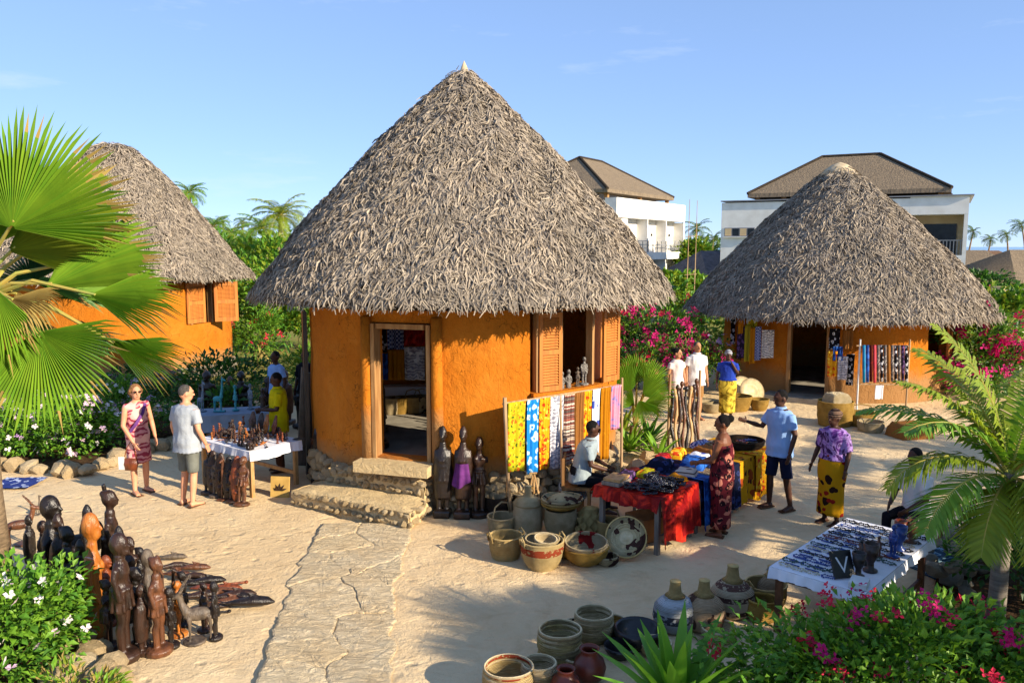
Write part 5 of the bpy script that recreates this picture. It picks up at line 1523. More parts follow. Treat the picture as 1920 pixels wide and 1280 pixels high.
person('woman in a royal blue top and gold skirt with her hand raised to her face', (4.80, 17.5), 262, 1.55, s_dark, [('skirt', c_goldsk, {'low': .2, 'high': 1.08}), ('shirt', c_blue, {'sleeve': .7, 'hem': 1.0, 'fat': .035})], c_greyscarf,
       (((.22, -.12, 1.18), (.06, -.17, 1.46)), ((-.25, .02, 1.13), (-.27, -.06, .90))), hairstyle='scarf', female=True, bulk=1.08)
person('seated person in a white shirt behind the young palm and the jewellery table', (5.18, 9.85), 205, 1.72, s_dark, [('shirt', c_white, {'sleeve': .85, 'hem': .84, 'fat': .03}), ('trousers', c_black)], h_black,
       (((.22, -.10, 1.14), (.14, -.30, 1.02)), ((-.22, -.10, 1.14), (-.12, -.32, 1.02))), legs=sit_legs, lean=(0, -.08), seat=.45, hairstyle='crop', head=(0, 15))
# seats
def stool(label, loc, w, h, m, rz=0, back=False, name='stool', cat='stool'):
    t = root(name, label, cat, (loc[0], loc[1], 0), rz)
    MB().box((0, 0, h - .02), (w, w, .035)).build('seat', m, t)
    for sx in (-1, 1):
        for sy in (-1, 1): MB().box((sx * (w / 2 - .03), sy * (w / 2 - .03), (h - .04) / 2), (.04, .04, h - .04)).build('leg', m, t)
    for sy in (-1, 1): MB().box((0, sy * (w / 2 - .03), h * .4), (w - .1, .025, .03)).build('stretcher', m, t)
    if back:
        for sx in (-1, 1): MB().box((sx * (w / 2 - .03), w / 2 - .02, h + .2), (.04, .035, .44)).build('back_post', m, t)
        MB().box((0, w / 2 - .02, h + .33), (w - .1, .025, .14)).build('backrest', m, t)
    return t
stool('wooden chair under the seated vendor in the grey polo', (.95, 11.33), .42, .40, m_tablewood, R(82), True, 'chair', 'chair')
stool('low stool under the seated person behind the young palm', (5.22, 9.87), .42, .38, m_tablewood, R(20))
# ------------------------------------------------------------------ carvings (each mesh one metre tall, scaled when placed)
def carve_figure(seed, neck=.05, head=.075, arms='side', slim=1.0, base='disc', cloak=False, hat=False):
    m = MB(); r = random.Random(seed)
    if base == 'disc': m.lathe([(0, 0), (.13, .0), (.135, .05), (.10, .07), (0, .07)], 14, wob=.08)
    elif base == 'block': m.box((0, 0, .04), (.2, .2, .08))
    z = .05
    for sx in (-1, 1):
        m.tube([(sx * .045, -.0, z), (sx * .048, .006, .25), (sx * .045, -.01, .30), (sx * .048, .0, .50)], [.032 * slim, .038 * slim, .034 * slim, .058 * slim], 9)
        m.tube([(sx * .045, .03, z + .015), (sx * .05, -.07, z + .012)], [(.03, .02), (.025, .014)], 7)
    sh = .86 - neck - head * 1.2
    m.loft([((0, 0, .46), .085 * slim, .07 * slim), ((0, .01, .52), .09 * slim, .072 * slim), ((0, 0, .60), .062 * slim, .052 * slim), ((0, -.01, sh - .06), .088 * slim, .06 * slim), ((0, 0, sh), .085 * slim, .05 * slim), ((0, 0, sh + .03), .035, .035)], 12)
    ht = sh + neck + head * 1.1
    m.tube([(0, 0, sh), (0, -.005, ht)], [.034, .030], 9)
    m.ball((0, .0, ht + head * .25), (head * .8, head * .98, head * 1.15), 14, 10)
    m.ball((0, -head * .45, ht - head * .45), (head * .55, head * .6, head * .55), 10, 8)
    m.tube([(0, -head * .9, ht + head * .3), (0, -head * 1.2, ht - head * .1), (0, -head * .9, ht - head * .2)], [head * .12, head * .18, head * .12], 7)
    m.ball((0, -head * .98, ht - head * .55), (head * .3, head * .2, head * .13), 8, 6)
    for sx in (-1, 1): m.ball((sx * head * .8, 0, ht + head * .1), (head * .12, head * .24, head * .34), 8, 6)
    if arms == 'side':
        for sx in (-1, 1): m.tube([(sx * .085 * slim, 0, sh - .01), (sx * .108 * slim, .01, (sh + .55) / 2), (sx * .10 * slim, -.03, .47)], [.03, .026, .022], 8)
    elif arms == 'cross':
        for sx in (-1, 1): m.tube([(sx * .085 * slim, 0, sh - .01), (sx * .11 * slim, .0, .62), (-sx * .03, -.07, .60)], [.03, .026, .02], 8)
    elif arms == 'chest':
        for sx in (-1, 1): m.tube([(sx * .085 * slim, 0, sh - .01), (sx * .11 * slim, .0, .66), (sx * .03, -.07, .70)], [.03, .026, .02], 8)
    # carved detail: eyes, brow, neck rings, belt, hair knot and skirt pleats
    for sx in (-1, 1): m.ball((sx * head * .36, -head * .86, ht + head * .12), (head * .2, head * .13, head * .11), 8, 6)
    m.ball((0, -head * .84, ht + head * .42), (head * .6, head * .16, head * .1), 8, 6)
    for q in range(3): m.lathe([(.036, -.009), (.047, 0), (.036, .009)], 14, (0, 0, sh + .02 + q * .02))
    m.lathe([(.07 * slim, -.014), (.098 * slim, 0), (.07 * slim, .014)], 14, (0, 0, .545))
    if seed % 2 == 0: m.ball((0, head * .75, ht + head * .9), head * .42, 8, 6)
    for q in range(10):
        a = q * math.pi / 5; m.tube([(.085 * slim * math.cos(a), .07 * slim * math.sin(a), .54), (.105 * slim * math.cos(a), .085 * slim * math.sin(a), .38)], [.013, .016], 6)
    if cloak: m.loft([((0, .01, .20), .10, .07), ((0, .01, .45), .12, .085), ((0, .0, .65), .11, .075), ((0, 0, sh), .07, .05)], 12)
    if hat: m.loft([((0, 0, ht + head * .8), head * .9, head * .95), ((0, 0, ht + head * 1.5), head * .6, head * .6), ((0, 0, ht + head * 2.0), head * .2, head * .2)], 12)
    me = solid(m, 'figure', w_dark, .0115, 2)
    zs = [v.co.z for v in me.vertices]; k = 1.0 / max(zs)
    me.transform(Matrix.Diagonal((k, k, k, 1)))
    return me
def carve_bust(seed):
    m = MB()
    m.loft([((0, 0, 0), .12, .11), ((0, 0, .12), .13, .12), ((0, 0, .40), .10, .09), ((0, 0, .62), .15, .09), ((0, 0, .70), .07, .065), ((0, -.01, .80), .05, .05)], 14)
    m.ball((0, 0, .90), (.085, .105, .115), 14, 10); m.ball((0, -.045, .84), (.06, .07, .06), 12, 8)
    m.tube([(0, -.09, .92), (0, -.125, .87), (0, -.1, .86)], [.012, .02, .013], 7); m.ball((0, -.1, .825), (.035, .02, .013), 8, 6)
    for sx in (-1, 1): m.ball((sx * .085, 0, .89), (.012, .028, .04), 8, 6); m.ball((sx * .034, -.088, .905), (.02, .014, .011), 8, 6); m.tube([(sx * .14, 0, .60), (sx * .16, -.02, .42), (sx * .09, -.08, .28)], [.03, .026, .02], 8); m.ball((sx * .05, -.075, .56), (.045, .045, .05), 8, 6)
    for q in range(3): m.lathe([(.05, -.01), (.068, 0), (.05, .01)], 14, (0, 0, .70 + q * .026))
    return solid(m, 'bust', w_dark, .011, 2)
def carve_elephant(seed, rear=False):
    m = MB()
    m.lathe([(0, 0), (.2, 0), (.2, .05), (0, .06)], 14)
    m.ball((0, .02, .42), (.16, .27, .19), 14, 10); m.ball((0, -.28, .55), (.11, .13, .14), 12, 9)
    for sx in (-1, 1):
        for sy in (-.16, .2): m.tube([(sx * .09, sy, .03), (sx * .09, sy, .38)], [.06, .075], 9)
        m.ball((sx * .15, -.22, .56), (.03, .10, .13), 10, 8); m.tube([(sx * .05, -.36, .48), (sx * .06, -.47, .50), (sx * .06, -.53, .57)], [.018, .014, .006], 6)
    m.tube([(0, -.36, .52), (0, -.45, .44), (0, -.52, .58), (0, -.50, .80), (0, -.44, .98)], [.06, .05, .045, .038, .03], 9)
    return solid(m, 'elephant', w_dark, .014, 2)
def carve_antelope(seed):
    m = MB()
    m.lathe([(0, 0), (.14, 0), (.14, .04), (0, .05)], 12)
    m.ball((0, .05, .40), (.075, .19, .095), 12, 9)
    for sx in (-1, 1):
        for sy in (-.06, .18): m.tube([(sx * .045, sy, .03), (sx * .045, sy + .01, .2), (sx * .05, sy, .38)], [.014, .017, .03], 7)
        m.tube([(sx * .02, -.16, .74), (sx * .05, -.10, .85), (sx * .03, -.04, .94), (sx * .06, 0, 1.0)], [.016, .014, .011, .005], 6)
        m.tube([(sx * .03, -.14, .72), (sx * .085, -.10, .76)], [.018, .006], 6)
    m.tube([(0, -.08, .44), (0, -.14, .58), (0, -.16, .70)], [.065, .042, .035], 9); m.tube([(0, -.13, .72), (0, -.22, .68), (0, -.30, .64)], [.045, .035, .02], 9)
    return solid(m, 'antelope', w_dark, .0115, 2)
def carve_giraffe(seed):
    m = MB(); m.box((0, 0, .02), (.16, .3, .04))
    m.ball((0, .05, .36), (.055, .13, .075), 12, 9)
    for sx in (-1, 1):
        for sy in (-.04, .13): m.tube([(sx * .03, sy, .03), (sx * .035, sy, .33)], [.014, .024], 7)
        m.tube([(sx * .018, -.10, .93), (sx * .02, -.09, 1.0)], [.01, .012], 6)
    m.tube([(0, -.05, .38), (0, -.09, .65), (0, -.10, .90)], [.05, .032, .028], 9); m.tube([(0, -.08, .92), (0, -.20, .86)], [.035, .02], 9)
    return solid(m, 'giraffe', w_dark, .0115, 2)
def carve_mask(seed, long=1.0):
    m = MB()
    m.ball((0, 0, .5), (.20, .075, .5), 16, 12); m.tube([(0, -.07, .62), (0, -.12, .42), (0, -.07, .40)], [.03, .05, .035], 8)
    m.ball((0, -.06, .66), (.13, .03, .03), 10, 7); m.ball((0, -.07, .25), (.07, .035, .035), 10, 7)
    for sx in (-1, 1): m.ball((sx * .08, -.07, .56), (.035, .02, .014), 8, 6); m.ball((sx * .2, 0, .55), (.03, .03, .08), 8, 6)
    m.ball((0, 0, .93), (.10, .06, .1), 10, 8)
    return solid(m, 'mask', w_dark, .013, 2)
def carve_fish(seed):
    m = MB(); r = random.Random(seed)       # along +X, one metre
    m.tube([(0, 0, 0), (.12, 0, .02), (.35, 0, .03), (.6, 0, .02), (.82, 0, .015), (.9, 0, .02)], [(.02, .01), (.065, .05), (.085, .065), (.06, .045), (.025, .02), (.012, .012)], 10, up=(0, 1, 0))
    m.tube([(.86, 0, .02), (1.0, .07, .05)], [(.02, .008), (.012, .006)], 6); m.tube([(.86, 0, .02), (1.0, -.07, .03)], [(.02, .008), (.012, .006)], 6)
    m.tube([(.3, 0, .06), (.48, 0, .13)], [(.01, .05), (.006, .015)], 6)
    me = solid(m, 'fish', w_dark, .012, 2)
    z0 = min(v.co.z for v in me.vertices); me.transform(Matrix.Translation((0, 0, -z0))); return me
def carve_paddle(seed):
    m = MB(); m.tube([(0, 0, .02), (.5, 0, .02), (.62, 0, .025)], [.018, .016, .02], 8)
    m.tube([(.6, 0, .025), (.72, 0, .03), (.88, 0, .025), (1.0, 0, .02)], [(.03, .015), (.075, .018), (.065, .016), (.01, .008)], 10, up=(0, 1, 0))
    m.ball((0, 0, .022), (.04, .035, .022), 8, 6)
    return solid(m, 'paddle', w_dark, .009, 2)
def carve_croc(seed):
    m = MB(); m.tube([(0, 0, .02), (.2, .02, .03), (.42, 0, .045), (.6, -.02, .045), (.72, 0, .04), (.88, .01, .03), (1.0, .02, .025)], [.008, .025, .055, .06, .045, .04, .02], 9)
    for x in (.38, .64):
        for s in (-1, 1): m.tube([(x, 0, .04), (x + .05, s * .10, .015)], [.022, .016], 6)
    return solid(m, 'crocodile', w_dark, .010, 2)
MESH = {'man': carve_figure(1, .05, .075, 'side', 1.0), 'woman': carve_figure(2, .09, .062, 'side', .9), 'maasai': carve_figure(3, .07, .058, 'cross', .85, 'block', True, True),
        'hands': carve_figure(4, .06, .07, 'chest', 1.0, 'disc'), 'bust': carve_bust(5), 'elephant': carve_elephant(6), 'antelope': carve_antelope(7), 'giraffe': carve_giraffe(8),
        'mask': carve_mask(9), 'fish': carve_fish(10), 'paddle': carve_paddle(11), 'croc': carve_croc(12)}
_MV = {}
def carving(name, kind, label, loc, h, m, heading=-90, tilt=0.0, roll=0.0, wx=1.0, group=None, cat='carving', flat=False):
    """upright carvings look along their local -Y; heading as for people"""
    o = obj(name, MESH[kind], None, loc, (tilt, roll, R(heading) if flat else R(heading + 90)), (h * wx, h * wx, h) if not flat else (h, h * wx, h * wx))
    o.material_slots[0].link = 'OBJECT'; o.material_slots[0].material = m
    return tag(o, label, cat, group)
gs = 'carved wooden figures laid out on the sand'
for u, vb, vt, kind, m, hd, wx, lb in (
        (235, 1234, 998, 'man', w_dark, 5, .9, 'tallest dark wooden figure with round head, nearest the rocks'),
        (300, 1222, 1043, 'woman', w_brown, -5, 1.0, 'brown wooden figure on a stone-like base, right of the tallest one'),
        (182, 1190, 963, 'bust', w_orange, 10, .66, 'honey-coloured wooden bust with bald head beside the periwinkle bush'),
        (106, 1128, 930, 'bust', w_ebony, 0, .85, 'glossy black bust with round bald head near the fan palm trunk'),
        (152, 1128, 918, 'elephant', w_ebony, 60, .6, 'black elephant with raised trunk among the wooden figures'),
        (216, 1128, 918, 'woman', w_dark, 15, .95, 'slender dark wooden woman with small head, at the back of the group'),
        (135, 1162, 985, 'hands', w_ebony, 0, .95, 'black wooden figure with hands on its chest, in front of the elephant'),
        (262, 1212, 1062, 'hands', w_ebony, -10, 1.0, 'black wooden figure squeezed behind the tallest one'),
        (283, 1180, 1030, 'bust', w_grey, 20, .72, 'grey-brown wooden bust with smooth domed head'),
        (336, 1190, 1088, 'woman', w_orange, 30, 1.1, 'small honey-coloured leg-like figure in the middle of the group'),
        (366, 1203, 1072, 'antelope', w_grey, 200, 1.1, 'grey wooden antelope on a thick base near the lying carvings'),
        (405, 1197, 1090, 'man', w_ebony, 10, .9, 'small black figure at the right end of the standing group'),
        (205, 1170, 1040, 'man', w_red, 0, .95, 'reddish figure in the shade behind the tallest one'),
        (318, 1165, 1060, 'giraffe', w_dark, 10, 1.0, 'small dark giraffe between the standing figures'),
        (88, 1105, 975, 'man', w_dark, 0, .95, 'dark figure half hidden behind the black bust'),
        (45, 1020, 925, 'antelope', w_brown, 30, 1.2, 'brown antelope with tall horns beside the fan palm trunk'),
        (72, 965, 928, 'giraffe', w_grey, 80, 1.3, 'tiny grey animal figure standing alone on the sand'),
        (250, 1160, 1005, 'hands', w_dark, -20, .9, 'dark figure with folded arms in the second row'),
        (160, 1178, 1010, 'maasai', w_ebony, 10, .9, 'black cloaked figure in front of the honey-coloured bust'),
        (120, 1150, 962, 'maasai', w_dark, -10, .9, 'dark cloaked figure between the two black carvings'),
        (175, 1140, 945, 'maasai', w_ebony, 0, .8, 'black cloaked figure behind the honey-coloured bust'),
        (232, 1150, 985, 'maasai', w_ebony, 10, .85, 'black cloaked figure behind the slender woman'),
        (268, 1150, 1025, 'woman', w_ebony, -5, 1.0, 'black slender figure behind the grey-brown bust'),
        (345, 1172, 1070, 'hands', w_ebony, 0, 1.0, 'black figure with folded arms beside the lying carvings'),
        (322, 1212, 1100, 'man', w_ebony, 15, 1.0, 'short black figure at the front between brown figure and antelope'),
        (270, 1225, 1095, 'maasai', w_dark, 0, 1.1, 'short dark cloaked figure at the front of the group'),
        (60, 1075, 965, 'maasai', w_ebony, 0, 1.0, 'black cloaked figure close to the fan palm trunk'),
        (385, 1182, 1092, 'woman', w_dark, -10, 1.1, 'small dark figure behind the antelope'),
        (300, 1150, 1040, 'maasai', w_brown, 0, 1.0, 'brown cloaked figure in the back row near the lying carvings'),
        (205, 1215, 1085, 'hands', w_dark, 0, 1.0, 'short dark figure at the front beside the rocks')):
    p, h = GH(u, vb, vt)
    carving('carved_figure', kind, lb, (p.x, p.y, 0), h, m, hd, 0, 0, wx, gs)
gl_ = 'carvings lying side by side on the sand'
lying = [(352, 1048, 'fish', w_grey, .42), (372, 1062, 'croc', w_dark, .45), (396, 1072, 'fish', w_brown, .45), (412, 1086, 'croc', w_dark, .5), (425, 1094, 'fish', w_ebony, .5), (462, 1099, 'paddle', w_red, .6), (455, 1108, 'fish', w_red, .45),
         (472, 1117, 'croc', w_brown, .55), (482, 1122, 'fish', w_dark, .55), (470, 1130, 'fish', w_brown, .5), (503, 1128, 'croc', w_ebony, .62), (516, 1138, 'fish', w_ebony, .6), (440, 1138, 'croc', w_dark, .5), (385, 1100, 'fish', w_ebony, .4), (360, 1085, 'fish', w_brown, .4), (430, 1150, 'paddle', w_ebony, .55), (415, 1120, 'fish', w_dark, .5)]
adj = {'fish': 'fish', 'croc': 'crocodile', 'paddle': 'paddle'}
tone = {'grey_brown_carved_wood': 'grey', 'brown_carved_wood': 'brown', 'pale_carved_wood': 'pale', 'dark_carved_wood': 'dark brown', 'ebony': 'black', 'reddish_carved_wood': 'reddish', 'honey_carved_wood': 'honey-coloured'}
where = ['at the far end of the row', 'second from the far end of the row', 'third from the far end of the row', 'fourth from the far end of the row', 'fifth from the far end of the row', 'longest of the upper half', 'under the reddish paddle tip', 'in the middle of the row', 'just below the middle of the row',
         'under the black crocodile', 'second from the near end of the row', 'longest, at the near end of the row', 'next to the small black standing figure', 'closest to the standing group', 'behind the antelope', 'nearest the camera at the start of the row', 'partly covered in the middle of the row']
for k, (u, v, kind, m, L) in enumerate(lying):
    p = G(u, v); a = R(14 + 10 * math.sin(k * 1.7)); c = Vector((p.x, p.y, .012 + .012 * (k % 3)))
    carving({'fish': 'carved_fish', 'croc': 'carved_crocodile', 'paddle': 'carved_paddle'}[kind], kind, '%s wooden %s lying on the sand, %s' % (tone[m.name], adj[kind], where[k]), c, L, m, math.degrees(a) + 180, 0, -.04, 1.45, gl_, flat=True)
# three tall figures right of the door
for u, vb, vt, m, kind, lb in ((830, 968, 800, w_ebony, 'maasai', 'tall black warrior figure leaning by the door, leftmost of the three'), (868, 970, 800, w_dark, 'maasai', 'tall dark figure in a purple cloth, middle of the three by the door'), (898, 968, 820, w_dark, 'hands', 'tall dark figure with folded arms, rightmost of the three by the door')):
    p, h = GH(u, vb, vt)
    carving('carved_figure', kind, lb, (p.x, p.y, 0), h, m, -95, R(-4), 0, .88, 'tall figures either side of the door')
p = G(868, 970)
pw = root('purple_cloth', 'purple cloth tied round the middle tall figure', 'cloth', (p.x, p.y + .02, .46))
MB().grid(lambda a, b: ((.095 + .045 * b + .016 * math.sin(a * 6.283 * 6) * (.3 + b)) * math.cos(a * 6.2832), (.085 + .04 * b + .016 * math.sin(a * 6.283 * 6) * (.3 + b)) * math.sin(a * 6.2832), .34 - (.30 + .05 * math.sin(a * 12)) * b), 60, 6).build('drape', mat('purple_cotton', C('#6a3474'), C('#4c2456'), 6, .9, .1, .4, 9, .02), pw, smooth=True)
for k, (u, vb, vt, m, kind, lb, tl) in enumerate(((604, 905, 772, w_ebony, 'maasai', 'black figure with carved headdress leaning beside the hut steps', -6), (631, 880, 795, w_pale, 'hands', 'pale wooden figure leaning between the black figure and the doorway', -5), (590, 890, 800, w_brown, 'woman', 'brown figure in the shade at the left corner of the central hut', -6))):
    p, h = GH(u, vb, vt); carving('carved_figure', kind, lb, (p.x, p.y, 0), h * 1.02, m, -100, R(tl), 0, 1.15, 'tall figures either side of the door')
# long planks and a shield leaning on the dark corner of the hut
for k, (u, vb, vt, w, m, lb) in enumerate(((566, 872, 690, .09, w_grey, 'long pale plank leaning on the left corner of the central hut'), (578, 865, 700, .12, w_ebony, 'black board leaning on the left corner of the central hut'), (588, 850, 715, .10, w_dark, 'dark carved board beside the black board at the hut corner'))):
    p, h = GH(u, vb, vt); o = MB()
    o.tube([(0, 0, 0), (.03, .05, h * .5), (.06, .10, h)], [(w, .02), (w * .8, .02), (w * .5, .018)], 8)
    q = o.build('leaning_board', m, loc=(p.x, p.y, 0)); tag(q, lb, 'board', 'boards leaning on the hut')

# ------------------------------------------------------------------ tables
def table(name, label, fr, e1, L, Wd, z, m=m_tablewood, low=True, thick=.04, leg=.06):
    """fr: a corner; e1 unit along the length; width goes to the left of e1"""
    e1 = Vector((e1[0], e1[1], 0)).normalized(); e2 = Vector((-e1.y, e1.x, 0)); fr = Vector((fr[0], fr[1], 0)); c = fr + e1 * L / 2 + e2 * Wd / 2
    t = root(name, label, 'table', c, math.atan2(e1.y, e1.x))
    n = max(4, int(Wd / .14))
    for k in range(n): MB().box((0, -Wd / 2 + (k + .5) * Wd / n, z - thick / 2), (L, Wd / n - .006, thick)).build('plank', m, t)
    for sx in (-1, 1):
        for sy in (-1, 1): MB().box((sx * (L / 2 - leg), sy * (Wd / 2 - leg), (z - thick) / 2), (leg, leg, z - thick)).build('leg', m, t)
    for sy in (-1, 1): MB().box((0, sy * (Wd / 2 - leg), z - thick - .05), (L - 3 * leg, .03, .09)).build('apron', m, t)
    for sx in (-1, 1): MB().box((sx * (L / 2 - leg), 0, z - thick - .051), (.03, Wd - 3 * leg, .09)).build('apron', m, t)
    if low: MB().box((0, -(Wd / 2 - leg), .2), (L - 2.2 * leg, .03, .06)).build('stretcher', m, t)
    t['_L'] = L; t['_W'] = Wd; t['_z'] = z
    return t
def tablecloth(label, tb, m, drops, folds=7, amp=.02, seed=0, lift=.006, name='tablecloth'):
    """drops: hang at -x, +x, -y, +y edges of the table"""
    L, Wd, z = tb['_L'] + .03, tb['_W'] + .03, tb['_z'] + lift
    o = bpy.data.objects.new(name, None); col.objects.link(o); o.location = tb.location; o.rotation_euler = tb.rotation_euler; tag(o, label, 'tablecloth')
    r = random.Random(seed)
    MB().grid(lambda a, b: ((a - .5) * L, (b - .5) * Wd, z + .003 * nz(a * 9, b * 9, seed)), 24, 14).build('cloth_top', m, o, smooth=True)
    for k, d in enumerate(drops):
        if d <= 0: continue
        def fn(a, b, k=k, d=d):
            w = (amp * b ** .7) * (math.sin(a * folds * 6.283 + seed) + .5 * math.sin(a * folds * 2.7 * 6.283 + 1)) + .012 * b
            zz = z - d * b * (1 + .08 * math.sin(a * 9 + seed * 3) * b)
            if b == 0: zz = z
            out = .004 + max(-.002, w + amp * .9 * b)
            s = a - .5
            if k == 0: return (-L / 2 - out, s * Wd, zz)
            if k == 1: return (L / 2 + out, s * Wd, zz)
            if k == 2: return (s * L, -Wd / 2 - out, zz)
            return (s * L, Wd / 2 + out, zz)
        MB().grid(fn, 48, 8).build('cloth_side', m, o, smooth=True)
    return o
def on(tb, x, y, z=0.0):
    """world point on a table top; x, y in fractions -.5 .. .5"""
    a = tb.rotation_euler.z; lx, ly = x * tb['_L'], y * tb['_W']
    return Vector((tb.location.x + lx * math.cos(a) - ly * math.sin(a), tb.location.y + lx * math.sin(a) + ly * math.cos(a), tb['_z'] + .013 + z))
def hang(label, u0, u1, vt0, vt1, vb0, vb1, Y0, Y1, m, folds=2.5, amp=.025, name='hanging_cloth', cat='cloth', group=None, back=False, seed=0):
    """cloth hanging from a line between two sight points"""
    a, b, c, d = P(u0, vt0, Y0), P(u1, vt1, Y1), P(u0, vb0, Y0), P(u1, vb1, Y1)
    ax = (b - a); n = Vector((ax.y, -ax.x, 0)).normalized()
    o = root(name, label, cat, a, 0, group)
    def fn(s, t):
        p = a.lerp(b, s); h = (a.z - c.z) + ((b.z - d.z) - (a.z - c.z)) * s
        w = amp * (.25 + .75 * t) * math.sin(s * folds * 6.283 + seed) + amp * .5 * math.sin(s * folds * 2.3 * 6.283 + seed * 2 + t)
        p = p + n * (w + .02 * (1 - t) ** 6) ; p.z -= h * t
        return p - a
    q = MB().grid(fn, 22, 16).build('panel', m, o, smooth=True); s_ = q.modifiers.new('s', 'SOLIDIFY'); s_.thickness = .006
    if back:
        q = MB().grid(lambda s, t: fn(s, t * .6) - n * (.05 + .01 * math.sin(s * 9)), 22, 10).build('back_fold', m, o, smooth=True); s_ = q.modifiers.new('s', 'SOLIDIFY'); s_.thickness = .006
    return o
# ------------------------------------------------------------------ cloth materials for goods
k_yg = cloth('yellow_green_print', C('#a8a018'), [C('#c2601a'), C('#4a5a18'), C('#d8c83a')], 'blobs', 11)
k_blue = cloth('bright_blue_print', C('#1a78c0'), [C('#b8d4e8')], 'floral', 8, seed=2.1)
k_orange = cloth('orange_flower_print', C('#d89a18'), [C('#c8401a'), C('#e8c84a'), C('#b83018')], 'blobs', 9, seed=1.2)
k_grey = cloth('grey_white_print', C('#c4c2c6'), [C('#8a8a96'), C('#e0e0e2')], 'lines', 12)
k_stripe = cloth('banded_rug', C('#b8a890'), [C('#8a3a30'), C('#5a4a44'), C('#c8b8a8')], 'stripe', 22)
k_brown = cloth('brown_cloth', C('#6a4020'), [C('#8a5a2a')], 'tie', 6)
k_whiteblue = cloth('white_and_blue_cloth', C('#d4dae4'), [C('#3a4aa0')], 'blobs', 6, seed=.7)
k_mustard = cloth('mustard_cloth', C('#c88a14'), [C('#a86c0c')], 'tie', 5)
k_pinkblue = cloth('pink_blue_cloth', C('#c8b4c8'), [C('#4a78b8'), C('#d88aa0')], 'tie', 5, seed=3)
k_red = cloth('red_shiny_cloth', C('#b01414'), [C('#d0301c'), C('#7a0c10')], 'tie', 6, rough=.5)
k_deepblue = cloth('deep_blue_cloth', C('#1c4aa0'), [C('#2f6ec8'), C('#163878')], 'tie', 8, rough=.6)
k_gold = cloth('gold_sequin_cloth', C('#8a6a3a'), [C('#d8c090'), C('#4a3418')], 'blobs', 30, rough=.4)
k_navy = cloth('navy_print', C('#10162e'), [C('#2a3460')], 'floral', 9)
k_bw = cloth('black_white_print', C('#16161c'), [C('#c8c8cc')], 'floral', 10)
k_redd = cloth('dull_red_cloth', C('#7a2018'), [C('#4a1410')], 'tie', 6)
k_purplec = cloth('purple_black_cloth', C('#2c2038'), [C('#6a4a7a')], 'floral', 12)
k_olive = cloth('olive_cloth', C('#7a7420'), [C('#a89a2a')], 'stripe', 30, seed=-1)
k_checkb = cloth('blue_check_cloth', C('#2a3a78'), [C('#a8b0d0')], 'check', 26)
k_sketch = cloth('white_sketch_cloth', C('#d0cdc8'), [C('#77757a')], 'lines', 14)
k_teal = mat('teal_cloth', C('#1684b4'), C('#0f6c98'), 5, .7, .2, .4, 9, .02)
k_pinkroll = mat('coral_cloth', C('#d04a58'), C('#b83a48'), 5, .8, .2, .4, 9, .02)
k_greyroll = cloth('grey_mottled_cloth', C('#5f5a58'), [C('#a8a098'), C('#2c2a2c')], 'blobs', 18)
k_amber = cloth('amber_kanga', C('#c08a10'), [C('#8a3a10'), C('#3a1a10')], 'blobs', 6, seed=4)

# ---- cloth rack beside the hut window
rk = root('cloth_rack', 'pole rack of rough wood holding a row of printed cloths by the hut', 'rack')
pa, pb_ = P(943, 757, 10.88), P(1166, 722, 12.42)
MB().tube([pa, pa.lerp(pb_, .5), pb_], .018, 7).build('rail', m_pole, rk)
MB().tube([G(957, 962) , P(950, 850, 10.88), P(946, 745, 10.88)], [.022, .022, .03], 7).build('post', m_pole, rk)
MB().tube([(pb_.x + .02, pb_.y + .02, 0), pb_ + Vector((0, 0, .12))], [.022, .02], 7).build('post', m_pole, rk)
MB().tube([(pa.lerp(pb_, .45).x + .03, pa.lerp(pb_, .45).y - .25, 0), pa.lerp(pb_, .45)], [.02, .018], 7).build('post', m_pole, rk)
cl = [(951, 985, 884, k_yg, 'yellow-green printed cloth, first on the rack beside the tall figures'), (986, 1010, 888, k_blue, 'bright blue cloth with white flowers on the rack'), (1011, 1030, 880, k_orange, 'orange and red flowered cloth next to the blue one'),
      (1031, 1056, 880, k_grey, 'grey and white patterned cloth in the middle of the rack'), (1057, 1076, 872, k_stripe, 'banded beige and red rug hanging on the rack'), (1077, 1093, 868, k_brown, 'narrow brown cloth between the rug and the flame print'),
      (1094, 1108, 860, k_orange, 'narrow flame-coloured cloth behind the seated vendor'), (1109, 1125, 850, k_whiteblue, 'white cloth with blue patches on the rack'), (1126, 1144, 862, k_mustard, 'plain mustard cloth near the far end of the rack'), (1145, 1163, 806, k_pinkblue, 'pink and blue cloth at the far end of the rack')]
for k, (u0, u1, vb, m, lb) in enumerate(cl):
    f0, f1 = (u0 - 943) / 223, (u1 - 943) / 223
    Y0, Y1 = 10.84 + 1.54 * f0, 10.84 + 1.54 * f1
    v0, v1 = 755 - 35 * f0 ** 1.2, 755 - 35 * f1 ** 1.2
    hang(lb, u0, u1, v0, v1, vb, vb - 3, Y0, Y1, m, 1.6, .022, group='printed cloths on the rack', back=True, seed=k)
pd = MB(); pd.tube([(0, 0, 0), (0, 0, 1.0), (0, 0, 1.1)], [.012, .012, .016], 7); pd.tube([(0, 0, 1.02), (0, 0, 1.2), (0, 0, 1.45)], [(.016, .012), (.04, .014), (.02, .012)], 8)
o = pd.build('wooden_spear', m_frame, loc=G(948, 966), rot=(R(2), R(2), 0)); o.location.y += .05; tag(o, 'slim wooden paddle-headed staff leaning on the end of the cloth rack', 'staff')
ez = MB()
zz = root('wooden_easel', 'small three-legged wooden stand below the blue cloth', 'stand', G(1000, 960))
for dx, dy in ((-.12, -.1), (.14, -.12), (.02, .16)): MB().tube([(dx, dy, 0), (0, 0, .62)], .013, 6).build('leg', w_pale, zz)
MB().box((0, 0, .60), (.1, .1, .02)).build('top', w_pale, zz)

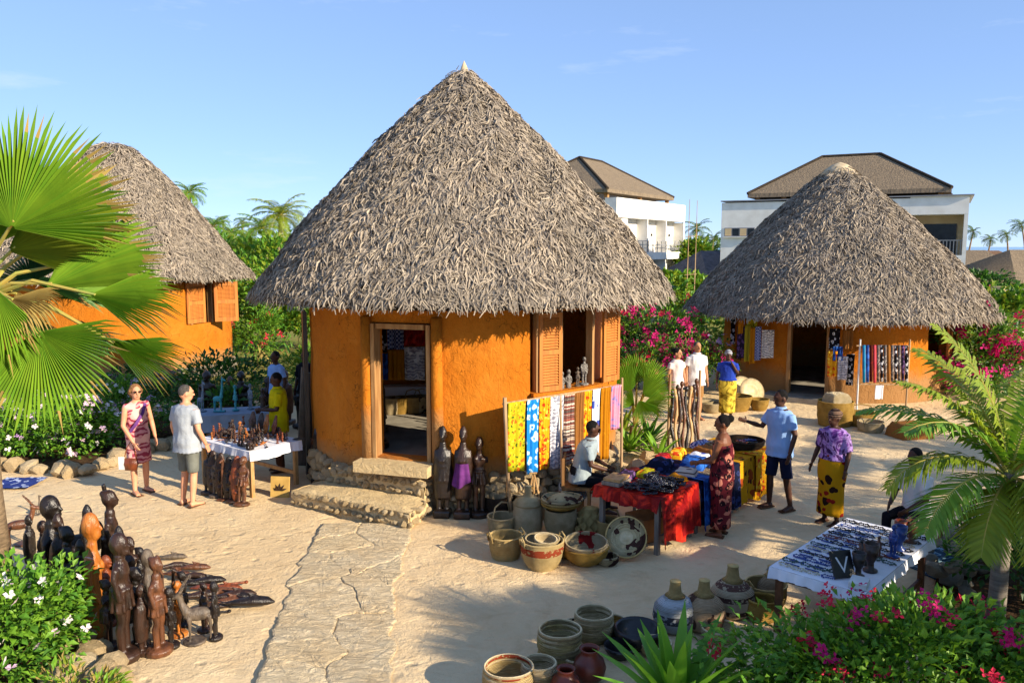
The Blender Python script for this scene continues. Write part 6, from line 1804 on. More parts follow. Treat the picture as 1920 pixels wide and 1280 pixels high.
# ------------------------------------------------------------------ baskets and pots
def coil(name, a, b, bands=(), ring=38, rough=.85, dark=None):
    """coiled grass weave: rings of relief, coloured bands by height"""
    if name in _M: return _M[name]
    m = bpy.data.materials.new(name); t = NT(m); t.rough(rough, .15); _M[name] = m
    v = t.co(); f, _ = t.noise(v, 9, 4, .6); c = t.ramp(f, [(.3, a), (.7, b)])
    sx = t.new('ShaderNodeSeparateXYZ'); t.l.new(v, sx.inputs[0])
    for z0, z1, cc in bands:
        g = t.math('MULTIPLY', t.math('GREATER_THAN', sx.outputs['Z'], z0), t.math('LESS_THAN', sx.outputs['Z'], z1))
        n_, _ = t.noise(v, 26, 3); g2 = t.math('MULTIPLY', g, t.math('GREATER_THAN', n_, .42))
        c = t.mix(g2, c, cc)
    if dark:
        n_, _ = t.noise(v, dark[0], 2); c = t.mix(t.ramp(n_, [(0, (0, 0, 0)), (dark[1], (1, 1, 1))], True), c, dark[2])
    t.col(c)
    w = t.new('ShaderNodeTexWave'); w.bands_direction = 'Z'; w.inputs['Scale'].default_value = ring; w.inputs['Distortion'].default_value = .6
    t.l.new(v, w.inputs['Vector']); n2, _ = t.noise(v, 60, 2)
    t.bump(t.math('ADD', w.outputs['Fac'], t.math('MULTIPLY', n2, .4)), .9, .012)
    return m
b_tan = coil('tan_coil', C('#d0b478'), C('#b0925a'))
b_grey = coil('grey_coil', C('#ccb88e'), C('#aa966c'))
b_redband = coil('red_band_coil', C('#d6bc84'), C('#b69c68'), [(.20, .29, C('#a8482a'))])
b_gold = coil('gold_coil', C('#c8a050'), C('#a8823a'))
b_cream = coil('cream_coil', C('#dec9a0'), C('#c0aa7e'))
b_pattern = coil('patterned_coil', C('#c8b68c'), C('#a8966c'), [], 38, .85, (7, .58, C('#4a3028')))
b_redblack = coil('red_black_coil', C('#b5a684'), C('#9a8a68'), [], 38, .85, (6, .60, C('#8a1f1c')))
b_green = coil('greenish_coil', C('#cab478'), C('#a48e58'))
b_darkc = coil('dark_coil', C('#4a3c30'), C('#30261e'))
b_pot = coil('banded_pot_weave', C('#d0bc9c'), C('#b4a080'), [(.06, .11, C('#4a3630')), (.20, .25, C('#5a4038')), (.31, .36, C('#6a4c42'))], 30)
b_pot2 = coil('swirl_pot_weave', C('#c0a482'), C('#a08464'), [], 30, .85, (5, .55, C('#5a4234')))
b_pot3 = coil('blue_grey_pot_weave', C('#b4b8b8'), C('#949898'), [(.12, .2, C('#4a4a50')), (.28, .33, C('#c0c4c8'))], 30)
b_stripein = coil('striped_bowl_weave', C('#b09c70'), C('#8c7a54'), [(.03, .06, C('#b0a070')), (.10, .12, C('#b0a070')), (.16, .18, C('#2c2820'))], 44)
m_clay = mat('red_clay', C('#6a2a1a'), C('#4a1c12'), 5, .4, .5, .3, 20, .01)
m_black_pot = mat('black_pot', C('#1c1a1c'), C('#100f10'), 5, .3, .5, .2, 20, .01)
def vessel(rt, rb, h, th=.014, belly=.0, lip=.0, n=32):
    """open vessel profile"""
    out = []
    nc = max(6, int(h / .024))
    for k in range(2 * nc + 1):
        q = k / (2 * nc); out.append((rb + (rt - rb) * q + belly * math.sin(math.pi * q) + (.006 if k % 2 else -.002), h * q))
    out = [(0, 0)] + out + [(rt + lip, h + .006), (rt - th * .5, h + .012)]
    for k in range(2 * nc, -1, -1):
        q = k / (2 * nc); out.append((rb + (rt - rb) * q + belly * math.sin(math.pi * q) - th + (.004 if k % 2 else -.003), max(th, h * q)))
    return out + [(0, th)]
def basket(label, loc, rt, rb, h, m, handles=0, belly=.01, name='basket', group=None, tilt=(0, 0), rz=0.0, wob=.02, cat='basket', hh=.14, hm=None, z=0.0, rimm=None):
    t = root(name, label, cat, (loc[0], loc[1], z + (loc[2] if len(loc) > 2 else 0)), rz, group)
    t.rotation_euler = (tilt[0], tilt[1], rz)
    MB().lathe(vessel(rt, rb, h, belly=belly), 32, wob=wob).build('bowl', m, t, smooth=True)
    MB().tube([(rt * (1 + wob * .6 * math.sin(3 * a + 2.5) + wob * math.sin(2 * a + 1.3)) * math.cos(a), rt * (1 + wob * .6 * math.sin(3 * a + 2.5) + wob * math.sin(2 * a + 1.3)) * math.sin(a), h + .004) for a in [2 * math.pi * k / 32 for k in range(33)]], .013, 6, False).build('rim', rimm or m, t, smooth=True)
    for k in range(handles):
        a = math.pi * k + .4; d = Vector((math.cos(a), math.sin(a), 0)); s = Vector((-d.y, d.x, 0)); b = d * rt
        if handles == 1:
            MB().tube([Vector((-rt, 0, h)), Vector((-rt * .7, 0, h + hh * .8)), Vector((0, 0, h + hh)), Vector((rt * .7, 0, h + hh * .8)), Vector((rt, 0, h))], .011, 6).build('handle', hm or m, t, smooth=True)
        else:
            MB().tube([b - s * .07 + Vector((0, 0, h - .06)), b - s * .07 + d * .02 + Vector((0, 0, h + hh * .3)), b + d * .015 + Vector((0, 0, h + hh * .5)), b + s * .07 + d * .02 + Vector((0, 0, h + hh * .3)), b + s * .07 + Vector((0, 0, h - .06))], .011, 6).build('handle', hm or m, t, smooth=True)
    return t
gb = 'baskets in front of the red-draped table'
p = G(948, 1050); basket('tan basket with two loop handles holding white paper', (p.x, p.y + .10), .20, .165, .28, b_tan, 2, group=gb)
pp = MB().grid(lambda a, b: (-.08 + .16 * a, -.05 + .1 * b, .03 * math.sin(a * 3) + .02 * b), 6, 4).build('paper_wrap', c_white, loc=(p.x + .02, p.y + .06, .16), rot=(.5, .2, .4)); tag(pp, 'crumpled white paper inside the tan basket', 'paper')
p = G(1017, 1070); basket('large tan basket with a red band, standing in front', (p.x, p.y + .13), .25, .17, .33, b_redband, 2, .03, group=gb)
basket('grey-tan bowl nested in the red-banded basket', (p.x + .0, p.y + .13), .20, .13, .15, b_grey, 0, .02, group=gb, z=.20)
basket('smallest pale bowl nested in the red-banded basket', (p.x + .03, p.y + .10), .13, .09, .11, b_cream, 0, .02, group=gb, z=.26, tilt=(.15, .1))
p = G(1100, 1064); basket('wide gold-rimmed bowl under the red-patterned one', (p.x, p.y + .16), .27, .14, .20, b_gold, 0, .04, group=gb)
basket('pale bowl stacked in the wide gold-rimmed bowl', (p.x, p.y + .16), .262, .14, .19, b_cream, 0, .04, group=gb, z=.045)
basket('top bowl with red and black woven pattern inside', (p.x, p.y + .16), .25, .13, .18, b_redblack, 0, .04, group=gb, z=.095, tilt=(.12, 0))
p = G(1175, 1046); tr_ = root('woven_tray', 'round woven tray propped on edge against the red-draped table', 'tray', (p.x, p.y + .05, .245), 0, gb)
tr_.rotation_euler = (R(62), 0, R(-12))
MB().lathe([(0, .0), (.12, .0), (.19, .02), (.245, .07), (.255, .075), (.25, .085), (.19, .035), (.12, .015), (0, .015)], 36, wob=.02).build('weave', b_pattern, tr_, smooth=True)
MB().tube([(.25 * math.cos(2 * math.pi * k / 32), .25 * math.sin(2 * math.pi * k / 32), .078) for k in range(33)], .011, 6, False).build('rim', b_tan, tr_)
MB().lathe([(0, .012), (.085, .016), (.085, .022), (0, .03)], 20).build('centre', b_cream, tr_)
p = G(990, 1000); t = root('lidded_basket', 'tall cylindrical basket with a bottle-necked lid', 'basket', (p.x, p.y + .12, 0), 0, gb)
MB().lathe([(0, 0), (.175, 0), (.195, .05), (.20, .2), (.195, .37), (.0, .38)], 30, wob=.01).build('body', b_cream, t, smooth=True)
MB().lathe([(0, .375), (.20, .375), (.205, .40), (.16, .45), (.07, .49), (.05, .53), (.05, .63), (0, .635)], 30).build('lid', b_grey, t, smooth=True)
p = G(1052, 1008); basket('grey woven tub under the stack of dishes', (p.x, p.y + .15), .20, .165, .34, b_grey, 0, .03, group=gb)
for k in range(3): basket(['lowest', 'middle', 'upper'][k] + ' flat dish stacked on the grey woven tub', (p.x + .01 * k, p.y + .15), .25 + .01 * k, .12, .07, [b_gold, b_tan, b_pattern][k], 0, .02, group=gb, z=.352 + k * .036)
cone = MB().lathe([(0, 0), (.21, .0), (.15, .05), (.06, .09), (0, .10)], 28).build('cone_lid', b_pattern, loc=(p.x + .02, p.y + .15, .47), smooth=True); tag(cone, 'low conical woven lid on top of the dish stack', 'lid')
p = G(1108, 1006); t = root('scaly_basket', 'bulging sack-like basket covered in overlapping leaf scales', 'basket', (p.x, p.y + .1, 0), 0, gb)
MB().lathe([(0, 0), (.15, 0), (.18, .12), (.16, .28), (.10, .37), (0, .40)], 20, wob=.05).build('core', b_green, t, smooth=True)
sc_m = MB(); leaf_faces(sc_m, Vector((0, 0, 0)), Vector((0, -.35, -1)), Vector((0, -1, 0)), .14, .11); scm = sc_m.mesh('scale', b_green)
for row in range(5):
    for k in range(9):
        a = (k + .5 * (row % 2)) * 2 * math.pi / 9; z = .36 - row * .06; rr = [.10, .15, .18, .19, .185][row]
        obj('scale', scm, t, (math.cos(a) * rr, math.sin(a) * rr, z), (0, 0, a + math.pi / 2))
p = G(940, 1000); basket('greyish basket with one high handle behind the tan one', (p.x, p.y + .12), .19, .16, .20, b_grey, 1, hh=.2, group=gb, rz=.9)
p = G(930, 965); basket('dark round basket at the foot of the three tall figures', (p.x, p.y + .1), .17, .15, .24, b_darkc, 0, .02, group=gb)
p = G(1045, 950); basket('small square-handled basket beside the vendor chair', (p.x, p.y + .1), .16, .14, .22, b_tan, 1, hh=.2, group=gb)
p = G(1072, 955)
for k in range(4): basket(['bottom', 'second', 'third', 'top'][k] + ' blue-grey woven plate in the leaning stack near the vendor', (p.x, p.y - .02 + .015 * k), .19, .09, .05, _M['blue_grey_pot_weave'], 0, .01, group=gb, z=.20 + k * .03, tilt=(.25, .1))
bx = MB().box((0, 0, .1), (.34, .34, .2)).build('wooden_crate', m_tablewood, loc=(p.x, p.y + .05, 0)); tag(bx, 'low wooden block under the stack of blue-grey plates', 'block')
for u, v, rt_, rb_, h, m, hd, lb in ((968, 1022, .12, .09, .12, b_cream, 0, 'small cream bowl between the tan basket and the lidded one'), (1062, 1046, .15, .1, .12, b_gold, 0, 'small golden bowl between the red-banded basket and the wide bowl'),
        (1140, 1062, .13, .09, .10, b_pattern, 0, 'small patterned bowl at the foot of the propped tray'), (1142, 1012, .16, .13, .24, b_tan, 1, 'tan handled basket under the corner of the red-draped table'), (1018, 972, .17, .13, .2, b_cream, 0, 'pale basket at the foot of the cloth rack'), (985, 958, .15, .12, .2, b_gold, 1, 'golden handled basket behind the bottle-necked lid')):
    p = G(u, v); basket(lb, (p.x, p.y + .08), rt_, rb_, h, m, hd, .02, group=gb, hh=.16)
basket('shallow pale tray laid on the golden basket by the rack', (G(985, 958).x, G(985, 958).y + .08), .2, .1, .04, b_cream, 0, .01, group=gb, z=.22)
# near row of bowls, pots and bottle baskets
gn = 'bowls and pots along the near edge'
def bowl_stack(u, v, r, n, h, ms, lbs, dz=.045):
    p = G(u, v)
    for k in range(n): basket(lbs[k], (p.x + .006 * math.sin(k * 2), p.y + r * .8), r * (1 + .012 * k), r * .72, h, ms[k % len(ms)], 0, .03, group=gn, z=k * dz, wob=.03, rimm=b_cream)  # cream rim colour paints in the rim highlights lost in shade
N5 = ['bottom', 'second', 'third', 'fourth', 'top']
bowl_stack(1050, 1258, .18, 5, .15, [b_green, b_stripein, b_green], ['%s bowl of the tall greenish stack left of the agave' % q for q in N5])
bowl_stack(1116, 1212, .17, 4, .14, [b_stripein, b_grey], ['%s bowl of the grey ringed stack behind the greenish one' % q for q in ('bottom', 'second', 'third', 'top')])
bowl_stack(1012, 1300, .14, 3, .13, [b_grey, b_stripein, b_cream], ['%s bowl of the small pale-rimmed stack' % q for q in ('bottom', 'middle', 'top')])
bowl_stack(952, 1325, .20, 2, .22, [b_tan, b_redband], ['%s bowl of the striped pair at the lower edge' % q for q in ('bottom', 'top')], .05)
def pot(label, loc, s, m, prof, name='clay_pot', cat='pot'):
    t = MB().lathe([(r * s, z * s) for r, z in prof], 32).build(name, m, loc=loc, smooth=True); return tag(t, label, cat, gn)
POT = [(0, 0), (.3, 0), (.45, .2), (.5, .42), (.42, .66), (.27, .80), (.25, .92), (.31, 1.0), (.26, 1.0), (.21, .92), (.23, .80), (.36, .62), (.4, .4), (.3, .1), (0, .06)]
p = G(1107, 1285); pot('red-brown clay pot with a wide mouth beside the agave', (p.x, p.y + .1, 0), .30, m_clay, POT)
p = G(1062, 1320); pot('second red-brown clay pot at the lower edge', (p.x, p.y + .1, 0), .27, m_clay, POT)
p = G(1200, 1225); pot('big glossy black bowl behind the agave', (p.x, p.y + .15, 0), .36, m_black_pot, [(0, 0), (.35, 0), (.62, .25), (.66, .5), (.6, .56), (.55, .5), (.5, .25), (0, .1)], 'black_bowl', 'bowl')
p = G(1165, 1240); pot('dark low bowl in front of the glossy black bowl', (p.x, p.y + .1, 0), .26, m_black_pot, [(0, 0), (.35, 0), (.55, .25), (.6, .45), (.55, .45), (.48, .25), (0, .1)], 'black_bowl', 'bowl')
BOT = [(0, 0), (.34, 0), (.46, .08), (.50, .25), (.48, .42), (.46, .46), (.47, .48), (.36, .60), (.22, .70), (.15, .76), (.12, .95), (.13, 1.0), (0, 1.0)]
for u, v, h, m, lb in ((1270, 1190, .50, b_pot3, 'blue-grey bottle-shaped basket behind the agave blades'), (1325, 1188, .50, b_pot2, 'brown swirled bottle-shaped basket between two banded ones'), (1379, 1162, .53, b_pot, 'banded cream and brown bottle-shaped basket, furthest of the three'), (1452, 1130, .36, b_pot2, 'small bottle-shaped basket under the jewellery table edge')):
    p = G(u, v); t = root('bottle_basket', lb, 'basket', (p.x, p.y + .15, 0), 0, gn)
    MB().lathe([(r * h * .88, z * h) for r, z in BOT if z < .72], 30, wob=.02).build('body', m, t, smooth=True)
    MB().lathe([(.24 * h * .88, .69 * h)] + [(r * h * .88, z * h) for r, z in BOT if z > .72], 20).build('neck', b_tan, t, smooth=True)
for u, v, rt_, rb_, h, m, lb in ((1085, 1262, .13, .09, .12, b_cream, 'small cream bowl between the greenish stack and the clay pots'), (1148, 1190, .16, .11, .1, b_gold, 'golden dish behind the glossy black bowl'), (1232, 1235, .14, .1, .12, b_tan, 'tan bowl between the black bowl and the blue-grey bottle basket'), (1080, 1195, .12, .09, .1, b_pattern, 'little patterned bowl behind the greenish stack'), (1352, 1205, .17, .12, .12, b_cream, 'pale dish in front of the brown swirled bottle basket'), (1418, 1120, .17, .12, .1, b_gold, 'golden dish beside the banded bottle basket')):
    p = G(u, v); basket(lb, (p.x, p.y + .08), rt_, rb_, h, m, 0, .02, group=gn, wob=.03, rimm=b_cream)  # rims lightened like the stacks, highlight put into the colour
p = G(1440, 1142); basket('wide tub basket with a woven handle under the jewellery table', (p.x, p.y + .1), .21, .17, .24, b_tan, 2, .02, group=gn)
p = G(1432, 1165); basket('crumpled golden basket in front of the tub', (p.x, p.y + .05), .15, .12, .22, b_gold, 0, .03, group=gn, wob=.08)

# ------------------------------------------------------------------ the long row of stall tables
E1 = Vector((.65, .76, 0)).normalized(); FR = Vector((1.83, 9.55, 0))
T1 = table('stall_table', 'wooden stall table under a red cloth, nearest of the row', FR, E1, .95, .95, .74, m_greywood)
T2 = table('stall_table', 'wooden stall table covered in blue cloths, middle of the row', FR + E1 * 1.0, E1, 1.2, .95, .74, m_greywood)
T3 = table('stall_table', 'wooden stall table with a yellow cloth, furthest of the row', FR + E1 * 2.25, E1, 1.15, .95, .74, m_greywood)
tablecloth('shiny red cloth draped over the nearest stall table', T1, k_red, (.16, 0, .62, .1), 4, .03, 1)
tablecloth('dark blue cloth draped over the middle stall table', T2, k_navy, (0, 0, .6, .1), 6, .02, 2)
tablecloth('amber printed cloth draped over the furthest stall table', T3, k_amber, (0, .5, .66, .1), 5, .02, 3)
def side_hang(label, tb, x0, x1, drop, m, seed):
    a, b = on(tb, x0, -.5), on(tb, x1, -.5); a.z = b.z = tb['_z'] + .03
    ax = b - a; n = Vector((ax.y, -ax.x, 0)).normalized(); o = root('hanging_cloth', label, 'cloth', a, 0, 'cloths hanging off the stall tables')
    def fn(s, t):
        p = a.lerp(b, s) + n * (.06 + .03 * t + .018 * math.sin(s * 14 + seed) * (.3 + t)); p.z -= drop * t * (1 + .06 * math.sin(s * 7 + seed)); return p - a
    q = MB().grid(fn, 18, 12).build('panel', m, o, smooth=True); s_ = q.modifiers.new('s', 'SOLIDIFY'); s_.thickness = .006
    MB().grid(lambda s, t: a.lerp(b, s) + n * (.06 - .30 * t) + Vector((0, 0, -.006 + .004 * math.sin(s * 20))) - a, 12, 3).build('top_fold', m, o, smooth=True)
side_hang('bright blue cloth hanging beside the red one', T2, -.48, -.27, .66, k_deepblue, 1)
side_hang('gold sequined cloth hanging between the blue and dark cloths', T2, -.25, 0, .60, k_gold, 2)
side_hang('navy printed cloth hanging off the middle stall table', T2, .02, .3, .55, k_navy, 3)
side_hang('brown and amber cloth hanging off the furthest stall table', T3, -.1, .3, .58, k_orange, 4)
# ---- beads and small goods
def strand(rad, nb, br, m, squash=.6, seed=0):
    r = random.Random(seed); mb = MB()
    for k in range(nb):
        a = 2 * math.pi * k / nb; rr = rad * (1 + .12 * math.sin(3 * a + seed)); mb.ball((rr * math.cos(a), rr * squash * math.sin(a), br * .8 + .004 * math.sin(5 * a)), br * r.uniform(.8, 1.15), 6, 4)
    mb.tube([(rad * (1 + .12 * math.sin(3 * a + seed)) * math.cos(a), rad * (1 + .12 * math.sin(3 * a + seed)) * squash * math.sin(a), br * .8) for a in [2 * math.pi * k / 20 for k in range(21)]], br * .45, 4, False)
    return mb.mesh('necklace', m, True)
m_bead = mat('dark_bead', C('#1c2030'), C('#0c0e18'), 12, .22, .6)
m_beadb = mat('black_bead', C('#1a1414'), C('#0c0a0a'), 12, .22, .6)
m_beadw = mat('shell_bead', C('#cfc8b0'), C('#a89878'), 12, .5, .4)
m_beadg = mat('green_bead', C('#3a5a50'), C('#2a443e'), 12, .3, .5)
m_beadbl = mat('blue_bead', C('#2a4a90'), C('#1a3070'), 12, .3, .5)
m_beadr = mat('amber_bead', C('#8a3a1a'), C('#5a2412'), 12, .3, .5)
STR = [strand(.08, 15, .015, m_bead, .6, 0), strand(.085, 15, .016, m_beadb, .55, 1), strand(.075, 13, .017, m_bead, .7, 2)]
STRW = [strand(.06, 18, .008, m_beadw, .5, 3), strand(.06, 18, .008, m_beadg, .5, 4), strand(.06, 18, .008, m_beadbl, .5, 5), strand(.06, 18, .009, m_beadb, .5, 6), strand(.06, 16, .009, m_beadr, .5, 7)]
rg = random.Random(17)
for k in range(60):
    o = obj('bead_necklace', STR[k % 3], None, on(T1, rg.uniform(-.42, .26), rg.uniform(-.44, .08), .016 * (k % 6)), (rg.uniform(-.15, .15), rg.uniform(-.15, .15), rg.uniform(0, 6.3)), 1.0)
    tag(o, 'dark glossy bead necklace in the heap on the red-draped table', 'necklace', 'necklaces heaped on the red-draped table')
def book(label, loc, rz, size, m, name='flat_box', cat='box'):
    o = MB().box((0, 0, size[2] / 2), size).build(name, m, loc=loc, rot=(0, 0, rz)); b = o.modifiers.new('b', 'BEVEL'); b.width = .006; b.segments = 2; return tag(o, label, cat)
rt = math.atan2(E1.y, E1.x)
book('grey flat box at the corner of the red-draped table', on(T1, -.28, .32), rt + .1, (.34, .26, .05), m_greywood)
book('brown wooden tray-box on top of the grey flat box', on(T1, -.27, .32, .052), rt + .15, (.32, .24, .04), w_pale)
def bundle(label, loc, size, m, rz=0, name='folded_cloth', cat='cloth', seed=0, group=None):
    o = root(name, label, cat, loc, rz, group)
    b = MB().box((0, 0, size[2] / 2), size)
    def fn(a, b_): 
        x, y = (a - .5) * size[0], (b_ - .5) * size[1]; e = min(a, 1 - a, b_, 1 - b_); z = size[2] * min(1, (e * 7) ** .5) + .02 * nz(x * 12, y * 12, seed) * min(1, e * 9)
        return (x + .012 * nz(y * 9, seed, 0), y + .012 * nz(x * 9, 2, seed), max(0, z))
    MB().grid(fn, 18, 14).build('folds', m, o, smooth=True); return o
gf = 'folded cloths and goods on the stall tables'
for tb, x, y, sx, sy, sz, m, lb in ((T1, .32, .2, .3, .2, .08, k_yg, 'small yellow-green folded cloth on the red-draped table'), (T1, -.02, .33, .4, .2, .09, k_purplec, 'dark patterned folded cloth behind the bead heap'), (T1, .38, -.25, .2, .25, .07, k_mustard, 'yellow folded cloth at the edge of the red-draped table'), (T1, .25, .42, .3, .16, .07, k_redd, 'dull red folded cloth at the back of the red-draped table'),
        (T2, -.3, .25, .4, .3, .12, k_navy, 'navy folded cloth heap on the middle stall table'), (T2, .0, -.1, .5, .35, .12, k_deepblue, 'large royal blue cloth heap on the middle stall table'), (T2, -.1, .36, .35, .2, .12, k_red, 'red folded cloth at the back of the middle stall table'), (T2, .33, .05, .3, .3, .08, k_whiteblue, 'white and blue folded cloth beside the royal blue heap'), (T2, .3, .38, .4, .2, .1, k_orange, 'orange folded cloth at the back of the middle stall table'), (T2, -.36, -.22, .25, .3, .08, k_stripe, 'banded beige folded rug on the middle stall table'),
        (T3, -.35, .1, .3, .4, .09, k_brown, 'brown folded cloth on the furthest stall table'), (T3, -.1, .38, .4, .2, .08, k_checkb, 'blue checked folded cloth on the furthest stall table')):
    bundle(lb, on(tb, x, y), (sx, sy, sz), m, rt + rg.uniform(-.3, .3), seed=rg.random() * 9, group=gf)
for k, (x, y) in enumerate(((-.2, .1), (-.05, .25), (.1, .38), (.02, .05), (.2, .2))):
    basket(['brown bowl of shells', 'flat tray of brown beads', 'small brown dish', 'amber lidded dish', 'red-brown dish'][k] + ' on the furthest stall table', on(T3, x - .15, y), .10, .07, .06, [b_darkc, b_redblack, b_tan, b_gold, b_pot2][k], 0, .01, group=gf, wob=.02, name='dish', cat='dish')
bk = basket('large flat basket heaped with dark beads at the corner of the furthest stall table', on(T3, .22, -.18), .30, .24, .12, b_darkc, 0, .02, group=gf)
for k in range(14):
    a = rg.uniform(0, 6.3); q = rg.uniform(0, .17); c = on(T3, .22, -.18, .07 + .012 * (k % 4))
    o = obj('bead_necklace', STRW[[4, 3, 4, 2][k % 4]], None, (c.x + math.cos(a) * q, c.y + math.sin(a) * q, c.z), (rg.uniform(-.2, .2), rg.uniform(-.2, .2), a), 1.1); tag(o, 'brown bead strand heaped in the flat basket on the furthest stall table', 'necklace', 'strands in the flat basket')
bx = MB().box((0, 0, .16), (.45, .4, .32)).build('cardboard_box', mat('cardboard', C('#8a6a48'), C('#75583a'), 5, .9), loc=on(T1, .05, .0) + Vector((0, 0, -.753)), rot=(0, 0, .5)); tag(bx, 'brown cardboard box in the shade under the red-draped table', 'box')

# ------------------------------------------------------------------ tall carved staffs on their rack
sr = root('staff_rack', 'two upright poles and a rail carrying carved staffs beside the stall row', 'rack')
s0, s1 = G(1252, 850), G(1308, 838)
for q in (s0, s1): MB().tube([q, q + Vector((.01, 0, 1.5))], [.03, .024], 7).build('post', m_pole, sr)
MB().tube([s0 + Vector((0, 0, 1.15)), s1 + Vector((0, 0, 1.15))], .018, 6).build('rail', m_pole, sr)
rs_ = random.Random(31)
for k in range(8):
    q = s0.lerp(s1, (k + .6) / 8.4) + Vector((0, -.25, 0)); h = rs_.uniform(1.15, 1.35); mb = MB(); pts, rd = [], []
    for i in range(12):
        f = i / 11; pts.append(Vector((.025 * math.sin(f * 9 + k), .25 * f - .02, h * f))); rd.append(.028 * (1 + .35 * math.sin(f * 21 + k)) * (1.2 if i == 11 else 1))
    mb.tube(pts, rd, 8); mb.ball(pts[-1], (.04, .045, .06), 8, 6)
    o = mb.build('carved_staff', [w_ebony, w_pale, w_dark, w_brown][k % 4], loc=q, smooth=True)
    tag(o, '%s carved staff, %s on the staff rack' % (['black', 'pale', 'dark brown', 'brown'][k % 4], ['first from the bare left post', 'second from the left post', 'third from the left post', 'fourth from the left post', 'fifth from the left post', 'sixth from the left post', 'next to last', 'last before the right post'][k]), 'staff', 'carved staffs on the rack')

# ------------------------------------------------------------------ carvings table on the left
F2 = Vector((-4.0, 11.86, 0)); EL = Vector((-.80, .60, 0)).normalized()
TL = table('carvings_table', 'wooden table under a white cloth, covered with small carvings', F2 + Vector((.60, .80, 0)) * .95, EL, 1.4, .95, .74, w_pale)
tablecloth('white cloth on the carvings table', TL, m_whitecloth, (.16, .1, .12, .12), 5, .012, 5)
kinds = ['man', 'woman', 'hands', 'bust', 'elephant', 'antelope', 'giraffe', 'mask']
KN = {'man': 'man', 'woman': 'slender woman', 'hands': 'figure with folded arms', 'bust': 'bust', 'elephant': 'elephant', 'antelope': 'antelope', 'giraffe': 'giraffe', 'mask': 'upright mask', 'fish': 'fish', 'croc': 'crocodile', 'paddle': 'paddle'}
for k in range(84):
    x, y = -.46 + .92 * ((k * .618) % 1), rg.uniform(-.46, .46)
    flat = k % 5 < 2; kd = ['fish', 'croc', 'paddle'][k % 3] if flat else kinds[(k * 3 + k // 8) % 8]; m = CARVED[(k + k // 6) % 6]
    c = on(TL, x, y, .012 * (k % 2) if flat else 0)
    carving('small_carving', kd, 'small %s wooden %s %s the carvings table, %s' % (tone[m.name], KN[kd], 'lying on' if flat else 'standing on', (('front left corner' if x > .25 else 'front middle' if x > -.1 else 'front right corner') if y > 0.02 else ('back left part' if x > .25 else 'back middle' if x > -.1 else 'back right part'))), c, .26 if flat else rg.uniform(.12, .26), m, rg.uniform(0, 360), wx=1.2, group='small carvings on the carvings table', flat=flat)
for k in range(4):
    c = on(TL, -.12 + .13 * k, -.36 + .03 * (k % 2)); carving('wooden_mask', 'mask', ['reddish', 'honey-coloured', 'dark', 'brown'][k] + ' wooden mask standing on the carvings table before the yellow-shirted vendor', c, .34, [w_red, w_orange, w_dark, w_brown][k], -140 + 10 * k, R(-12), 0, 1.0, 'masks on the carvings table', 'mask')
# carvings propped along the front of the table
for k in range(9):
    f = (k + .3) / 9; a = G(392, 925).lerp(G(462, 948), f); m = [w_ebony, w_dark, w_grey, w_dark, w_brown, w_ebony, w_dark, w_red, w_brown][k]
    a = a + Vector((-.02, -.03, 0))
    carving('propped_carving', ['maasai', 'mask', 'woman', 'mask', 'giraffe', 'mask', 'hands', 'mask', 'man'][k], '%s carving propped against the carvings table, %s' % (tone[m.name], ['at the grey-haired man\'s hand', 'second from the man', 'third from the man', 'fourth from the man', 'in the middle of the row', 'sixth from the man', 'third from the table leg', 'second from the table leg', 'right against the table leg'][k]), (a.x, a.y, 0), rg.uniform(.64, .78), m, -100 + 14 * math.sin(k * 3), R(-7), 0, .72 if k % 2 else 1.15, 'carvings propped against the carvings table')
bd_ = root('wooden_plaque', 'square pale wooden plaque with a dark leaf motif leaning on the table leg', 'plaque', G(524, 932), R(-8)); bd_.rotation_euler.x = R(-8)
MB().box((0, .015, .16), (.30, .03, .32)).build('board', mat('pale_panel', C('#c8a45c'), C('#b08c48'), 5, .8), bd_)
for k in range(5):
    mb = MB(); leaf_faces(mb, Vector((0, -.004, .10)), Vector((math.sin(-1.2 + .6 * k), 0, math.cos(-1.2 + .6 * k) * .9)), Vector((0, -1, 0)), .13, .035, fold=.05); mb.build('leaf_motif', w_dark, bd_)
# shelf of blue-grey and teal pieces in the shade behind
TB = table('back_table', 'low table in the shade behind the carvings table', (-6.3, 14.6, 0), (1, .25, 0), 1.7, .7, .68, m_greywood)
tablecloth('pale blue-grey cloth on the shaded table', TB, mat('bluegrey_cloth', C('#8a98a8'), C('#788798'), 3, .9), (.2, .2, .3, .1), 6, .015, 6)
m_teal = mat('teal_paint', C('#3a9aa4'), C('#2a7c88'), 6, .5, .4); m_steel = mat('blue_grey_paint', C('#7a8a98'), C('#606e7c'), 6, .5, .4)
for k, (x, kd, m, h, lb) in enumerate(((-.42, 'antelope', m_steel, .5, 'blue-grey painted antelope at the left of the shaded table'), (-.25, 'giraffe', m_steel, .62, 'tall blue-grey painted giraffe on the shaded table'), (-.05, 'giraffe', m_teal, .7, 'tall teal painted giraffe on the shaded table'), (.12, 'woman', m_teal, .5, 'teal painted figure on the shaded table'), (.28, 'woman', m_steel, .5, 'blue-grey painted figure on the shaded table'), (.42, 'bust', w_dark, .42, 'dark bust at the right of the shaded table'))):
    carving('painted_carving', kd, lb, on(TB, x, .1 * math.sin(k * 2)), h, m, -60 + 30 * k, group='painted carvings on the shaded table')
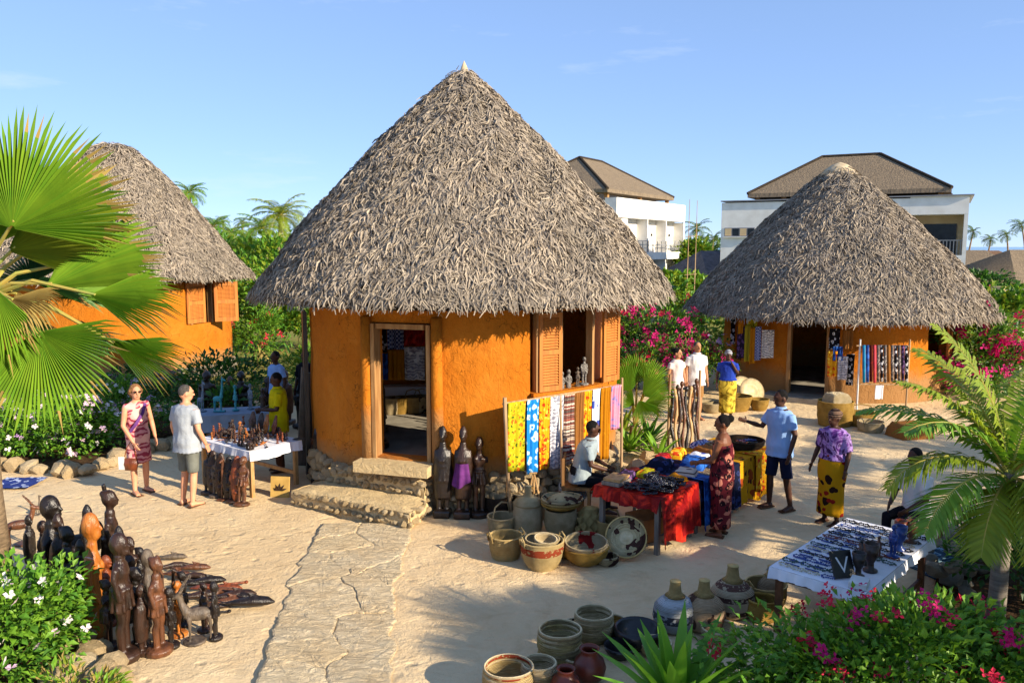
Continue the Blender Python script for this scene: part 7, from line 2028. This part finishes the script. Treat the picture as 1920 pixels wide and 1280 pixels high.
for k in range(7):
    x = -6.6 + k * .42; carving('shaded_figure', ['man', 'maasai', 'woman'][k % 3], '%s wooden figure in the shade behind the stall, %s from the hut' % (['dark brown', 'brown', 'black'][k % 3], ['seventh', 'sixth', 'fifth', 'fourth', 'third', 'second', 'first'][k]), (x, 17.0 + .3 * math.sin(k * 2.3), 0), rg.uniform(.9, 1.25), [w_dark, w_brown, w_ebony][k % 3], -90 + 20 * math.sin(k), group='dark figures in the shade behind the stall', wx=1.2)
mt = MB().grid(lambda a, b: (-.35 + .7 * a, -.3 + .6 * b, .035 + .03 * nz(a * 4, b * 4, 3)), 12, 10).build('folded_cloth', cloth('blue_white_mat', C('#2a3a78'), [C('#a8b4d0')], 'floral', 9), loc=G(32, 908), smooth=True); tag(mt, 'blue and white cloth spread on the sand beside the fan palm', 'cloth')

# ------------------------------------------------------------------ jewellery table on the right
e1 = Vector((.69, .72, 0)).normalized()
TR = table('jewellery_table', 'long wooden table with white cloth and rows of jewellery', Vector((3.24, 7.0, 0)), e1, 1.95, .9, .68, w_brown)
tablecloth('white cloth over the jewellery table', TR, m_whitecloth, (.10, .08, .10, .06), 6, .012, 8)
ra = math.atan2(e1.y, e1.x)
NUMW = 'one two three four five six seven eight nine ten eleven twelve thirteen'.split(); ORDW = 'first second third fourth fifth sixth seventh eighth ninth tenth eleventh twelfth thirteenth'.split()
gj = 'jewellery laid in rows on the white cloth'
for i in range(12):
    for j in range(6):
        if j < 2 and i < 5: continue
        k = [0, 1, 2, 3, 0, 1, 3, 4, 3, 3, 2, 3][i] if j > 2 else [2, 1, 3, 3, 2, 1, 4, 3, 3, 0, 3, 3][i]
        o = obj('bead_necklace', STRW[k], None, on(TR, -.45 + i * .08 + rg.uniform(-.008, .008), -.40 + j * .16 + rg.uniform(-.02, .02)), (0, 0, ra + math.pi / 2 + rg.uniform(-.2, .2)), rg.uniform(.95, 1.25))
        tag(o, '%s necklace on the jewellery table, near-end row %s, %s from the palm side' % (['shell', 'green', 'blue', 'black', 'amber'][k], NUMW[i], ORDW[j]), 'necklace', ['shell', 'green', 'blue', 'black', 'amber'][k] + ' necklaces on the jewellery table')
pend = MB(); pend.tube([(-.07, 0, .006), (.07, 0, .006)], .008, 5); pend = pend.mesh('bracelet', m_beadbl, True)
for i in range(26):
    o = obj('bead_bracelet', pend, None, on(TR, -.42 + (i % 13) * .055, .12 + .22 * (i // 13)), (0, 0, ra + math.pi / 2), 1.0); tag(o, 'straight blue bracelet on the jewellery table, %s line, %s from the near end' % (['inner', 'outer'][i // 13], ORDW[i % 13]), 'bracelet', 'bracelets on the jewellery table')
GOB = [(0, 0), (.33, 0), (.33, .05), (.16, .12), (.15, .3), (.3, .55), (.36, 1.0), (.31, 1.0), (.24, .58), (0, .5)]
for x, y, h, m, lb in ((-.33, -.30, .24, w_ebony, 'tall black goblet at the near end of the jewellery table'), (-.22, -.34, .28, w_dark, 'dark brown goblet beside the black one'), (-.15, -.22, .22, w_ebony, 'small black goblet behind the dark brown one'), (.34, -.38, .24, w_brown, 'brown cup at the far end of the jewellery table'), (.42, -.34, .22, w_dark, 'dark cup next to the brown one'), (.30, -.28, .24, m_beadr, 'red-brown glazed cup on the jewellery table'), (.18, -.36, .26, m_beadbl, 'glossy blue cup on the jewellery table')):
    tag(MB().lathe([(r * h * .75, z * h) for r, z in GOB], 20).build('goblet', m, loc=on(TR, x, y), smooth=True), lb, 'cup', 'cups on the jewellery table')
dk = root('display_stand', 'black display board with a white V mark on the jewellery table', 'display', on(TR, -.40, -.22), ra - .6); dk.rotation_euler.x = R(-25)
MB().box((0, 0, .13), (.22, .02, .26)).build('board', m_black_pot, dk)
MB().add([(-.07, -.012, .20), (-.05, -.012, .20), (.0, -.012, .09), (.05, -.012, .20), (.07, -.012, .20), (0, -.012, .05)], [(0, 1, 2, 5), (2, 3, 4, 5)]).build('v_mark', c_white, dk)
book('white paper box at the near corner of the jewellery table', on(TR, -.44, -.40), ra + .2, (.2, .16, .06), c_white)
for x, y, m, h, lb in ((.05, -.38, m_beadbl, .34, 'blue painted figurine on the jewellery table'), (.0, -.26, w_brown, .22, 'small brown figurine on the jewellery table')): carving('figurine', 'woman', lb, on(TR, x, y), h, m, 200, wx=1.3, group='figurines on the jewellery table')
bundle('blue striped cushion on the ground beside the rubble bank', (5.1, 9.15, 0), (.5, .4, .22), cloth('blue_stripe_cushion', C('#3a5a70'), [C('#7a98a8'), C('#2a4456')], 'stripe', 60), .3, 'cushion', 'cushion')

# ------------------------------------------------------------------ goods at the squat hut
gh = 'goods hung on the squat hut'
Yw = 20.45
for k, (u0, u1, vt, vb, Y, m, lb) in enumerate(((1383, 1397, 612, 672, 20.35, k_purplec, 'purple and black cloth at the left of the bunch on the squat hut'), (1397, 1409, 610, 678, 20.25, k_olive, 'olive striped cloth hanging on the squat hut'), (1407, 1418, 614, 682, 20.10, k_mustard, 'yellow cloth in the bunch left of the dark doorway'), (1417, 1428, 612, 676, 20.05, k_checkb, 'blue checked cloth in the bunch left of the dark doorway'), (1429, 1452, 618, 672, 19.95, k_sketch, 'white sketched cloth nearest the dark doorway'), (1384, 1394, 600, 626, 20.3, k_mustard, 'small yellow square pinned above the purple cloth'), (1400, 1420, 596, 630, 20.3, k_yg, 'green printed cloth pinned high on the squat hut wall'),
        (1371, 1379, 596, 645, 20.75, k_bw, 'narrow black and white strip beside the left edge of the squat hut'))):
    hang(lb, u0, u1, vt, vt, vb, vb - 1, Y, Y - .05, m, 1.5, .02, group=gh, seed=k)
for k, (u0, u1, vt, vb, Y, m, lb) in enumerate(((1553, 1570, 658, 705, 19.0, k_redblack if False else k_orange, 'orange printed bag hanging right of the dark doorway'), (1562, 1580, 650, 676, 18.98, k_deepblue, 'blue bag hanging right of the dark doorway'), (1572, 1590, 668, 712, 18.95, k_grey, 'grey printed bag hanging right of the dark doorway'), (1588, 1603, 664, 722, 19.0, k_bw, 'black and white scarf hanging right of the dark doorway'), (1556, 1576, 616, 655, 19.1, k_bw, 'dark printed bag hanging high beside the dark doorway'), (1582, 1600, 618, 654, 19.05, k_brown, 'tan straw bag hanging high beside the dark doorway'))):
    hang(lb, u0, u1, vt, vt, vb, vb, Y, Y - .03, m, 1.2, .03, name='hanging_bag', cat='bag', group=gh, seed=k, back=True)
fr_ = root('roll_rack', 'pole frame of cloth rolls in front of the squat hut wall', 'rack')
for u in (1613, 1706): q = P(u, 640, 18.6); MB().tube([(q.x, q.y, 0), (q.x, q.y, q.z + .05)], .022, 7).build('post', c_white if u < 1700 else m_pole, fr_)
for v in (648, 720): MB().tube([P(1606, v, 18.6), P(1708, v + 1, 18.6)], .016, 6).build('rail', m_pole, fr_)
mr = [k_teal, k_deepblue, k_redd, k_pinkroll, k_greyroll, k_bw, k_greyroll, k_brown, k_greyroll, k_bw, k_greyroll, k_purplec, k_bw]
nm = ['teal', 'blue', 'dull red', 'coral', 'grey mottled', 'black and white', 'second grey mottled', 'brown', 'third grey mottled', 'second black and white', 'fourth grey mottled', 'purple', 'last black and white']
for k in range(13):
    u = 1620 + 6.6 * k; a, b = P(u, 647, 18.55), P(u, 717 - (k % 3), 18.55)
    o = MB().tube([a - b, (a - b) * .5, Vector((0, 0, 0))], [.036, .04, .034], 8).build('cloth_roll', mr[k], loc=b, smooth=True); tag(o, '%s cloth roll on the pole frame by the squat hut' % nm[k], 'cloth', 'cloth rolls on the pole frame')
hang('plain white cloth hanging below the cloth rolls', 1641, 1656, 722, 722, 748, 748, 18.55, 18.55, m_whitecloth, 1, .01, group=gh)
hk = 'baskets around the squat hut'
for u, v, rt_, rb_, h, m, hd, lb, tl in ((1386, 772, .33, .24, .34, b_gold, 0, 'golden tub left of the squat hut doorway', (0, 0)), (1340, 775, .3, .2, .22, b_cream, 0, 'pale bowl behind the woman in the gold skirt', (0, 0)), (1322, 770, .24, .18, .2, b_grey, 0, 'grey bowl next to the bougainvillea', (0, 0)), (1428, 772, .22, .14, .26, b_gold, 0, 'small golden bowl by the squat hut wall', (0, 0)),
        (1572, 800, .36, .33, .52, b_gold, 0, 'tall golden basket right of the dark doorway', (0, 0)), (1620, 800, .30, .26, .26, b_gold, 1, 'golden handled basket in front of the roll frame', (0, 0)), (1640, 812, .26, .22, .2, b_cream, 2, 'cream two-handled basket beside the golden one', (0, 0)), (1740, 815, .24, .2, .2, b_tan, 0, 'tan basket at the right of the squat hut', (0, 0)), (1752, 808, .2, .16, .18, b_tan, 0, 'smaller tan basket behind the patterned bag', (0, 0))):
    p = G(u, v); basket(lb, (p.x, p.y + .2), rt_, rb_, h, m, hd, .02, group=hk, tilt=tl, hh=.2)
for u, v, lb in ((1405, 745, 'round woven tray leaning on the squat hut wall'), (1424, 750, 'second woven tray leaning beside the first')):
    p = G(u, v + 22); t = root('round_tray', lb, 'tray', (p.x, p.y + .75, .34), 0, hk); t.rotation_euler = (R(70), 0, R(15)); MB().lathe([(0, 0), (.2, .01), (.32, .06), (.33, .075), (.2, .03), (0, .02)], 28).build('weave', b_cream, t, smooth=True)
bundle('open cloth bag folded over the tall golden basket', (G(1572, 800).x + .02, G(1572, 800).y + .2, .5), (.5, .4, .2), b_cream, .3, 'cloth_bag', 'bag')
bundle('brown and cream patterned bag lying on the sand', (G(1705, 818).x, G(1705, 818).y, 0), (.75, .6, .28), k_brown, .2, 'patterned_bag', 'bag')
# ------------------------------------------------------------------ inside the central hut and on its window sill
gi = 'goods inside the central hut'
for k, (u0, u1, vt, vb, Y, m, lb) in enumerate(((700, 724, 604, 660, 14.1, k_bw, 'white patterned bib hanging inside the doorway'), (726, 756, 604, 655, 14.3, k_checkb, 'blue checked cloth hanging high inside the doorway'), (757, 796, 604, 648, 14.3, k_red, 'red cloth hanging high inside the doorway'), (728, 757, 656, 712, 14.2, k_mustard, 'yellow cloth hanging inside the doorway'), (700, 727, 662, 712, 14.2, k_deepblue, 'blue cloth below the white bib'), (758, 796, 650, 712, 14.2, k_grey, 'grey and white cloth hanging inside the doorway'))):
    hang(lb, u0, u1, vt, vt, vb, vb, Y, Y, m, 1.5, .03, group=gi, seed=k)
bn = root('interior_bench', 'whitewashed bench along the inner wall of the central hut', 'bench', (-2.15, 15.55, .72), .05)
MB().box((0, 0, .2), (2.0, .35, .4)).build('bench_body', m_white, bn)
for k, (u, m, lb) in enumerate(((735, b_cream, 'cream basket standing inside the doorway'), (752, b_gold, 'golden basket standing inside the doorway'), (775, b_tan, 'tan basket standing inside the doorway'), (792, b_pattern, 'patterned basket standing inside the doorway'))):
    q = P(u, 780, 14.75 + .05 * k); basket(lb, (q.x, q.y), .16, .13, .3, m, 1 if k > 1 else 0, group=gi, z=.72, hh=.15)
for k in range(4): carving('interior_figure', ['maasai', 'man', 'mask', 'maasai'][k], 'dark figure leaning inside the left of the doorway, %s' % ['nearest', 'second', 'third', 'furthest in'][k], (-2.05 - .06 * k, 12.15 + .35 * k, .72), [1.0, .9, .8, 1.1][k], [w_ebony, w_dark, w_dark, w_ebony][k], -20, 0, 0, 1.0, gi)
m_bw = cloth('black_white_paint', C('#6f6a64'), [C('#141212'), C('#c8c4bc')], 'blobs', 26)
for k, (phi, h, kd, lb) in enumerate(((-52.5, .26, 'bust', 'squat black and white figurine nearest the left shutter on the sill'), (-49.5, .28, 'bust', 'second black and white figurine on the window sill'), (-45, .30, 'hands', 'slim pale figurine third on the window sill'), (-41.5, .44, 'woman', 'tallest spotted figurine on the window sill'))):
    Mx = hut_frame(MCX, MCY, phi, 2.60, 1.716).translation; carving('figurine', kd, lb, Mx, h, m_bw if k != 2 else w_grey, -60, group='figurines on the window sill', wx=1.2)
